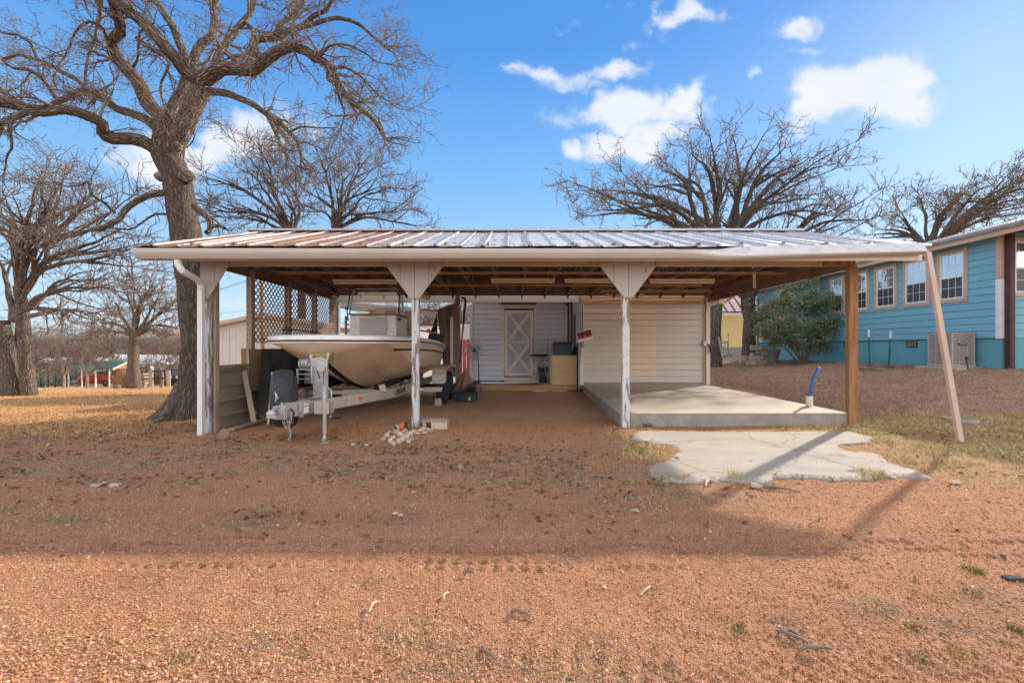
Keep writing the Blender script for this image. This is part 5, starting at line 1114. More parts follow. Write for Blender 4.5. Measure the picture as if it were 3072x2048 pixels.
a1 = G(775, 1262); single('wood_offcut', MB().beam(a1 + Vector((-.16, .15, .20)), a1 + Vector((.10, .1, .04)), .16, .05), m_grain, 'tilted wood offcut behind the pale leaning plank', 'wood offcut', .004)
s = G(668, 1318); m = MB(); m.prism([s + Vector(v) for v in ((-.07, 0, .06), (-.03, -.02, 0.0), (.04, -.02, -.01), (.09, .0, .05), (.075, .02, .11), (.0, .04, .15), (-.05, .03, .13))], (0, .02, 0)); single('shovel_blade', m, M('rusty_steel', (.17, .125, .10), (.25, .16, .11), 8, .8, .2), 'rusty brown shovel blade lying at the foot of the left post', 'shovel', .004)
a1 = G(806, 1263); dp = thing('dark_panel', 'dark sheet with an orange wood edge leaning behind the covered spare wheel', 'panel', tuple(a1))
a1 = P(806, 1250, 7.15); a2 = P(818, 1116, 7.35); obj('edge_board', MB().beam((a1.x, a1.y, 0), a2, .018, .05, up=(0, 1, 0)), m_ply, dp); obj('sheet', MB().prism([(a1.x + .02, a1.y, 0), (a1.x + .26, a1.y + .4, 0), (a2.x + .26, a2.y + .4, a2.z), (a2.x + .02, a2.y, a2.z)], (.01, .02, 0)), m_carpet, dp)
bk = G(818, 1262); single('clay_brick', MB().box(bk.x - .055, bk.x + .055, bk.y, bk.y + .09, bk.z, bk.z + .06), m_red, 'single pink clay brick at the foot of the dark leaning panel', 'brick', .006)
bg_ = thing('hanging_tarp', 'large grey green tarp hung behind the boat on the lattice side', 'tarp', (-4.3, 8.8, 0))
rows = [[(-4.40 + .05 * math.sin(y * 7 + z * 2) + .02 * math.sin(y * 17), y, z) for y in np.linspace(7.9, 11.5, 40)] for z in np.linspace(.02, 1.19, 8)]
obj('cloth', MB().grid(rows), M('grey_green_tarp', (.11, .13, .12), (.07, .085, .08), 2, .8, .2), bg_, smooth=True)

# ------------------------------------------------------------------ around the second post
c0 = G(1303, 1284); cr = thing('wooden_crate', 'low rough timber crate piece beside the second post', 'crate', tuple(c0))
X0, X1 = P(1264, 0, 6.75).x, P(1342, 0, 6.75).x; yc = 6.72
obj('front_board', MB().box(X0 + .15, X1, yc, yc + .03, 0, .10), m_pale, cr, bevel=.004)
for k in (0, 1): obj('slat', MB().beam((X0, yc + .08 + k * .16, .115 + .0 * k), (X1 - .02 * k, yc + .08 + k * .16, .115), .11, .025), m_grain, cr, bevel=.004)
obj('end_block', MB().box(X0 + .02, X0 + .07, yc + .02, yc + .28, 0, .10), m_grain, cr, bevel=.003); obj('end_block', MB().box(X1 - .05, X1 - .005, yc + .04, yc + .28, 0, .10), m_grain, cr, bevel=.003)
wb = G(1314, 1217); single('wheel_chock', MB().prism([wb + Vector(v) for v in ((-.075, 0, 0), (.075, 0, 0), (.065, 0, .13), (.03, 0, .155), (-.07, 0, .15))], (0, .1, 0)), m_block, 'small grey concrete block on the dirt in front of the trailer wheel', 'block', .006)
fo = P(1206, 1281, 6.62); fl_ = thing('flashlight', 'orange and black torch lying on the stones left of the second post', 'flashlight', tuple(fo))
obj('barrel', MB().lathe(fo, [(.03, -.05), (.045, -.03), (.045, .03), (.03, .05)], 14, 'X'), m_orange, fl_, smooth=True); obj('head', MB().lathe(fo + Vector((.075, 0, .02)), [(.04, -.03), (.06, -.02), (.062, .02), (.04, .028)], 16, 'X'), m_black, fl_, smooth=True); obj('end_cap', MB().lathe(fo + Vector((-.085, 0, -.005)), [(.02, -.035), (.04, -.02), (.045, .02), (.03, .03)], 14, 'X'), m_black, fl_, smooth=True); obj('lens_ring', MB().torus(fo + Vector((.105, 0, .022)), .05, .008, 'X'), m_yell, fl_)
def stone(px, py, r, mat, label, cat='stone', group=None, flat=.6):
    c = G(px, py); m = MB().ball(c + Vector((0, 0, r * flat * .6)), (r, r * .85, r * flat), 7, 4, .28); return single('stone', m, mat, label, cat, group=group)
ROCKS = [(1150, 1322, .035), (1160, 1312, .04), (1172, 1328, .04), (1180, 1318, .035), (1186, 1302, .045), (1192, 1292, .06), (1200, 1310, .05), (1206, 1325, .045), (1214, 1300, .05), (1218, 1316, .04), (1225, 1330, .035), (1230, 1310, .05), (1236, 1322, .03), (1196, 1331, .04), (1183, 1334, .03), (1208, 1288, .06), (1170, 1300, .03), (1240, 1300, .04)]
for i, (px, py, r) in enumerate(ROCKS): stone(px, py, r, m_rock if i % 4 else m_block, 'pale broken stone in the heap at the foot of the second post', group='stones heaped by the second post', flat=.95)
for px, py, r in ((1262, 1295, .06), (1275, 1300, .05), (1290, 1292, .045), (1252, 1303, .05), (1282, 1288, .04), (1268, 1288, .05)): stone(px, py, r, m_rock, 'pale concrete lump crumbling round the base of the second post', group='concrete lumps round the post base', flat=.4)
for px, py, r, lb in ((1059, 1335, .035, 'flat cream stone on the drive right of the jack foot'), (1098, 1337, .03, 'small pale stone furthest right of the jack foot'), (1187, 1541, .022, 'pinkish pebble beside a brown one on the open drive'), (1203, 1547, .022, 'purplish brown pebble in mid drive, right of a pinkish one'), (285, 1462, .05, 'flat grey stone half buried at the left of the drive'), (345, 1459, .045, 'pinkish flat stone half buried left of centre drive'), (203, 1577, .02, 'orange pebble in the left foreground'), (316, 1450, .03, 'small grey stone between two flat stones on the left'), (2270, 1462, .06, 'brown rock in the dirt just below the concrete patch'), (2865, 1450, .05, 'pale flat rock right of the concrete patch tip'), (1905, 1537, .035, 'grey pebble in the dry weeds left of the shadow'), (1061, 1762, .012, 'small dark pebble on the sunlit gravel'), (2069, 1790, .012, 'grey pebble near the small footprint on the right')):
    stone(px, py, r, m_rock if 'pale' in lb or 'pink' in lb or 'cream' in lb else m_block, lb, flat=.4)
dk_ = G(3038, 1743); single('dark_stone_slab', MB().box(dk_.x - .045, dk_.x + .045, dk_.y - .02, dk_.y + .02, dk_.z, dk_.z + .018), M('slate', (.06, .062, .065), None, 5, .9, spec=.1), 'flat dark grey stone at the right edge of the foreground', 'stone', .006)
# sticks
STK = [((2395, 1963), (2495, 1955), .008, 'thick dark stick lying level in the right foreground'), ((2330, 1903), (2425, 1940), .007, 'longer of two crossed twigs in the right foreground'), ((2365, 1898), (2400, 1928), .006, 'shorter of two crossed twigs in the right foreground'), ((1536, 1845), (1592, 1862), .010, 'dark broken stick at bottom centre of the picture'), ((1923, 1792), (1954, 1764), .005, 'pale straight splinter on the sunlit gravel'), ((1108, 1845), (1137, 1812), .006, 'pale twig pointing up from a dark clod'), ((1110, 1740), (1128, 1762), .006, 'small dark twig left of centre on sunlit gravel'), ((1390, 1728), (1422, 1728), .010, 'dark bark chip on the edge of the shadow'), ((1330, 1808), (1347, 1785), .005, 'thin pale twig near the middle of the gravel'), ((2820, 1908), (2855, 1925), .005, 'twig near the lower right corner'), ((140, 1340), (165, 1332), .012, 'pale wood chip in the leaf litter at far left'), ((2117, 1460), (2128, 1442), .008, 'white stick in the tufts below the concrete patch'), ((2250, 1460), (2400, 1480), .010, 'long curved fallen branch below the concrete patch'), ((1440, 1960), (1490, 1990), .006, 'dark twig among weeds at bottom centre')]
for a, b, r, lb in STK:
    p, q = G(*a), G(*b); k = (p + q) / 2 + Vector((random.uniform(-.01, .01), random.uniform(-.01, .01), .012)); o = Vector((0, 0, r * .9 + .004)); pts = [p + o, p.lerp(k, .5) + o * 1.5, k + o, k.lerp(q, .5) + o * 1.4, q + o]
    pal = 'pale' in lb or 'white' in lb; single('stick', MB().tube(pts, [r, r * .9, r * 1.1, r * .8, r * .55], 6), m_pale if pal else m_bark_tw2, lb, 'stick')

# ------------------------------------------------------------------ back left corner
tp = thing('draped_tarp', 'grey tarpaulin hanging from the back post right of the boat', 'tarp', (-1.8, 11.4, 0))
rows = []
tpx = [(1311, 929), (1330, 925), (1350, 918), (1371, 911)]; bt_ = [(1330, 1100), (1345, 1104), (1360, 1104), (1374, 1104)]
for k in range(9):
    t = k / 8; r_ = []
    for j in range(13):
        u = j / 12; tx_ = np.interp(u * 3, range(4), [p[0] for p in tpx]); ty_ = np.interp(u * 3, range(4), [p[1] for p in tpx]); bx_ = np.interp(u * 3, range(4), [p[0] for p in bt_]); by_ = np.interp(u * 3, range(4), [p[1] for p in bt_])
        r_.append(P(tx_ + (bx_ - tx_) * t, ty_ + (by_ - ty_) * t, 11.55 + .08 * math.sin(u * 13 + t * 2) + .05 * math.sin(t * 9 + u * 3)))
    rows.append(r_)
obj('cloth', MB().grid(rows), m_tarp, tp, smooth=True)
obj('side_flap', MB().grid([[P(1311, 935, 11.6), P(1313, 1020, 11.6)], [P(1300, 975, 11.8), P(1300, 1020, 11.8)], [P(1285, 1008, 12.0), P(1283, 1020, 12.0)]]), M('dark_maroon_cloth', (.035, .015, .015), None, 4, .9), tp)
obj('pole', MB().tube([P(1236, 926, 12.1), P(1300, 932, 12.1), P(1315, 930, 11.8), P(1371, 908, 11.6)], .022, 6), m_grain, tp)
bx = P(1355, 0, 11.2).x; single('upright_board', MB().box(bx - .035, bx + .035, 11.2, 11.22, 0, P(0, 951, 11.2).z), m_trim, 'narrow cream board standing upright against the grey tarp', 'plank', .003)
ho = MB().tube([P(1385, 893, 12.1), P(1395, 895, 12.1), P(1397, 905, 12.1), P(1393, 935, 12.1), P(1389, 985, 12.1), P(1383, 1040, 12.1), P(1381, 1100, 12.1)], [.03, .035, .03, .03, .022, .018, .012], 7); single('black_hose', ho, m_black, 'black hose hanging in a loop from the back post', 'hose', smooth=True)
jb = P(1381, 1093, 12.0); single('outlet_box', MB().box(jb.x - .05, jb.x + .05, 11.98, 12.06, jb.z - .06, jb.z + .06), m_grey, 'grey outlet box on the back post beside the fan', 'box', .01)
# folded pink cloth
um = thing('pink_cloth', 'faded pink cloth bunched to a point behind the black toolbox', 'cloth', (-1.1, 11.0, 0))
ap = P(1400, 1105, 11.0); bc = Vector(((1386 - 1536) / FPX * 11.0, 11.0, .12)); rows = []
for k in range(9):
    t = k / 8; rows.append([(ap.x + (bc.x - ap.x) * t + (.03 + .28 * t) * (1 + .14 * math.sin(th * 7)) * math.cos(th), 11.0 + (.02 + .2 * t) * (1 + .14 * math.sin(th * 7)) * math.sin(th), ap.z + (.1 - ap.z) * t + (.04 * math.cos(th * 2 + 1) if t > .6 else 0)) for th in np.linspace(0, 2 * math.pi, 43)])
obj('cloth', MB().grid(rows), m_pink, um, smooth=True)
# toolbox with lifted lid
tb = thing('toolbox', 'black plastic toolbox with lid propped open by the trailer wheel', 'toolbox', (-1.1, 10.2, 0))
X0, X1 = P(1378, 0, 10.15).x, P(1430, 0, 10.15).x; obj('body', MB().box(X0, X1, 10.15, 10.42, .0, .19), m_grey if False else m_black, tb, bevel=.012); obj('end_box', MB().box(P(1359, 0, 10.2).x, X0 - .005, 10.2, 10.45, 0, .2), m_dblue, tb, bevel=.01)
obj('rim', MB().box(X0 - .012, X1 + .012, 10.14, 10.43, .192, .215), m_black, tb, bevel=.004); obj('handle', MB().box(X0 - .03, X0 + .05, 10.12, 10.149, .03, .16), m_dblue, tb, bevel=.008)
lid = MB(); a, b, c = P(1384, 1174, 10.4), P(1421, 1146, 10.6), P(1428, 1160, 10.6); lid.prism([a, P(1400, 1158, 10.5), b, c, P(1426, 1176, 10.42)], (0, .03, .01)); obj('lid', lid, m_black, tb)
sy = (X0 + X1) / 2 + .03; obj('emblem', MB().box(sy - .03, sy + .03, 10.146, 10.149, .045, .062).beam((sy - .02, 10.147, .062), (sy + .03, 10.147, .11), .004, .014).beam((sy - .022, 10.147, .108), (sy + .012, 10.147, .075), .004, .016), m_white, tb)
for px, py, lb in ((1432, 1178, 'pinkish stone leaning on the deck edge right of the toolbox'), (1446, 1180, 'rounded pink stone at the left end of the porch deck')): 
    c = Vector(((px - 1536) / FPX * 12.2, 12.2, .07)); single('stone', MB().ball(c, (.06, .05, .08), 9, 6, .12), m_pink, lb, 'stone')
# fan
fx, fy = P(1437, 0, 12.85).x, 12.85; fc = P(1423, 1050, 12.8)
fn = thing('pedestal_fan', 'black pedestal fan with round wire cage on the porch deck', 'fan', (fx, fy, .17))
obj('base', MB().lathe((fx, fy, .17), [(.0, .0), (.21, .0), (.21, .015), (.06, .04), (.03, .06), (.0, .06)], 24), m_black, fn); obj('pole', MB().tube([(fx, fy, .2), (fx - .01, fy, .72), (fx - .05, fy, fc.z - .05)], [.016, .014, .012], 8), m_black, fn)
obj('motor', MB().lathe(fc, [(.03, -.08), (.075, -.06), (.075, .08), (.05, .12)], 16, 'Y'), m_black, fn, smooth=True)
for k in range(3):
    a = k * 2.094 + .5; pts = []
    for j in range(6): th = a + (j / 5 - .5) * .95; pts.append(fc + Vector((math.cos(th) * .20 * (1 - .12 * abs(j / 5 - .5)), -.07 + .05 * (j / 5 - .5), math.sin(th) * .20)))
    obj('blade', MB().prism([fc + Vector((0, -.07, 0))] + pts, (0, .004, 0)), m_alu, fn)
cg = MB()
for r in (.245, .17, .09): cg.torus(fc + Vector((0, -.12 + r * .1, 0)), r, .005, 'Y', 32, 5)
cg.torus(fc + Vector((0, -.02, 0)), .248, .010, 'Y', 32, 6)
for k in range(24): a = k * math.pi / 12; u = Vector((math.cos(a), 0, math.sin(a))); cg.tube([fc + u * .03 + Vector((0, -.125, 0)), fc + u * .2 + Vector((0, -.115, 0)), fc + u * .245 + Vector((0, -.09, 0)), fc + u * .245 + Vector((0, .02, 0)), fc + u * .1 + Vector((0, .07, 0))], .0034, 4)
obj('cage', cg, m_hair, fn)
# bar stool
st = thing('bar_stool', 'tall wire backed bar stool with black seat before the door', 'stool', (.79, 13.3, .17)); D = 13.3; sc_ = lambda px: (px - 1536) / FPX * D
zz = lambda py: CAMH - (py - HOR) / FPX * D
obj('seat', MB().lathe((sc_(1617), D + .15, zz(1067)), [(.0, -.02), (.24, -.02), (.26, 0), (.255, .03), (.22, .05), (.0, .055)], 24), m_black, st, smooth=True)
obj('seat_ring', MB().torus((sc_(1617), D + .15, zz(1073)), .235, .014, 'Z', 24, 6), m_hair, st)
for a, b, y in ((1603, 1594, 0), (1627, 1646, 0), (1606, 1602, .3), (1624, 1638, .3)):
    obj('leg', MB().tube([(sc_(a), D + y, zz(1074)), (sc_(a + (b - a) * .15), D + y, zz(1092)), (sc_(a + (b - a) * .75), D + y, zz(1130)), (sc_(b), D + y, zz(1160 - (12 if y else 0)))], .011, 8), m_hair, st, smooth=True)
obj('footrest', MB().tube([(sc_(1599), D, zz(1121)), (sc_(1645), D, zz(1121))], .010, 8).tube([(sc_(1612), D, zz(1091)), (sc_(1629), D, zz(1091))], .010, 8), m_hair, st)
obj('backrest', MB().tube([(sc_(1645), D + .1, zz(1068)), (sc_(1645), D + .12, zz(1016))], .014, 8).tube([(sc_(1600), D + .35, zz(1068)), (sc_(1600), D + .37, zz(1018))], .014, 8), m_hair, st)
for z in (1019, 1031, 1044, 1056): obj('back_rail', MB().tube([(sc_(1600), D + .36, zz(z)), (sc_(1645), D + .12, zz(z))], .006, 6), m_hair, st)
# cabinet, tote, blue bin, glass jug
D = 12.9; cb_ = thing('wooden_cabinet', 'tan plywood cabinet on the porch deck, carrying the storage tote', 'cabinet', (1.5, 13, .17))
obj('front', MB().box(sc_(1659) * D / 13.3, sc_(1733) * D / 13.3, 12.72, 12.735, .175, 1.0), m_ply, cb_, bevel=.004); obj('carcass', MB().box(sc_(1660) * D / 13.3, sc_(1735) * D / 13.3 + .02, 12.737, 13.25, .172, .995), m_grey, cb_); obj('side_frame', MB().box(1.08, 1.135, 12.76, 12.82, .172, .99).box(1.08, 1.15, 13.1, 13.16, .172, .99), m_pale, cb_)
to = thing('storage_tote', 'dark blue lidded plastic tote on top of the cabinet', 'tote', (1.4, 12.95, 1.0))
x0, x1 = (1659 - 1536) / FPX * 12.85, (1716 - 1536) / FPX * 12.85
obj('tub', MB().prism([(x0 + .03, 12.78, 1.0), (x1 - .03, 12.78, 1.0), (x1 - .005, 12.75, 1.30), (x0 + .005, 12.75, 1.30)], (0, .4, 0)), m_tealp, to, bevel=.012); obj('lid', MB().box(x0 - .01, x1 + .01, 12.735, 13.17, 1.30, 1.345).box(x0 + .02, x1 - .02, 12.76, 13.15, 1.345, 1.38), m_spare, to, bevel=.01)
jg = Vector((1.72, 12.85, 1.0)); single('clear_jug', MB().lathe(jg, [(.0, .0), (.05, .0), (.055, .2), (.04, .3), (.02, .34), (.0, .34)], 14), m_screen, 'clear plastic jug standing right of the tote', 'jug', smooth=True)
single('black_gear_bag', MB().ball((1.78, 12.72, 1.13), (.09, .08, .12), 8, 6, .25).box(1.66, 1.80, 12.7, 12.85, 1.0, 1.12), m_carpet, 'black gear heaped on the cabinet beside the tote', 'bag')
bb = thing('blue_bin', 'dark blue plastic bin on the deck behind the stool', 'bin', (.9, 13.6, .17)); obj('tub', MB().prism([(.83, 13.5, .172), (1.03, 13.5, .172), (1.06, 13.48, .60), (.80, 13.48, .60)], (0, .3, 0)), m_dblue, bb, bevel=.01); obj('rim', MB().box(.79, 1.07, 13.47, 13.80, .60, .63), m_dblue, bb, bevel=.006)
# sign
sg = thing('yard_sale_sign', 'small tilted red and black lettered sign on the corner pole', 'sign', (P(1754, 0, 12.2).x, 12.2, 0))
sc = P(1754, 1007, 12.2); Ms = Matrix.Translation(sc) @ Matrix.Rotation(math.radians(90), 4, 'X') @ Matrix.Rotation(math.radians(15), 4, 'Z')
w, hh = .21, .135; obj('board', MB(Ms).box(-w, w, -hh, hh, -.012, 0), m_white, sg, bevel=.003); obj('face', MB(Ms).box(-w + .012, w - .012, -hh + .075, hh - .012, .0, .0015), m_signk, sg)
obj('red_band', MB(Ms).box(-w + .03, w - .02, -hh + .08, hh - .125, .0017, .0028), m_reds, sg)
text('lettering', 'GARAGE', .098, m_reds, sg, Ms @ Matrix.Translation((-.005, .072, .003)) @ Matrix.Diagonal((1, 1, 1, 1))); text('lettering', 'SALE', .088, m_signk, sg, Ms @ Matrix.Translation((.03, -.012, .0035)) @ Matrix.Diagonal((1.25, 1, 1, 1)))
obj('string', MB().tube([(sc.x + .01, 12.18, sc.z + .5), (sc.x + .012, 12.18, sc.z - .15)], .003, 4), m_white, sg)
# ------------------------------------------------------------------ blue house on the right
bh = thing('blue_house', 'long teal clapboard house with tan window trim and raised skirting', 'house', (12, 16, .7))
m_tealj = M('teal_joint', (.06, .17, .21), None, 3, .9)
XW, YC, YF = 12.0, 11.14, 22.2
ZS, ZEV = 1.445, 4.02
boards(bh, m_teal, YC + .14, YF, XW, ZS, ZEV, .184, facing='-X')
boards(bh, m_teal, XW + .22, 15.5, YC, ZS, 4.02, .184)
obj('wall', MB().box(XW + .012, XW + .12, YC + .012, YF, ZS - .02, ZEV + .1), m_tealj, bh); obj('wall', MB().box(XW + .13, 15.5, YC + .012, YC + .1, ZS - .02, 4.05), m_teal, bh)
obj('wall', MB().box(XW, 16, YF, YF + .1, .2, 4.1), m_teal, bh)
obj('skirting', MB().box(XW + .03, XW + .1, YC + .03, YF, .3, ZS - .022), m_tealsk, bh); obj('skirting', MB().box(XW + .11, 15.5, YC + .03, YC + .1, .3, ZS - .022), m_tealsk, bh)
for y in (12.8, 14.05, 15.35, 17.3, 18.4, 19.8): obj('skirting_batten', MB().box(XW + .018, XW + .029, y, y + .02, .5, ZS - .03), m_teal, bh)
ad = obj('access_door', MB().box(XW + .008, XW + .03, 14.45, 15.05, .78, 1.36), m_tealsk, bh, bevel=.004)
for y in (12.05, 13.5, 16.1): 
    v = obj('vent', MB().box(XW + .012, XW + .029, y, y + .38, 1.22, 1.41), m_black, bh)
    for k in range(7): obj('louver', MB().box(XW + .006, XW + .011, y + .03 + k * .05, y + .045 + k * .05, 1.24, 1.39), m_galv, v)
def cornerb():
    obj('corner_board', MB().box(XW - .02, XW + .10, YC - .012, YC + .14, ZS - .01, 2.9), m_white, bh, bevel=.004, label='white lower corner board')
    obj('corner_board', MB().box(XW - .02, XW + .10, YC - .012, YC + .14, 2.905, 4.05), m_htrim, bh, bevel=.004, label='tan upper corner board')
    obj('corner_board', MB().box(XW + .102, XW + .21, YC - .012, YC + .01, ZS - .01, 4.0), m_htrim, bh)
cornerb()
obj('downspout', MB().box(XW - .03 + .06, XW + .15 , YC - .16, YC - .02, .62, 4.05), m_maroon, bh, bevel=.01, label='maroon porch post')
def window(parent, facing, a0, a1, z0, z1, wall, mtrim=None, grid=(3, 2), mlo=None):
    """a0..a1 along the wall incl. trim"""
    if facing == '-X': Mw = Matrix(((0, 0, -1, wall), (-1, 0, 0, (a0 + a1) / 2), (0, 1, 0, 0), (0, 0, 0, 1)))
    else: Mw = Matrix(((1, 0, 0, (a0 + a1) / 2), (0, 0, -1, wall), (0, 1, 0, 0), (0, 0, 0, 1)))
    w = (a1 - a0) / 2; t = .095; mt = mtrim or m_htrim
    f = obj('window', MB(Mw).box(-w, -w + t, z0, z1, 0, .03).box(w - t, w, z0, z1, 0, .03).box(-w + t, w - t, z1 - t, z1, 0, .03).box(-w + t, w - t, z0, z0 + t, 0, .032), mt, parent)
    wi = w - t; za, zb = z0 + t, z1 - t; zm = (za + zb) / 2 - .03; s = .038
    obj('frame', MB(Mw).box(-wi, -wi + s, za, zb, 0, .026).box(wi - s, wi, za, zb, 0, .026).box(-wi + s, wi - s, zb - s, zb, 0, .026).box(-wi + s, wi - s, za, za + s, 0, .026).box(-wi + s, wi - s, zm - .022, zm + .022, 0, .03), m_white, f)
    obj('pane', MB(Mw).box(-wi + s, wi - s, zm + .022, zb - s, .006, .010), m_glass_up, f); obj('pane', MB(Mw).box(-wi + s, wi - s, za + s, zm - .022, .002, .006), m_glass_lo, f)
    g = MB(Mw)
    for i in range(1, grid[0]): x = -wi + s + (2 * wi - 2 * s) * i / grid[0]; g.box(x - .006, x + .006, zm + .022, zb - s, .0101, .013).box(x - .006, x + .006, za + s, zm - .022, .0061, .009)
    for a, b, dz in ((zm + .022, zb - s, .0102), (za + s, zm - .022, .0062)): g.box(-wi + s, wi - s, (a + b) / 2 - .006, (a + b) / 2 + .006, dz, dz + .0035)
    obj('muntin', g, m_white, f); return f
for y0, y1 in ((11.96, 12.82), (13.04, 13.93), (14.15, 15.03), (15.25, 16.13), (16.38, 17.17), (19.6, 20.5)): window(bh, '-X', y0, y1, 2.44, 3.86, XW - .013)
window(bh, '-Y', 12.18, 13.3, 2.46, 3.9, YC - .013)
# eave along the side: soffit, fascia, gutter, ribbed roof
XE = 11.55
obj('soffit', MB().box(XE + .02, XW + .02, 9.2, YF + .3, 3.98, 4.0), m_htrim, bh); obj('fascia', MB().box(XE + .0, XE + .018, 9.2, YF + .3, 3.87, 3.985), m_htrim, bh)
rows = []
for y in (9.2, YF + .35): rows.append([(XE, y, 3.99), (XE - .05, y, 3.99), (XE - .085, y, 4.04), (XE - .09, y, 4.09), (XE - .075, y, 4.10), (XE - .07, y, 4.03)])
obj('gutter', MB().grid(rows), m_galv, bh)
r0 = obj('roof_panel', MB().prism([(XE - .03, 0, 4.115), (17, 0, 4.115 + 5.45 * .255), (17, .29, 4.115 + 5.45 * .255), (XE - .03, .29, 4.115)], (0, 0, -.02)).prism([(XE - .04, .255, 4.145), (17, .255, 4.145 + 5.45 * .255), (17, .295, 4.145 + 5.45 * .255), (XE - .04, .295, 4.145)], (0, 0, -.03)), m_roof, bh)
r0.location = (0, 9.2, 0)
for k in range(1, 45): cp(r0, (0, .3 * k, 0))
obj('porch_ceiling', MB().box(XW + .2, 16, 9.3, YC, 4.02, 4.05), m_maroon, bh); obj('porch_beam', MB().box(XW + .03, 16, 9.6, 9.8, 3.9, 4.02), m_maroon, bh)
obj('eave_downspout', MB().tube([(XE - .05, YF + .2, 4.0), (XE - .05, YF + .2, 3.85), (XW - .08, YF - .1, 3.55), (XW - .06, YF - .1, .6)], .05, 8), m_galv, bh, smooth=True)
obj('shutter_board', MB().box(XW - .03, XW - .014, 21.6, 22.1, 1.5, 3.3), m_white, bh)
# condenser
ac = thing('air_conditioner', 'grey louvered outdoor air conditioning unit beside the teal skirting', 'air conditioner', (11.6, 12, .7))
x0, x1, y0, y1, z0, z1 = 11.33, 11.93, 11.72, 12.40, .76, 1.60
obj('coil', MB().box(x0 + .03, x1 - .03, y0 + .03, y1 - .03, z0, z1 - .03), m_black, ac); obj('top', MB().box(x0 - .01, x1 + .01, y0 - .01, y1 + .01, z1 - .03, z1), m_alu, ac, bevel=.01); obj('base', MB().box(x0 - .01, x1 + .01, y0 - .01, y1 + .01, z0 - .03, z0 + .03), m_alu, ac); 
for x in (x0, x1 - .04): 
    for y in (y0, y1 - .04): obj('corner_post', MB().box(x, x + .04, y, y + .04, z0, z1 - .03), m_alu, ac)
for k in (1, 2): obj('divider', MB().box(x0 + k * (x1 - x0) / 3 - .01, x0 + k * (x1 - x0) / 3 + .01, y0 - .001, y0 + .02, z0, z1 - .03), m_alu, ac); obj('divider', MB().box(x0 - .001, x0 + .02, y0 + k * (y1 - y0) / 3 - .01, y0 + k * (y1 - y0) / 3 + .01, z0, z1 - .03), m_alu, ac)
lv = obj('louver', MB().prism([(x0 + .01, y0 + .004, 0), (x1 - .01, y0 + .004, 0), (x1 - .01, y0 + .02, .018), (x0 + .01, y0 + .02, .018)], (0, 0, .020)).prism([(x0 + .004, y0 + .02, 0), (x0 + .004, y1 - .01, 0), (x0 + .02, y1 - .01, .018), (x0 + .02, y0 + .02, .018)], (0, 0, .020)), m_alu, ac)
lv.location = (0, 0, z0 + .05)
for k in range(1, 15): cp(lv, (0, 0, .052 * k))
obj('nameplate', MB().box(x0 + .17, x0 + .40, y0 - .006, y0 + .0, 1.27, 1.33), m_black, ac); obj('badge', MB().box(x0 + .20, x0 + .37, y0 - .009, y0 - .006, 1.288, 1.312), m_galv, ac)
single('equipment_pad', MB().box(11.15, 12.0, 11.55, 12.6, .55, .72), m_concrete, 'thin concrete pad under the air conditioner', 'concrete pad', .01)
# T-posts, flagstones
for (px, py, tx_, ty_, lb) in ((2609, 1107, 2606, 988, 'green steel fence stake with white tip, left of the pair by the house'), (2665, 1105, 2672, 993, 'tilted green steel fence stake with white tip, right of the pair')):
    b = G(px, py); t = P(tx_, ty_, b.y); o = thing('steel_stake', lb, 'fence stake', tuple(b), group='steel stakes by the teal house'); q = b.lerp(t, .80)
    obj('shaft', MB().beam(b - Vector((0, 0, .1)), q, .035, .03, up=(0, 1, 0)), m_dkgreen, o); obj('tip', MB().beam(q, t, .036, .031, up=(0, 1, 0)), m_white, o)
for i, (px, py, w, lb) in enumerate(((2590, 1108, .5, 'flagstone left of the first stake'), (2640, 1112, .45, 'long flagstone between the two stakes'), (2690, 1103, .4, 'flagstone right of the second stake'), (2620, 1100, .3, 'small flagstone behind the first stake'), (2722, 1100, .3, 'flagstone furthest towards the air conditioner'))):
    b = G(px, py); m = MB(); n = 7; m.prism([(b.x + w * .5 * math.cos(k * 2 * math.pi / n) * random.uniform(.8, 1.1), b.y + .22 * math.sin(k * 2 * math.pi / n) * random.uniform(.8, 1.1), b.z + .015) for k in range(n)], (0, 0, .05)); single('flagstone', m, m_flag, 'flat brown ' + lb, 'flagstone', .008, group='flagstones round the stakes')
b = G(2872, 1103); bu = thing('blue_watering_jug', 'blue plastic watering jug lying beside the air conditioner', 'watering can', tuple(b)); s = b.z
obj('spout', MB().prism([(b.x - .14, b.y, s + .02), (b.x - .02, b.y, s + .02), (b.x - .02, b.y, s + .22), (b.x - .05, b.y, s + .27), (b.x - .10, b.y, s + .24), (b.x - .15, b.y, s + .28)], (0, .1, 0)), m_steelb, bu, bevel=.015); obj('tank', MB().lathe((b.x + .12, b.y + .05, s + .09), [(.02, -.14), (.07, -.13), (.085, -.1), (.085, .12), (.07, .16), (.02, .17)], 14, 'X'), m_steelb, bu, smooth=True)
b = G(2905, 1112); tf = thing('hose_faucet', 'pair of rusty iron faucet pipes beside the blue jug', 'faucet', tuple(b)); obj('pipe', MB().tube([b, b + Vector((.05, .1, .30))], .016, 7).ball(b + Vector((.06, .1, .31)), .04, 8, 5), m_maroon, tf); obj('pipe', MB().tube([b + Vector((-.2, .3, 0)), b + Vector((-.19, .3, .30))], .018, 7), m_maroon, tf); b2 = b + Vector((-.12, .05, .03)); single('pipe_block', MB().box(b2.x - .18, b2.x + .1, b2.y - .05, b2.y + .1, b2.z - .05, b2.z + .03), m_block, 'small concrete block under the blue jug', 'block', .01)
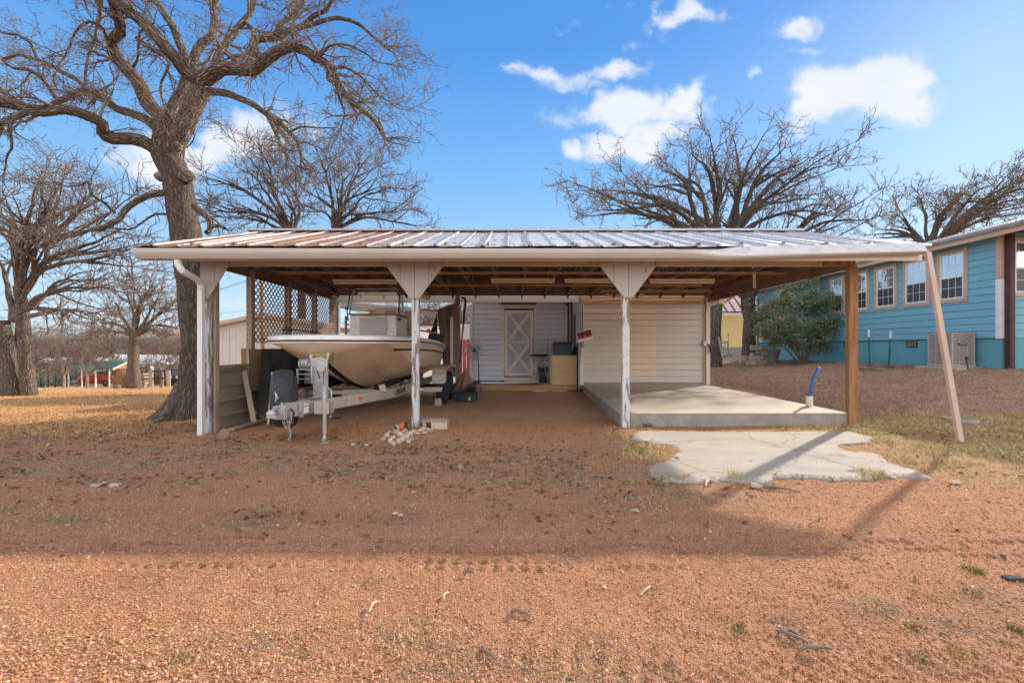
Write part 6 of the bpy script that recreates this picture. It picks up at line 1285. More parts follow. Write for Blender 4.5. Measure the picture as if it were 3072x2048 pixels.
# septic ring
b = G(2900, 1266); sr = single('septic_ring', MB().lathe((b.x, b.y + .1, b.z + .01), [(.19, -.05), (.215, -.05), (.22, .02), (.205, .032), (.175, .032), (.165, .01), (.165, -.05)], 40, closed=True), m_concside, 'round grey white septic riser rim set in the ground by the leaning downspout', 'septic ring', smooth=True)
rng_rocks = [(2840, 1275), (2850, 1283), (2960, 1275), (2930, 1290), (2885, 1292), (2910, 1300), (2820, 1265), (2975, 1262), (2862, 1296), (2990, 1285), (2835, 1255), (2945, 1258)]
for px, py in rng_rocks: stone(px, py, .022, m_rock, 'pale chip of gravel scattered round the septic rim', group='pale chips round the septic rim')
# blue pipe stub
b = Vector((5.08, 7.84, .2)); bs = thing('blue_water_pipe', 'bright blue water pipe rising from a sawn white stub in the floor', 'pipe', tuple(b)); b = P(2428, 1217, 7.84); b.z = .2
obj('sleeve', MB().tube([b, b + Vector((0, 0, .18))], .055, 12), m_trim, bs); obj('pipe', MB().tube([b + Vector((.01, 0, .1)), b + Vector((.02, 0, .28)), b + Vector((.07, 0, .48)), P(2456, 1103, 7.84)], .024, 10), m_blue, bs, smooth=True); obj('cap', MB().tube([P(2456, 1104, 7.84), P(2459, 1101, 7.84)], .022, 8), m_white, bs); obj('clamp', MB().tube([b + Vector((-.05, 0, .19)), b + Vector((.09, 0, .18))], .018, 6), m_black, bs)

# ------------------------------------------------------------------ yard between the houses
yh = thing('yellow_house', 'yellow clapboard house with pinkish standing seam roof behind the oaks', 'house', (13, 27, .7))
boards(yh, m_yellow, 9.5, 17, 27.0, 1.25, 3.25, .19); obj('wall', MB().box(9.5, 17, 27.01, 27.3, .3, 3.3), m_yellow, yh); obj('foundation', MB().box(9.45, 17, 26.98, 27.0, .2, 1.24), m_concside, yh)
obj('fascia', MB().box(9.2, 17.3, 26.6, 26.63, 3.1, 3.30), m_trim, yh); obj('eave_edge', MB().box(9.2, 17.3, 26.57, 26.6, 3.28, 3.34), m_maroon, yh)
rp = obj('roof_panel', MB().prism([(9.2, 26.58, 3.33), (9.68, 26.58, 3.33), (9.68, 31.4, 7.3), (9.2, 31.4, 7.3)], (0, 0, -.03)), m_pinkroof, yh); rs = obj('roof_seam', MB().beam((9.2, 26.57, 3.36), (9.2, 31.4, 7.33), .045, .05), m_maroon, yh)
for k in range(1, 17): cp(rp, (.48 * k, 0, 0)); cp(rs, (.48 * k, 0, 0))
def cinder(loc, rot, lb, small=False):
    t = thing('cinder_block', lb, 'cinder block', loc, rot, group='cinder blocks piled by the planter', local=True); m = MB(); L, H, Wd = .40, .19, .19
    for x in (-.2, -.0145, .171): m.box(x, x + .029, -Wd / 2, Wd / 2, 0, H)
    m.box(-.171, -.0145, -Wd / 2, -Wd / 2 + .03, 0.002, H - .002).box(.0145, .171, -Wd / 2, -Wd / 2 + .03, 0.002, H - .002).box(-.171, -.0145, Wd / 2 - .03, Wd / 2, 0.002, H - .002).box(.0145, .171, Wd / 2 - .03, Wd / 2, 0.002, H - .002)
    obj('shell', m, m_block, t); return t
base = G(2268, 1095); CB = [(0, 0, 0, 0, 0, 'bottom left cinder block of the pile'), (.42, .05, 0, 0, .1, 'bottom right cinder block of the pile'), (-.05, .25, .19, 0, .5, 'cinder block on the left of the second layer'), (.38, .1, .19, 1.57, .0, 'cinder block turned on end in the second layer'), (.15, .05, .20, 0, -.15, 'cinder block in the middle of the second layer'), (.2, .15, .40, 1.57, .2, 'upright cinder block in the middle of the pile'), (.55, .2, .39, 0, .05, 'cinder block with open cells on the right of the third layer'), (.28, .15, .60, 0, -.1, 'topmost left cinder block of the pile'), (.62, .25, .60, 0, .15, 'topmost right cinder block against the shrub')]
for x, y, z, rx, rz, lb in CB: cinder((base.x - .15 + x, base.y + .1 + y, gz(base.x, base.y) + z), (rx, 0, rz), lb)
b = G(2235, 1095); stone(2230, 1094, .17, m_rock, 'large pink granite rock left of the cinder block pile', flat=.9)
b = G(2325, 1090); pl = thing('planter_tub', 'large grey tapered planter tub leaning by the cinder blocks', 'planter', tuple(b)); obj('tub', MB().lathe((b.x + .05, b.y + .4, b.z - .02), [(.0, 0), (.24, 0), (.36, .54), (.38, .56), (.37, .58), (.34, .57), (.32, .5), (.0, .48)], 28), m_grey, pl, smooth=True); smooth_angle(bpy.data.objects['tub.003'] if 'tub.003' in bpy.data.objects else pl.children[0], 30)
D = 17.5; sf = thing('metal_frame', 'narrow metal gate frame leaning on the first oak trunk', 'frame', tuple(P(2165, 1070, D)))
obj('stile', MB().tube([P(2156, 1010, D), P(2167, 1072, D - .2)], .03, 6), m_grey, sf); obj('top_bar', MB().tube([P(2159, 1026, D - .05), P(2184, 1026, D)], .035, 6), m_grey, sf); obj('stile', MB().tube([P(2183, 1026, D), P(2187, 1068, D)], .028, 6), m_grey, sf); obj('wire', MB().tube([P(2170, 1028, D), P(2172, 1050, D)], .006, 4).tube([P(2176, 1028, D), P(2178, 1050, D)], .006, 4).tube([P(2160, 1040, D), P(2184, 1040, D)], .006, 4), m_grey, sf)
for px, lb in ((2160, 'left thin rod with a ball tip before the yellow wall'), (2186, 'right thin rod with a ball tip before the yellow wall')): single('garden_rod', MB().tube([P(px, 1065, 18.5), P(px - 1, 1003, 18.5)], .012, 5).ball(P(px - 1, 1003, 18.5), .04, 8, 5), m_galv, lb, 'garden rod')
single('drain_pipe', MB().tube([G(2168, 1072) + Vector((0, .3, .05)), G(2235, 1068) + Vector((0, .3, .05))], .055, 8), m_dkgreen, 'dark green drain pipe lying between the two oak trunks', 'pipe', smooth=True)
# ------------------------------------------------------------------ white shed and things seen behind the carport
wsd = thing('white_shed', 'low white ribbed metal shed seen through the lattice', 'shed', (-8.5, 15.5, -.5)); D = 15.0
ap, le, re = P(792, 944, D), P(560, 992, D), P(1005, 980, D)
obj('gable_wall', MB().prism([(le.x, D, -.8), (re.x, D, -.8), (re.x, D, re.z), (ap.x, D, ap.z), (le.x, D, le.z)], (0, .05, 0)), m_whiteb, wsd)
rb = obj('rib', MB().box(le.x + .05, le.x + .09, D - .012, D, -.8, le.z + .02), m_whiteb, wsd)
for k in range(1, 22):
    x = le.x + .05 + k * .22; z = le.z + (ap.z - le.z) * (x - le.x) / (ap.x - le.x) if x < ap.x else re.z + (ap.z - re.z) * (re.x - x) / (re.x - ap.x); c = cp(rb, (.22 * k, 0, 0)); c.scale = (1, 1, 1)
obj('side_wall', MB().box(re.x - .05, re.x, D + .05, 21, -.8, re.z), m_whiteb, wsd)
for a, b in ((le, ap), (re, ap)): 
    o_ = Vector((-.25 if a is le else .25, 0, -.06 if a is le else -.03)); obj('roof', MB().prism([a + o_ + Vector((0, -.2, 0)), b + Vector((0, -.2, 0)), b + Vector((0, 6, 0)), a + o_ + Vector((0, 6, 0))], (0, 0, .06)), m_rib, wsd); obj('rake_trim', MB().beam(a + o_ + Vector((0, -.2, -.02)), b + Vector((0, -.2, -.02)), .03, .10), m_htrim, wsd)
wb2 = thing('pale_building', 'long pale building seen through the back of the carport', 'building', (-5, 30, -2)); D = 30
obj('wall', MB().box(P(985, 0, D).x, P(1420, 0, D).x, D, D + 4, -2.5, P(0, 977, D).z), m_white, wb2); obj('roof', MB().box(P(980, 0, D).x, P(1425, 0, D).x, D - .2, D + 4.2, P(0, 977, D).z, P(0, 973, D).z), m_maroon, wb2)
lt = thing('lean_to', 'thin sloping grey lean-to roof edge behind the boat', 'shed', (-3, 14, 0)); D = 14; obj('roof_edge', MB().prism([P(1010, 903, D), P(1330, 932, D), P(1330, 937, D), P(1010, 921, D)], (0, 1.5, 0)), m_grey, lt); obj('post', MB().box(P(1010, 0, D).x, P(1016, 0, D).x, D, D + .08, -.6, P(0, 915, D).z), m_grey, lt)
rf = thing('red_picket_fence', 'weathered red board fence behind the workshop corner', 'fence', (-1.6, 16.5, -.2)); D = 16.5
pk = obj('picket', MB().box(P(1366, 0, D).x, P(1366, 0, D).x + .12, D, D + .02, -.4, P(0, 1018, D).z), m_red, rf)
for k in range(1, 5): cp(pk, (.135 * k, 0, random.uniform(-.02, .02)))
single('white_wall', MB().box(P(1355, 0, 17).x, P(1420, 0, 17).x, 17, 17.05, .9, P(0, 972, 17).z), m_white, 'white panel wall above the red fence beside the workshop', 'panel')

# ------------------------------------------------------------------ far left: neighbours across the lot
mh = thing('mobile_home', 'long white roofed mobile home far left behind the bare trees', 'mobile home', (-45, 56, -3)); D = 56
obj('wall', MB().box(P(100, 0, D).x, P(330, 0, D).x, D, D + 5, -4, P(0, 1090, D).z), m_trim, mh)
obj('roof', MB().prism([P(110, 1089, D - .5), P(335, 1089, D - .5), P(335, 1073, D + 3), P(118, 1074, D + 3)], (0, 0, .12)), m_white, mh)
for px in (115, 150, 210): window(mh, '-Y', P(px, 0, D).x, P(px + 22, 0, D).x, P(0, 1125, D).z, P(0, 1098, D).z, D - .01)
m2 = thing('white_house', 'pale blue white long house far behind the wooden rack', 'house', (-40, 62, -3)); D = 62
obj('wall', MB().box(P(340, 0, D).x, P(560, 0, D).x, D, D + 6, -4.2, P(0, 1092, D).z), M('pale_blue_wall', (.45, .52, .62), None, 2, .6), m2)
obj('roof', MB().prism([P(335, 1093, D - .5), P(565, 1093, D - .5), P(560, 1068, D + 5), P(345, 1064, D + 5)], (0, 0, .1)), m_white, m2); window(m2, '-Y', P(472, 0, D).x, P(502, 0, D).x, P(0, 1124, D).z, P(0, 1100, D).z, D - .01, mtrim=m_white)
m3 = thing('white_cottage', 'small white cottage with dark roof at the far left behind the carport', 'house', (-60, 70, -4)); D = 72
obj('wall', MB().box(P(-60, 0, D).x, P(95, 0, D).x, D, D + 6, -5, P(0, 1090, D).z), m_whiteb, m3); obj('roof', MB().prism([P(-70, 1092, D - .5), P(104, 1092, D - .5), P(95, 1068, D + 4), P(-70, 1068, D + 4)], (0, 0, .1)), m_grey, m3)
gc = thing('green_metal_carport', 'green ribbed metal carport sheltering the red car', 'carport', (-44, 45, -2.6)); D0, D1 = 43.5, 45.5
zr_ = P(0, 1085, 44).z; ze_ = P(0, 1106, 44).z
L0, Lm, Lr = P(338, 1106, 44), P(389, 1084, 44), P(411, 1090, 44); far = P(200, 1108, 44)
obj('roof', MB().prism([P(338, 1106, 43), P(389, 1084, 44.5), Vector((P(225, 0, 44.5).x, 44.5, P(0, 1086, 44.5).z)), Vector((P(200, 0, 43).x, 43, P(0, 1108, 43).z))], (0, 0, .06)), m_dkgreen, gc)
obj('roof', MB().prism([P(389, 1084, 44.5), P(412, 1092, 48.5), Vector((P(250, 0, 48.5).x, 48.5, P(0, 1096, 48.5).z)), Vector((P(225, 0, 44.5).x, 44.5, P(0, 1086, 44.5).z))], (0, 0, .06)), m_dkgreen, gc)
obj('gable_trim', MB().beam(P(338, 1107, 43), P(389, 1083, 44.5), .1, .14).beam(P(389, 1083, 44.5), P(411, 1090, 48.5), .1, .14), m_lightbox, gc); obj('gable_panel', MB().prism([P(340, 1106, 43.02), P(389, 1086, 44.5), P(410, 1106, 48.4)], (-.05, 0, 0)), m_ply, gc)
for px in (206, 246, 287, 328): obj('pole', MB().beam(P(px, 1161, 43.2), P(px, 1106, 43.2), .08, .08, up=(0, 1, 0)), m_white, gc)
# red car, nose to the left
rc_ = thing('red_car', 'red crossover car parked under the green metal carport', 'car', tuple(P(300, 1158, 45.5))); D = 45.5
def Q(px, py, d=0): return P(px, py, D) + Vector((0, d, 0))
body = [(232, 1146), (231, 1138), (234, 1131), (246, 1127), (262, 1124), (272, 1122), (358, 1122), (366, 1128), (368, 1136), (367, 1146), (362, 1151), (238, 1151)]
obj('body', MB().prism([Q(*p) for p in body], (0, 1.75, 0)), m_car, rc_, bevel=.09)
cab = [(272, 1122.5), (283, 1116), (298, 1113), (330, 1112.5), (350, 1115), (360, 1122.5)]
obj('roof', MB().prism([Q(a, b, .18) for a, b in cab], (0, 1.4, 0)), m_car, rc_, bevel=.06)
for pts in ([(276, 1122), (284, 1117), (298, 1114.5), (300, 1122)], [(302, 1122), (300.5, 1114.5), (322, 1114), (324, 1122)], [(326, 1122), (325, 1114.2), (340, 1116), (348, 1122)]): obj('window', MB().prism([Q(a, b, .16) for a, b in pts], (0, .02, 0)), m_glass_lo, rc_)
obj('tail_light', MB().prism([Q(355, 1127, -.012), Q(367.5, 1128, -.012), Q(368, 1133, -.012), Q(357, 1132, -.012)], (0, .1, 0)), M('tail_lamp_red', (.7, .04, .05), None, 3, .3), rc_); obj('bumper', MB().prism([Q(346, 1146, -.01), Q(368, 1144, -.01), Q(366, 1152, -.01), Q(348, 1153, -.01)], (0, 1.7, 0)), m_grey, rc_, bevel=.03)
obj('door_gap', MB().prism([Q(300, 1123, -.004), Q(301, 1123, -.004), Q(301, 1149, -.004), Q(300, 1149, -.004)], (0, .01, 0)), m_black, rc_)
for px in (250, 316):
    c = Q(px, 1148.5); t = obj('wheel', MB().lathe((c.x, c.y + .12, c.z), [(.2, -.13), (.33, -.13), (.36, -.09), (.36, .1), (.2, .1)], 24, 'Y'), m_rubber, rc_); obj('rim', MB().lathe((c.x, c.y - .02, c.z), [(.0, -.01), (.05, -.01), (.05, .0), (.23, .02), (.24, -.0), (.24, .03)], 12, 'Y'), m_galv, t)
    for k in range(5): a = k * 1.256; obj('spoke', MB().beam((c.x, c.y - .03, c.z), (c.x + .22 * math.cos(a), c.y - .03, c.z + .22 * math.sin(a)), .02, .06, up=(0, 1, 0)), m_black, t)
# dark utility vehicle
uv = thing('utility_vehicle', 'dark utility buggy parked at the right end of the rail fence', 'vehicle', tuple(P(520, 1152, 40))); D = 40
obj('body', MB().prism([Q(503, 1148), Q(503, 1130), Q(512, 1126), Q(540, 1126), Q(544, 1134), Q(543, 1148)], (0, 1.3, 0)), m_black, uv, bevel=.05); obj('windscreen', MB().prism([Q(508, 1126, .1), Q(511, 1112, .1), Q(536, 1112, .1), Q(538, 1126, .1)], (0, .04, 0)), m_steelb, uv)
obj('roof', MB().prism([Q(506, 1111), Q(540, 1110), Q(541, 1107), Q(507, 1108)], (0, 1.3, 0)), m_black, uv); obj('roll_bar', MB().tube([Q(507, 1127), Q(510, 1108)], .05, 6).tube([Q(540, 1127), Q(538, 1108)], .05, 6), m_maroon, uv)
obj('headlight', MB().lathe(Q(512, 1131, -.02), [(.0, 0), (.12, 0), (.12, .04), (0, .04)], 12, 'Y'), m_white, uv); obj('headlight', MB().lathe(Q(531, 1131, -.02), [(.0, 0), (.12, 0), (.12, .04), (0, .04)], 12, 'Y'), m_white, uv)
for px in (508, 539): obj('wheel', MB().lathe(Q(px, 1147, .0), [(.1, -.12), (.32, -.12), (.32, .12), (.1, .12)], 18, 'Y'), m_rubber, uv)
# green deck rail
gf = thing('green_porch_rail', 'dark green board rail and skirt of a porch at the far left', 'fence', tuple(P(150, 1160, 44))); D = 44
for py, h_ in ((1122, .14), (1134, .12), (1147, .16)): obj('rail', MB().beam(Q(95, py), Q(232, py + 3), .05, h_), m_dkgreen, gf)
for k, px in enumerate((97, 120, 143, 165, 197)): obj('post', MB().beam(Q(px, 1162), Q(px, 1118), .12, .12, up=(0, 1, 0)), m_dkgreen, gf)
obj('skirt', MB().prism([Q(92, 1150, .1), Q(130, 1151, .1), Q(130, 1163, .1), Q(92, 1164, .1)], (0, .05, 0)), m_dkgreen, gf)
# rail fence
rfn = thing('split_rail_fence', 'rustic split rail fence with round posts right of the red car', 'fence', tuple(P(480, 1158, 38))); D = 38
for px in (411, 453, 505): obj('post', MB().tube([Q(px, 1160), Q(px - 1, 1110)], .17, 7), m_grain, rfn)
for a, b in (((411, 1120), (452, 1111)), ((411, 1140), (453, 1135)), ((454, 1112), (503, 1112)), ((453, 1136), (505, 1133))): obj('rail', MB().tube([Q(*a), Q(*b)], .07, 6), m_maroon, rfn)
wr = thing('firewood_rack', 'firewood rack stacked with split logs by the rail fence', 'firewood rack', tuple(P(422, 1160, 40))); D = 40
for px in (412, 432): obj('post', MB().beam(Q(px, 1160), Q(px, 1090), .08, .08, up=(0, 1, 0)), m_grain, wr)
for r in range(7):
    for c in range(4): obj('log', MB().lathe(Q(415 + c * 5, 1122 + r * 4.5), [(.07, 0), (.07, .5)], 6, 'Y'), m_pale if (r + c) % 2 else m_maroon, wr)
obj('shelf', MB().beam(Q(410, 1104), Q(434, 1104), .5, .06), m_maroon, wr); obj('footing', MB().box(Q(416, 0).x, Q(432, 0).x, D, D + .4, P(0, 1161, D).z, P(0, 1152, D).z), m_block, wr)
D = 30; c = G(352, 1166); single('tree_stump', MB().lathe(c + Vector((0, 0, -.05)), [(.0, 0), (.24, 0), (.20, .30), (.18, .36), (.0, .36)], 12), m_bark_tw2, 'low brown stump on the far lawn below the red car', 'stump')
gp = thing('grey_propane_tank', 'small white tank with domed top near the pale blue wall', 'tank', tuple(P(452, 1100, 58))); obj('shell', MB().tube([P(448, 1104, 58), P(456, 1104, 58)], .35, 10), m_white, gp)
# power lines
cb1 = thing('power_cable', 'upper dark overhead cable crossing the sky behind the big oak', 'cable', (0, 40, 5)); obj('wire', MB().tube([P(-100, 962, 40), P(420, 917, 38), P(620, 882, 36), P(770, 832, 34)], .022, 4), m_black, cb1)
cb2 = thing('power_cable', 'lower faint overhead cable beside the white shed roof', 'cable', (0, 40, 5)); obj('wire', MB().tube([P(640, 943, 40), P(745, 930, 38), P(1000, 890, 36)], .012, 4), m_grey, cb2)
cb3 = thing('power_cable', 'thin pale cable low over the far houses', 'cable', (0, 40, 3)); obj('wire', MB().tube([P(300, 1003, 50), P(400, 1010, 50), P(540, 1018, 50)], .02, 4), m_grey, cb3)
lp = thing('utility_pole', 'brown wooden pole seen through the first lattice panel', 'pole', tuple(P(786, 1060, 13))); obj('shaft', MB().tube([P(788, 1110, 13), P(785, 830, 13)], .055, 8), m_rawwood, lp)
# ------------------------------------------------------------------ trees
def unit(v): return v / np.maximum(np.linalg.norm(v, axis=-1, keepdims=True), 1e-9)
class Wood:
    """collects tapered tubes as numpy batches"""
    def __init__(s): s.V = []; s.F = []; s.B = []; s.n = 0
    def tubes(s, pts, rad, k, rough=0.0):
        n, m, _ = pts.shape; t = np.gradient(pts, axis=1); t = unit(t); ref = unit(np.array([.31, .23, .92]) + np.zeros_like(t[:, :1]))
        ref = np.where(np.abs((t[:, :1] * ref).sum(-1, keepdims=True)) > .93, np.array([.9, -.4, .1]), ref)
        a = unit(np.cross(t, np.broadcast_to(ref, t.shape))); b = np.cross(t, a); th = np.arange(k) * 2 * np.pi / k
        L = np.concatenate([np.zeros((n, 1)), np.cumsum(np.linalg.norm(np.diff(pts, axis=1), axis=-1), 1)], 1)
        c, sn = np.cos(th), np.sin(th); R = rad[:, :, None].copy() * np.ones(k)
        off = RNG.uniform(0, 50, (n, 1, 1)); R0 = rad[:, :1]
        bx = R0[:, :, None] * c + off; by = R0[:, :, None] * sn + off * .7; bx = np.broadcast_to(bx, (n, m, k)); by = np.broadcast_to(by, (n, m, k)); bz = np.broadcast_to(L[:, :, None] + off, (n, m, k))
        if rough:
            nn = fbm((c * 1.6 + 9)[None, None] + off + L[:, :, None] * 1.1, (sn * 1.6 + 9)[None, None] + L[:, :, None] * 1.4, 4) - .5
            n2 = fbm((th * 2.3)[None, None] + 0 * L[:, :, None] + off, L[:, :, None] * 1.2 + off, 3) - .5; n2 = 0
            R = R * (1 + rough * 1.6 * nn)
        v = pts[:, :, None] + (a[:, :, None] * c[:, None] + b[:, :, None] * sn[:, None]) * R[..., None]
        i = np.arange(n)[:, None, None] * m * k + np.arange(m - 1)[None, :, None] * k + np.arange(k)[None, None]; j = np.arange(n)[:, None, None] * m * k + np.arange(m - 1)[None, :, None] * k + ((np.arange(k) + 1) % k)[None, None]
        f = np.stack([i, j, j + k, i + k], -1).reshape(-1, 4) + s.n
        s.V.append(v.reshape(-1, 3)); s.B.append(np.stack([bx, by, bz], -1).reshape(-1, 3)); s.F.append(f); s.n += n * m * k
    def build(s, name, mat, parent):
        if not s.V: return None
        V = np.concatenate(s.V) - np.array(ORG[parent.name]); o = npmesh(name, V, np.concatenate(s.F), mat, {'bark': ('FLOAT_VECTOR', np.concatenate(s.B))}, smooth=True); o.parent = parent; return o
def resample(ctrl, rad, step, jit, seed=0):
    """Catmull-Rom through control points, with crooked oak-like wander"""
    c = np.array([tuple(p) for p in ctrl], float); r = np.array(rad, float); c = np.vstack([2 * c[0] - c[1], c, 2 * c[-1] - c[-2]]); out = []; rr = []
    for i in range(1, len(c) - 2):
        n = max(2, int(np.linalg.norm(c[i + 1] - c[i]) / step))
        for k in range(n):
            t = k / n; p0, p1, p2, p3 = c[i - 1:i + 3]
            out.append(.5 * (2 * p1 + (p2 - p0) * t + (2 * p0 - 5 * p1 + 4 * p2 - p3) * t * t + (3 * p1 - p0 - 3 * p2 + p3) * t ** 3)); rr.append(r[i - 1] + (r[i] - r[i - 1]) * t)
    out.append(c[-2]); rr.append(r[-1]); out = np.array(out); rr = np.array(rr)
    if jit and len(out) > 2:
        w = RNG.normal(0, 1, out.shape); w[1:-1] = (w[:-2] + w[1:-1] * 1.5 + w[2:]) / 3; w[0] = 0; w *= jit; out = out + w
    return out, rr
def grow(st, dr, ln, r0, K, wob, up, endr=.3, droop=0):
    n = len(st); P_ = np.zeros((n, K + 1, 3)); P_[:, 0] = st; d = unit(dr.copy())
    for k in range(K):
        d = unit(d + RNG.normal(0, wob, d.shape) + np.array([0, 0, up])); P_[:, k + 1] = P_[:, k] + d * (ln / K)[:, None]
    R = r0[:, None] * np.linspace(1, endr, K + 1)[None]; return P_, R
def sprout(pts, rad, per, t0, ang, rng_len, ratio, keepz=None):
    """children from parents (n,m,3): per per parent"""
    n, m, _ = pts.shape; idx = np.repeat(np.arange(n), per); t = t0 + (1 - t0) * RNG.random(len(idx)) ** .9; f = t * (m - 1); i = np.minimum(f.astype(int), m - 2); w = (f - i)[:, None]
    a, b = pts[idx, i], pts[idx, i + 1]; st = a * (1 - w) + b * w; tg = unit(b - a); rd = rad[idx, i] * (1 - w[:, 0]) + rad[idx, i + 1] * w[:, 0]
    rv = unit(RNG.normal(0, 1, tg.shape)); pr = unit(np.cross(tg, rv)); an = np.radians(RNG.uniform(*ang, len(idx)))[:, None]
    d = tg * np.cos(an) + pr * np.sin(an); return st, d, RNG.uniform(*rng_len, len(idx)), rd * ratio, idx
def twigs(wood, lines, sc, dens=1.0, levels=3, up=.03, k=(5, 3, 3), mn=.0035, first=(.9, 2.0), collect=None, wob=.30):
    """lines: list of (pts, rad) limbs of varying length -> side branches, twigs, spurs"""
    S_ = []; D_ = []; R_ = []
    for p, r in lines:
        seg = np.linalg.norm(np.diff(p, axis=0), axis=1).sum(); n = max(2, int(seg / sc * 2.3 * dens)); t = .22 + .78 * RNG.random(n); f = t * (len(p) - 1); i = np.minimum(f.astype(int), len(p) - 2); w = (f - i)[:, None]
        st = p[i] * (1 - w) + p[i + 1] * w; tg = unit(p[i + 1] - p[i]); rd = r[i]; pr = unit(np.cross(tg, unit(RNG.normal(0, 1, tg.shape)))); pr[:, 2] = pr[:, 2] * .9 + .12; an = np.radians(RNG.uniform(32, 75, n))[:, None]
        S_.append(st); D_.append(tg * np.cos(an) + pr * np.sin(an)); R_.append(np.minimum(rd * .6, .034 * sc)); 
        S_.append(p[-1:].repeat(3, 0)); D_.append(tg[-1:] + RNG.normal(0, .45, (3, 3))); R_.append(np.full(3, max(r[-1] * .9, mn * 2)))
    S_, D_, R_ = map(np.concatenate, (S_, D_, R_)); ln = RNG.uniform(*first, len(S_)) * sc
    P1, R1 = grow(S_, D_, ln, np.maximum(R_, mn * 2.2), 7, wob, up, .35); wood.tubes(P1, R1, k[0])
    st, d, l, r, _ = sprout(P1, R1, int(round(5 * dens)) or 1, .15, (30, 70), (.35 * sc, .85 * sc), .6); P2, R2 = grow(st, d, l, np.maximum(r, mn * 1.5), 5, wob, up * .8, .4); wood.tubes(P2, R2, k[1])
    if levels >= 3:
        st, d, l, r, _ = sprout(P2, R2, int(round(5 * dens)) or 1, .1, (28, 75), (.12 * sc, .38 * sc), .65); P3, R3 = grow(st, d, l, np.maximum(r, mn), 4, wob * 1.1, up, .5); wood.tubes(P3, R3, k[2])
        if collect is not None: collect.append(P3[:, -1])
        if levels >= 4:
            st, d, l, r, _ = sprout(P3, R3, 2, .2, (30, 70), (.05 * sc, .16 * sc), .8); P4, R4 = grow(st, d, l, np.maximum(r, mn * .8), 2, .3, up, .7); wood.tubes(P4, R4, 3)
    elif collect is not None: collect.append(P2[:, -1])
def leaf_quads(name, c, size, mat, parent, kind=None, flat=0):
    n = len(c); a = unit(RNG.normal(0, 1, (n, 3))); b = unit(np.cross(a, RNG.normal(0, 1, (n, 3)))); s = size * RNG.uniform(.6, 1.3, (n, 1)); org = np.array(ORG[parent.name]) if parent else 0
    V = np.stack([c - a * s, c - b * s * .42, c + a * s, c + b * s * .42], 1).reshape(-1, 3) - org; o = npmesh(name, V, (np.arange(n) * 4)[:, None] + np.array([[0, 1, 2, 3]]), mat); o.parent = parent
    if kind: o['kind'] = kind
    return o
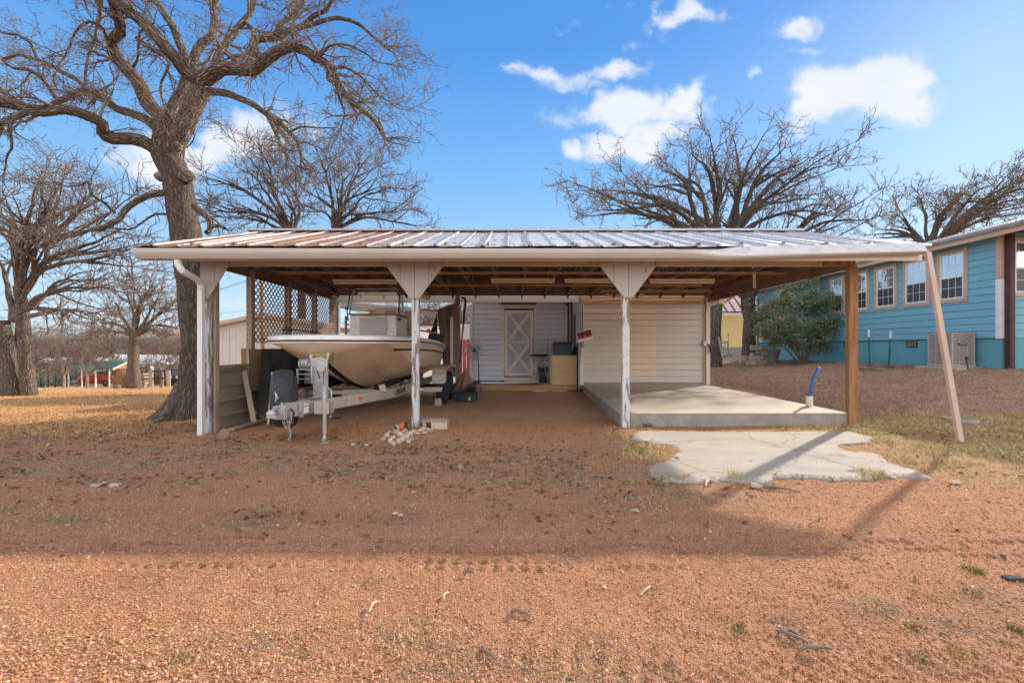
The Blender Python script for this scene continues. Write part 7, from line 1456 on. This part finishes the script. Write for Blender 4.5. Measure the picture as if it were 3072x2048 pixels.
# ---- the big oak: limbs read off in a 1300-wide crop (x .555), with a depth for each point
K_ = .5549
def LP(pts, d0, d1, r):
    pts = [(1080 + (x - 1080) * .86 if x > 1080 else x, y) for x, y in pts]; n = len(pts); return [P(x * K_, y * K_, d0 + (d1 - d0) * i / (n - 1)) for i, (x, y) in enumerate(pts)], [(r[0] * K_ / FPX * 9 * (1 - t) + r[1] * K_ / FPX * 9 * t) * .86 for t in np.linspace(0, 1, n)]
def big_oak():
    root = thing('oak_tree', 'huge bare leaning oak rising beside the left end of the carport', 'tree', (-6.6, 9, -.3)); W1 = Wood(); W2 = Wood(); W3 = Wood()
    D = 9.0; tr = [(560, 1285), (570, 1250), (578, 1222), (592, 1170), (597, 1090), (597, 1000), (590, 900), (574, 800), (560, 720), (548, 650), (538, 585), (531, 540), (515, 500), (497, 462)]
    rw = [98, 78, 62, 52, 48, 47, 47, 45, 42, 39, 38, 38, 38, 40]; ctrl = [P(x, y, D) for x, y in tr]; ctrl[0].z = gz(ctrl[0].x, 9) - .2; p, r = resample(ctrl, [w / FPX * D for w in rw], .07, .006)
    W1.tubes(p[None], r[None], 40, .13)
    for px, py, rr in ((482, 530, 15), (560, 530, 22), (530, 440, 15)):                 # burls
        c = np.array(P(px, py, D - .12)); t = np.linspace(-1, 1, 7); W1.tubes((c + np.outer(t, (0, .05, .16)) * rr / 26)[None], (np.sqrt(1.05 - t ** 2) * rr / FPX * D)[None], 12, .3)
    for a in range(5):                                                               # root flare
        an = a * 1.25 + 3.3; q = [Vector((ctrl[0].x + .05 * math.cos(an), 9 + .05 * math.sin(an), .45)), Vector((ctrl[0].x + .42 * math.cos(an), 9 + .42 * math.sin(an), -.08)), Vector((ctrl[0].x + 1.0 * math.cos(an), 9 + 1.0 * math.sin(an), -.42))]; pp, r2 = resample(q, [.16, .12, .05], .08, 0); W1.tubes(pp[None], r2[None], 14, .25)
    lm = [
     (([(900, 870), (875, 760), (880, 690), (870, 630), (800, 560), (760, 460), (700, 390), (640, 320), (605, 230), (650, 180), (640, 80), (605, 0), (560, -120)]), 9, 8.3, (52, 20)),
     (([(900, 860), (770, 760), (700, 750), (610, 755), (555, 715), (545, 665), (470, 628), (350, 590), (240, 600), (130, 585), (0, 560), (-180, 580)]), 9, 7.6, (38, 20)),
     (([(350, 590), (230, 620), (150, 610), (60, 640), (-30, 680), (-160, 670)]), 8.1, 7.2, (22, 12)),
     (([(870, 720), (800, 650), (700, 610), (625, 590), (560, 530), (480, 492), (390, 520), (330, 545), (240, 580), (120, 560), (20, 500), (-100, 470)]), 9, 9.8, (28, 11)),
     (([(470, 490), (420, 440), (340, 390), (270, 350), (190, 320), (100, 300), (0, 320), (-120, 290)]), 9.4, 10.4, (15, 8)),
     (([(310, 540), (240, 440), (150, 380), (70, 370), (10, 330)]), 9.6, 9.0, (13, 6)),
     (([(200, 320), (170, 240), (90, 190), (20, 180), (-60, 120)]), 10.1, 9.8, (10, 5)),
     (([(930, 880), (950, 780), (975, 720), (1010, 640), (1050, 560), (1075, 480), (1080, 440)]), 9, 8.9, (60, 52)),
     (([(1080, 450), (1000, 380), (960, 330), (900, 270), (835, 190), (740, 90), (640, 20), (540, -60), (470, -160)]), 8.9, 8.0, (40, 24)),
     (([(1000, 370), (990, 290), (960, 210), (915, 110), (870, 40), (820, -10), (760, -100)]), 8.8, 9.4, (26, 17)),
     (([(905, 640), (940, 570), (990, 500), (1010, 420), (1040, 330), (1090, 250), (1160, 180), (1170, 80), (1160, 0), (1190, -120)]), 9.2, 10.6, (42, 18)),
     (([(1090, 440), (1170, 390), (1230, 370), (1300, 370), (1400, 375), (1470, 340), (1560, 275), (1640, 255), (1740, 275), (1830, 320), (1900, 370), (1950, 450), (2010, 530), (2090, 590), (2160, 640), (2230, 730)]), 8.9, 7.4, (46, 9)),
     (([(1390, 370), (1400, 290), (1440, 215), (1540, 205), (1620, 175), (1720, 150), (1830, 120), (1960, 100), (2080, 130), (2180, 210), (2260, 270)]), 8.6, 9.4, (26, 6)),
     (([(1560, 200), (1600, 130), (1680, 70), (1730, 10), (1790, -80)]), 9, 9.6, (20, 12)),
     (([(1720, 150), (1790, 90), (1870, 60), (1900, 10), (1990, -60)]), 9.2, 9, (18, 8)),
     (([(1150, 400), (1190, 310), (1250, 230), (1310, 180), (1360, 120), (1410, 50), (1420, -40), (1460, -140)]), 8.9, 10, (24, 15)),
     (([(1360, 120), (1420, 170), (1400, 240), (1380, 290)]), 9.6, 9, (12, 18)),
     (([(1110, 500), (1200, 498), (1290, 512), (1340, 530), (1430, 570), (1500, 620), (1580, 660), (1640, 715), (1690, 770), (1720, 850)]), 9.0, 8.4, (24, 8)),
     (([(1510, 630), (1550, 700), (1580, 760), (1585, 800)]), 8.7, 8.4, (13, 8)),
     (([(1640, 715), (1700, 690), (1800, 690), (1900, 690)]), 8.5, 8.2, (8, 3)),
     (([(1740, 275), (1800, 330), (1870, 350), (1880, 420)]), 8, 8.1, (10, 8)),
     (([(1900, 370), (1990, 360), (2100, 420), (2160, 480), (2270, 560)]), 7.7, 7.2, (9, 3)),
     (([(1950, 450), (1960, 540), (1990, 620), (1960, 700)]), 7.6, 7.8, (7, 2.5)),
     (([(1830, 320), (1900, 250), (2000, 240), (2100, 280), (2200, 330)]), 7.8, 7.2, (8, 3)),
     (([(700, 390), (740, 330), (760, 180), (840, 120)]), 8.8, 8.4, (9, 4)),
     (([(590, 240), (560, 160), (480, 120), (400, 180), (350, 300)]), 8.6, 8.2, (11, 5)),
     (([(740, 210), (850, 280), (910, 340), (870, 440), (885, 560)]), 8.5, 8.3, (13, 4)),
     (([(530, 500), (620, 440), (590, 350), (640, 300)]), 9.3, 9.8, (7, 3)),
     (([(460, 470), (470, 350), (510, 230), (540, 80), (545, 0), (560, -90)]), 9.4, 9.0, (7, 14)),
     (([(890, 1040), (820, 1050), (760, 1075), (700, 1110), (660, 1150), (640, 1190), (600, 1215), (530, 1248)]), 8.9, 8.2, (19, 15)),
     (([(620, 1150), (560, 1090), (500, 1050), (480, 985), (440, 1000), (370, 1010), (310, 985)]), 8.4, 8.0, (9, 3)),
     (([(910, 1160), (840, 1160), (770, 1200), (690, 1240), (600, 1235), (500, 1245), (430, 1290)]), 9, 8.4, (8, 2.5)),
     (([(1050, 1110), (1100, 1150), (1135, 1185), (1140, 1230), (1125, 1262)]), 8.8, 8.4, (20, 15)), (([(1140, 1225), (1190, 1222), (1235, 1232)]), 8.5, 8.3, (11, 9)), (([(1130, 1170), (1180, 1190), (1225, 1222)]), 8.5, 8.4, (7, 4)),
     (([(1010, 800), (1040, 740), (1030, 700)]), 8.7, 8.6, (4, 2)),
     (([(60, 640), (60, 720), (70, 800), (30, 860), (20, 930)]), 7.5, 7.4, (9, 3)),
    ]
    lines = []
    for pts, d0, d1, r in lm:
        c, rr = LP(pts, d0, d1, r); big = r[0] > 12; p, r_ = resample(c, rr, .13, .014); W1.tubes(p[None], r_[None], 16 if big else 8, .16 if big else 0)
        if pts[0] not in ((930, 880), (1050, 1110), (1140, 1225)) and not (pts[0] == (890, 1040)): lines.append((p, r_))
    lf = []; twigs(W2, lines, .85, .95, 4, .0, (6, 3, 3), .0034, (.3, 1.0), lf, .22)
    # upright water sprouts on the low limb, side shoots on the trunk
    for px, py, ex, ey in ((640, 1130, 590, 960), (700, 1100, 672, 885), (750, 1075, 705, 925), (790, 1060, 755, 935), (610, 1160, 640, 1000), (1000, 1100, 1020, 960), (1060, 1260, 900, 1105), (1070, 1290, 900, 1190)):
        a, b = P(px * K_, py * K_, 8.5), P(ex * K_, ey * K_, 8.3); p, r_ = resample([a, a.lerp(b, .5) + Vector((.04, 0, .02)), b], [.006, .005, .003], .06, .006); W2.tubes(p[None], r_[None], 4)
    W1.build('trunk', m_bark, root); W2.build('twigs', m_bark_tw, root)
    c = np.concatenate(lf); c = c[RNG.random(len(c)) < .03]; leaf_quads('dead_leaves', c, .035, m_leafdead, root, 'stuff')
big_oak()
def tree(name, label, base, r0, limbs, sc, mat, twm, dens=1.0, levels=3, mn=.006, leaves=0, trunks=None, jit=.02, first=(.9, 2.0), up=.05, group=None, leafsz=.05, wob=.3):
    root = thing(name, label, 'tree', tuple(base), group=group); W1 = Wood(); W2 = Wood(); lines = []
    for t in (trunks or []): p, r = resample(t[0], t[1], .2 * sc, jit * .5); W1.tubes(p[None], r[None], 14, .15)
    for c, r, tw in limbs:
        p, r_ = resample(c, r, .18 * sc, jit * sc); W1.tubes(p[None], r_[None], 8 if r[0] > .05 else 5, .1 if r[0] > .08 else 0)
        if tw: lines.append((p, r_))
    lf = []; twigs(W2, lines, sc, dens, levels, up, (4, 3, 3), mn, first, lf, wob); W1.build('trunk', mat, root); W2.build('twigs', twm, root)
    if leaves: c = np.concatenate(lf); c = c[RNG.random(len(c)) < leaves]; leaf_quads('dead_leaves', c + RNG.normal(0, .03, c.shape), leafsz, m_leafdead, root, 'stuff')
    return root
def fan(base, D, targets, r0, spread=1.2, fork=.35, sub=2, ctr=None, k=1.0):
    if ctr: targets = [(ctr[0] + (x - ctr[0]) * k, ctr[1] + (y - ctr[1]) * k) for x, y in targets]
    """crooked limbs from a fork point out to photo targets"""
    out = []
    for i, (px, py) in enumerate(targets):
        e = P(px, py, D + random.uniform(-spread, spread)); b = Vector(base); h = e - b; side = Vector((0, 0, 1)) * h.length * .14
        m1 = b.lerp(e, .33) + side * .9 + Vector((random.uniform(-.25, .25), random.uniform(-.4, .4), 0)); m2 = b.lerp(e, .68) + side * .8 + Vector((random.uniform(-.25, .25), random.uniform(-.4, .4), random.uniform(-.15, .2)))
        r = r0 * random.uniform(.75, 1.1); out.append(([b, m1, m2, e], [r, r * .62, r * .36, r * .12], True))
        for k in range(sub):
            s = m1.lerp(m2, random.random()) ; q = e + Vector((random.uniform(-1, 1), random.uniform(-1, 1), random.uniform(-.7, .8))) * h.length * .28; out.append(([s, s.lerp(q, .5) + Vector((0, 0, .1 * h.length * random.uniform(-.3, .6))), q], [r * .42, r * .26, r * .08], True))
    return out
# right oak behind the carport (two stems)
D = 18.5; b = P(2146, 1079, D); f1 = P(2165, 760, D)
T1 = [(2000, 500), (1950, 470), (1830, 545), (1830, 600), (1690, 640), (2060, 420), (2130, 455), (2310, 365), (2390, 400), (2460, 480), (2540, 455), (2500, 560), (2400, 560), (2560, 640), (2210, 520), (1760, 560), (2290, 470)]
tree('oak_tree', 'wide spreading bare oak directly behind the right half of the roof', b, .3, fan(P(2170, 800, D), D, T1[:9] , .17, 2.2, ctr=(2150, 700), k=.84) + fan(P(2200, 720, D), D, T1[9:], .13, 2.2, ctr=(2150, 700), k=.84), 1.0, m_bark2, m_bark_tw2, .62, 3, .0085, jit=.016, wob=.21,
     trunks=[([b - Vector((0, 0, .3)), P(2146, 1000, D), P(2150, 900, D), P(2165, 790, D), P(2172, 700, D)], [.27, .235, .23, .24, .16])], first=(.45, 1.3))
D = 21.5; b = P(2248, 1068, D); T2 = [(2120, 880), (2390, 700), (2570, 600), (2600, 650), (2300, 640), (2500, 690), (2150, 640), (1990, 640), (1880, 620)]
tree('oak_tree', 'second bare oak with a low limb, in front of the yellow house', b, .3, fan(P(2248, 900, D), D, T2, .19, 1.5, ctr=(2200, 760), k=.82), 1.0, m_bark2, m_bark_tw2, .65, 3, .0085, jit=.016, wob=.21, first=(.45, 1.3), trunks=[([b - Vector((0, 0, .3)), P(2247, 1010, D), P(2250, 960, D), P(2244, 900, D), P(2262, 840, D)], [.34, .28, .29, .33, .2])])
D = 45; b = P(2700, 900, D); b.z = gz(b.x, D); tree('oak_tree', 'bare oak whose crown shows above the teal house roof', b, .3, fan(P(2790, 760, D), D, [(2650, 690), (2700, 650), (2760, 615), (2830, 640), (2900, 570), (2980, 555), (3060, 545), (3110, 590), (3090, 640), (2870, 700), (2960, 640), (3150, 560)], .32, 3), 1.9, m_bark2, m_bark_tw2, .7, 3, .019, jit=.016, wob=.28, first=(.4, 1.2), trunks=[([b - Vector((0, 0, .3)), P(2740, 850, D), P(2790, 750, D)], [.6, .5, .36])], leaves=.03)
# two trees behind the left half of the roof
D = 19.0; b = P(1000, 1075, D)
tree('oak_tree', 'bare tree with a straight stem behind the left roof, right of its neighbour', b, .2, fan(P(1002, 690, D), D, [(1015, 560), (1080, 470), (1150, 500), (1210, 560), (1260, 620), (1310, 680), (930, 540), (880, 600), (1120, 430), (1000, 440), (1180, 640)], .095, 1.8, ctr=(1040, 680), k=.86), .9, m_bark2, m_bark_tw2, .62, 3, .0075, first=(.4, 1.2), wob=.2, trunks=[([b, P(1001, 900, D), P(1000, 760, D), P(1004, 650, D)], [.22, .17, .15, .12])], leaves=.02)
D = 16.5; b = P(900, 1080, D)
tree('oak_tree', 'bare leaning tree behind the left roof, nearest the big oak', b, .2, fan(P(880, 700, D), D, [(600, 540), (640, 600), (700, 480), (760, 400), (790, 520), (680, 660), (590, 640), (830, 560), (900, 590), (850, 480)], .085, 1.3, ctr=(800, 680), k=.88), .9, m_bark2, m_bark_tw2, .6, 3, .0075, wob=.2, trunks=[([b, P(905, 900, D), P(900, 760, D), P(870, 690, D)], [.18, .14, .12, .1])], first=(.4, 1.2))
# left oaks
D = 15.5; b1_, b2_ = P(45, 1190, D), P(92, 1188, D); g0 = Vector((b1_.x, D, gz(b1_.x, D)))
tl = [([Vector((b1_.x - .05, D, g0.z - .2)), P(30, 1110, D), P(15, 1020, D), P(10, 960, D)], [.30, .25, .22, .18]), ([Vector((b2_.x + .0, D, g0.z - .2)), P(78, 1100, D), P(72, 1000, D), P(62, 900, D), P(50, 860, D)], [.24, .19, .18, .17, .13]), ([P(60, 1165, D + .3), P(58, 1060, D + .4), P(60, 960, D + .5)], [.16, .14, .12])]
LT = [(-60, 620), (10, 590), (60, 640), (120, 560), (160, 540), (210, 640), (250, 600), (330, 640), (340, 700), (360, 760), (300, 850), (380, 880), (280, 940), (200, 960), (150, 700), (-40, 760), (60, 760)]
tree('oak_tree', 'bare multi stemmed oak at the far left edge with a few brown leaves', g0, .2, fan(P(62, 890, D), D, LT[:10], .125, 2.0, sub=3) + fan(P(40, 960, D), D, LT[10:], .11, 1.6, sub=3), 1.0, m_bark, m_bark_tw, .5, 3, .009, trunks=tl, leaves=.05, leafsz=.06, first=(.45, 1.2), wob=.26, jit=.022)
D = 34; b = P(403, 1150, D); tree('oak_tree', 'distant bare oak centred behind the lawn, left of the big trunk', b, .3, fan(P(402, 1010, D), D, [(300, 960), (330, 900), (370, 870), (440, 850), (452, 845), (470, 900), (520, 905), (540, 930), (530, 985), (310, 1000), (480, 990), (420, 900)], .17, 2, sub=3), 1.5, m_bark, m_bark_tw, .5, 3, .016, wob=.25, jit=.018, first=(.4, 1.1), trunks=[([b - Vector((0, 0, .6)), P(400, 1080, D), P(402, 1000, D)], [.5, .36, .28])], leaves=.02)
for px, py, D, lb, tg in ((98, 1172, 38, 'small leaning bare sapling left of the pale trunked trees', [(90, 1090), (110, 1080), (130, 1100)]), (190, 1170, 40, 'pale trunked small bare tree left of the red car', [(160, 1070), (190, 1050), (215, 1060), (235, 1090), (150, 1100), (250, 1070)]), (259, 1167, 39, 'pale trunked small bare tree in front of the red car', [(230, 1070), (262, 1040), (290, 1060), (310, 1090), (270, 1080)]), (484, 1160, 42, 'small bare tree behind the rail fence', [(460, 1060), (490, 1040), (520, 1070), (540, 1060)])):
    b = P(px, py, D); b.z = min(b.z, gz(b.x, D)); tree('small_tree', lb, b, .1, fan(P(px + 2, py - 45, D), D, tg, .06, .8, sub=2), .9, M('pale_bark', (.36, .30, .24), (.26, .21, .17), 3, .9), m_bark_tw, .8, 3, .010, trunks=[([b, P(px + 3, py - 25, D), P(px + 2, py - 48, D)], [.14, .10, .07])], first=(.6, 1.4), leaves=.01)
# brushy woods behind everything: one mass of crowns
def woods():
    W_ = Wood(); 
    def bush(c, h, r):
        n = 16; st = np.repeat(np.array([c]), n, 0) + RNG.normal(0, .15, (n, 3)) * [r, r, 0]; d = RNG.normal(0, .45, (n, 3)); d[:, 2] = 1.0
        P1, R1 = grow(st, d, RNG.uniform(.6, 1, n) * h, np.full(n, .10), 6, .16, .05, .3); W_.tubes(P1, R1, 3)
        s_, d_, l, r_, _ = sprout(P1, R1, 9, .15, (25, 70), (.15 * h, .42 * h), .6); P2, R2 = grow(s_, d_, l, np.maximum(r_, .03), 4, .3, .08, .4); W_.tubes(P2, R2, 3)
        s_, d_, l, r_, _ = sprout(P2, R2, 4, .1, (25, 70), (.06 * h, .2 * h), .7); P3, R3 = grow(s_, d_, l, np.maximum(r_, .018), 2, .3, .05, .6); W_.tubes(P3, R3, 3)
    for px in np.linspace(-120, 700, 42): D = random.uniform(70, 85); x = (px - 1536) / FPX * D; bush((x, D, -5), random.uniform(7.5, 11), 3)
    for px in np.linspace(-60, 640, 18): D = random.uniform(50, 64); x = (px - 1536) / FPX * D; bush((x, D, -3.6), random.uniform(3.5, 5.5), 2)
    for px in np.linspace(1150, 1460, 9): D = random.uniform(36, 44); x = (px - 1536) / FPX * D; bush((x, D, -1.8), random.uniform(6.5, 8.5), 2)
    for px in np.linspace(2130, 2700, 12): D = random.uniform(48, 60); x = (px - 1536) / FPX * D; bush((x, D, .2), random.uniform(8, 12), 3)
    root = thing('woodland', 'brown leafless woodland massed behind the far houses', 'woods', (0, 60, -3)); o = W_.build('brush', m_bark_tw, root); o['kind'] = 'stuff'; root['kind'] = 'stuff'
    n = 9000; px = RNG.uniform(-150, 700, n); D = RNG.uniform(66, 92, n); x = (px - 1536) / FPX * D; z = -5 + RNG.random(n) ** .8 * 6.0; c = np.stack([x, D, z], -1)
    leaf_quads('far_brown_leaves', c, .24, M('far_brush', (.17, .115, .085), (.11, .08, .065), 1, .95), root, 'stuff')
    n = 2500; px = RNG.uniform(1150, 1460, n); D = RNG.uniform(38, 46, n); x = (px - 1536) / FPX * D; c = np.stack([x, D, -1 + RNG.random(n) * 6], -1); leaf_quads('far_brown_leaves', c, .10, m_leafdead, root, 'stuff')
    n = 1400; px = RNG.uniform(330, 425, n); D = RNG.uniform(38, 42, n); x = (px - 1536) / FPX * D; c = np.stack([x, D, -2.3 + RNG.random(n) * 1.0 * np.exp(-((px - 385) / 40) ** 2)], -1); o = leaf_quads('dry_shrub', c, .07, M('dry_shrub_straw', (.36, .25, .13), (.22, .15, .08), 2, .9), None) if False else None
woods()
# distant wooded ridge
rdg = MB(); rows = []
xs = np.linspace(-420, 420, 160)
rows = [[(x, 330 + 12 * math.sin(x * .01), -8) for x in xs], [(x, 336, 4 + 5 * float(fbm(np.array(x * .02 + 9), np.array(2.), 4)) + 2.2 * float(fbm(np.array(x * .2), np.array(5.), 3))) for x in xs], [(x, 380, -8) for x in xs]]
obj('distant_hills', rdg.grid(rows), M('distant_woods', (.085, .07, .06), (.06, .055, .05), .05, .95), kind='structure')
# evergreen shrub by the teal house
def shrub():
    b = G(2406, 1092); root = thing('evergreen_shrub', 'dense green evergreen shrub with several stems before the teal house', 'shrub', tuple(b)); W_ = Wood(); D = b.y
    S = [(2330, 960), (2290, 1000), (2360, 870), (2420, 850), (2480, 880), (2520, 940), (2500, 1000), (2400, 950), (2450, 980), (2300, 920), (2380, 1010)]; lines = []
    for px, py in S:
        e = P(px, py, D + random.uniform(-.9, .9)); p, r = resample([b + Vector((random.uniform(-.06, .06), random.uniform(-.06, .06), -.05)), b.lerp(e, .45) + Vector((random.uniform(-.1, .1), 0, .1)), e], [.035, .022, .008], .1, .012); W_.tubes(p[None], r[None], 6); lines.append((p, r))
    lf = []; twigs(W_, lines, .55, 1.0, 3, .05, (4, 3, 3), .003, (.5, 1.2), lf, .25); W_.build('stems', m_bark_tw2, root)
    c0 = np.concatenate(lf)
    # clumps of leaves through the crown
    blobs = [(2400, 905, 0, .62), (2330, 930, .1, .52), (2470, 925, -.1, .60), (2300, 990, -.2, .40), (2370, 980, -.5, .50), (2450, 1000, -.3, .48), (2505, 975, .2, .42), (2420, 860, 0, .38), (2360, 870, .3, .34), (2280, 950, .2, .30), (2510, 890, .3, .34), (2395, 1030, -.3, .28), (2330, 1030, -.1, .26), (2470, 1045, .1, .26), (2530, 930, 0, .25), (2440, 835, 0, .18)]
    cs = []
    for px, py, dy, r in blobs:
        n = int(3000 * (r / .5) ** 2.2); v = unit(RNG.normal(0, 1, (n, 3))) * (RNG.random((n, 1)) ** .45) * r * D / 14.5; cs.append(np.array(P(px, py, D + dy * 1.0)) + v * [1, .9, .9])
    c = np.concatenate(cs); nz = fbm(c[:, 0] * 3.2 + c[:, 1] * 2.1, c[:, 2] * 3.4 + c[:, 1] * 1.7, 3); c = c[nz > .45]
    c = np.concatenate([c, c0 + RNG.normal(0, .03, c0.shape)]); c = c[c[:, 2] > gz(b.x, b.y) + .28]
    o = leaf_quads('foliage', c, .045, m_leaf, root)
shrub()
def drybrush():
    n = 1600; px = RNG.normal(385, 22, n); D = RNG.uniform(37, 40, n); x = (px - 1536) / FPX * D; z = ghz(x, D); c = np.stack([x, D, z + RNG.random(n) ** 1.4 * 1.3], -1)
    r = thing('dry_shrub', 'straw coloured dry brush between the red car and the rail fence', 'shrub', tuple(P(385, 1160, 38))); a = unit(RNG.normal(0, .35, (n, 3)) + [0, 0, 1]); b = unit(np.cross(a, RNG.normal(0, 1, (n, 3)))); V = np.stack([c - a * .28, c - b * .018, c + a * .28, c + b * .018], 1).reshape(-1, 3) - np.array(ORG[r.name])
    o = npmesh('stalks', V, (np.arange(n) * 4)[:, None] + np.array([[0, 1, 2, 3]]), M('dry_brush_straw', (.36, .25, .13), (.20, .13, .07), 2, .9)); o.parent = r
drybrush()
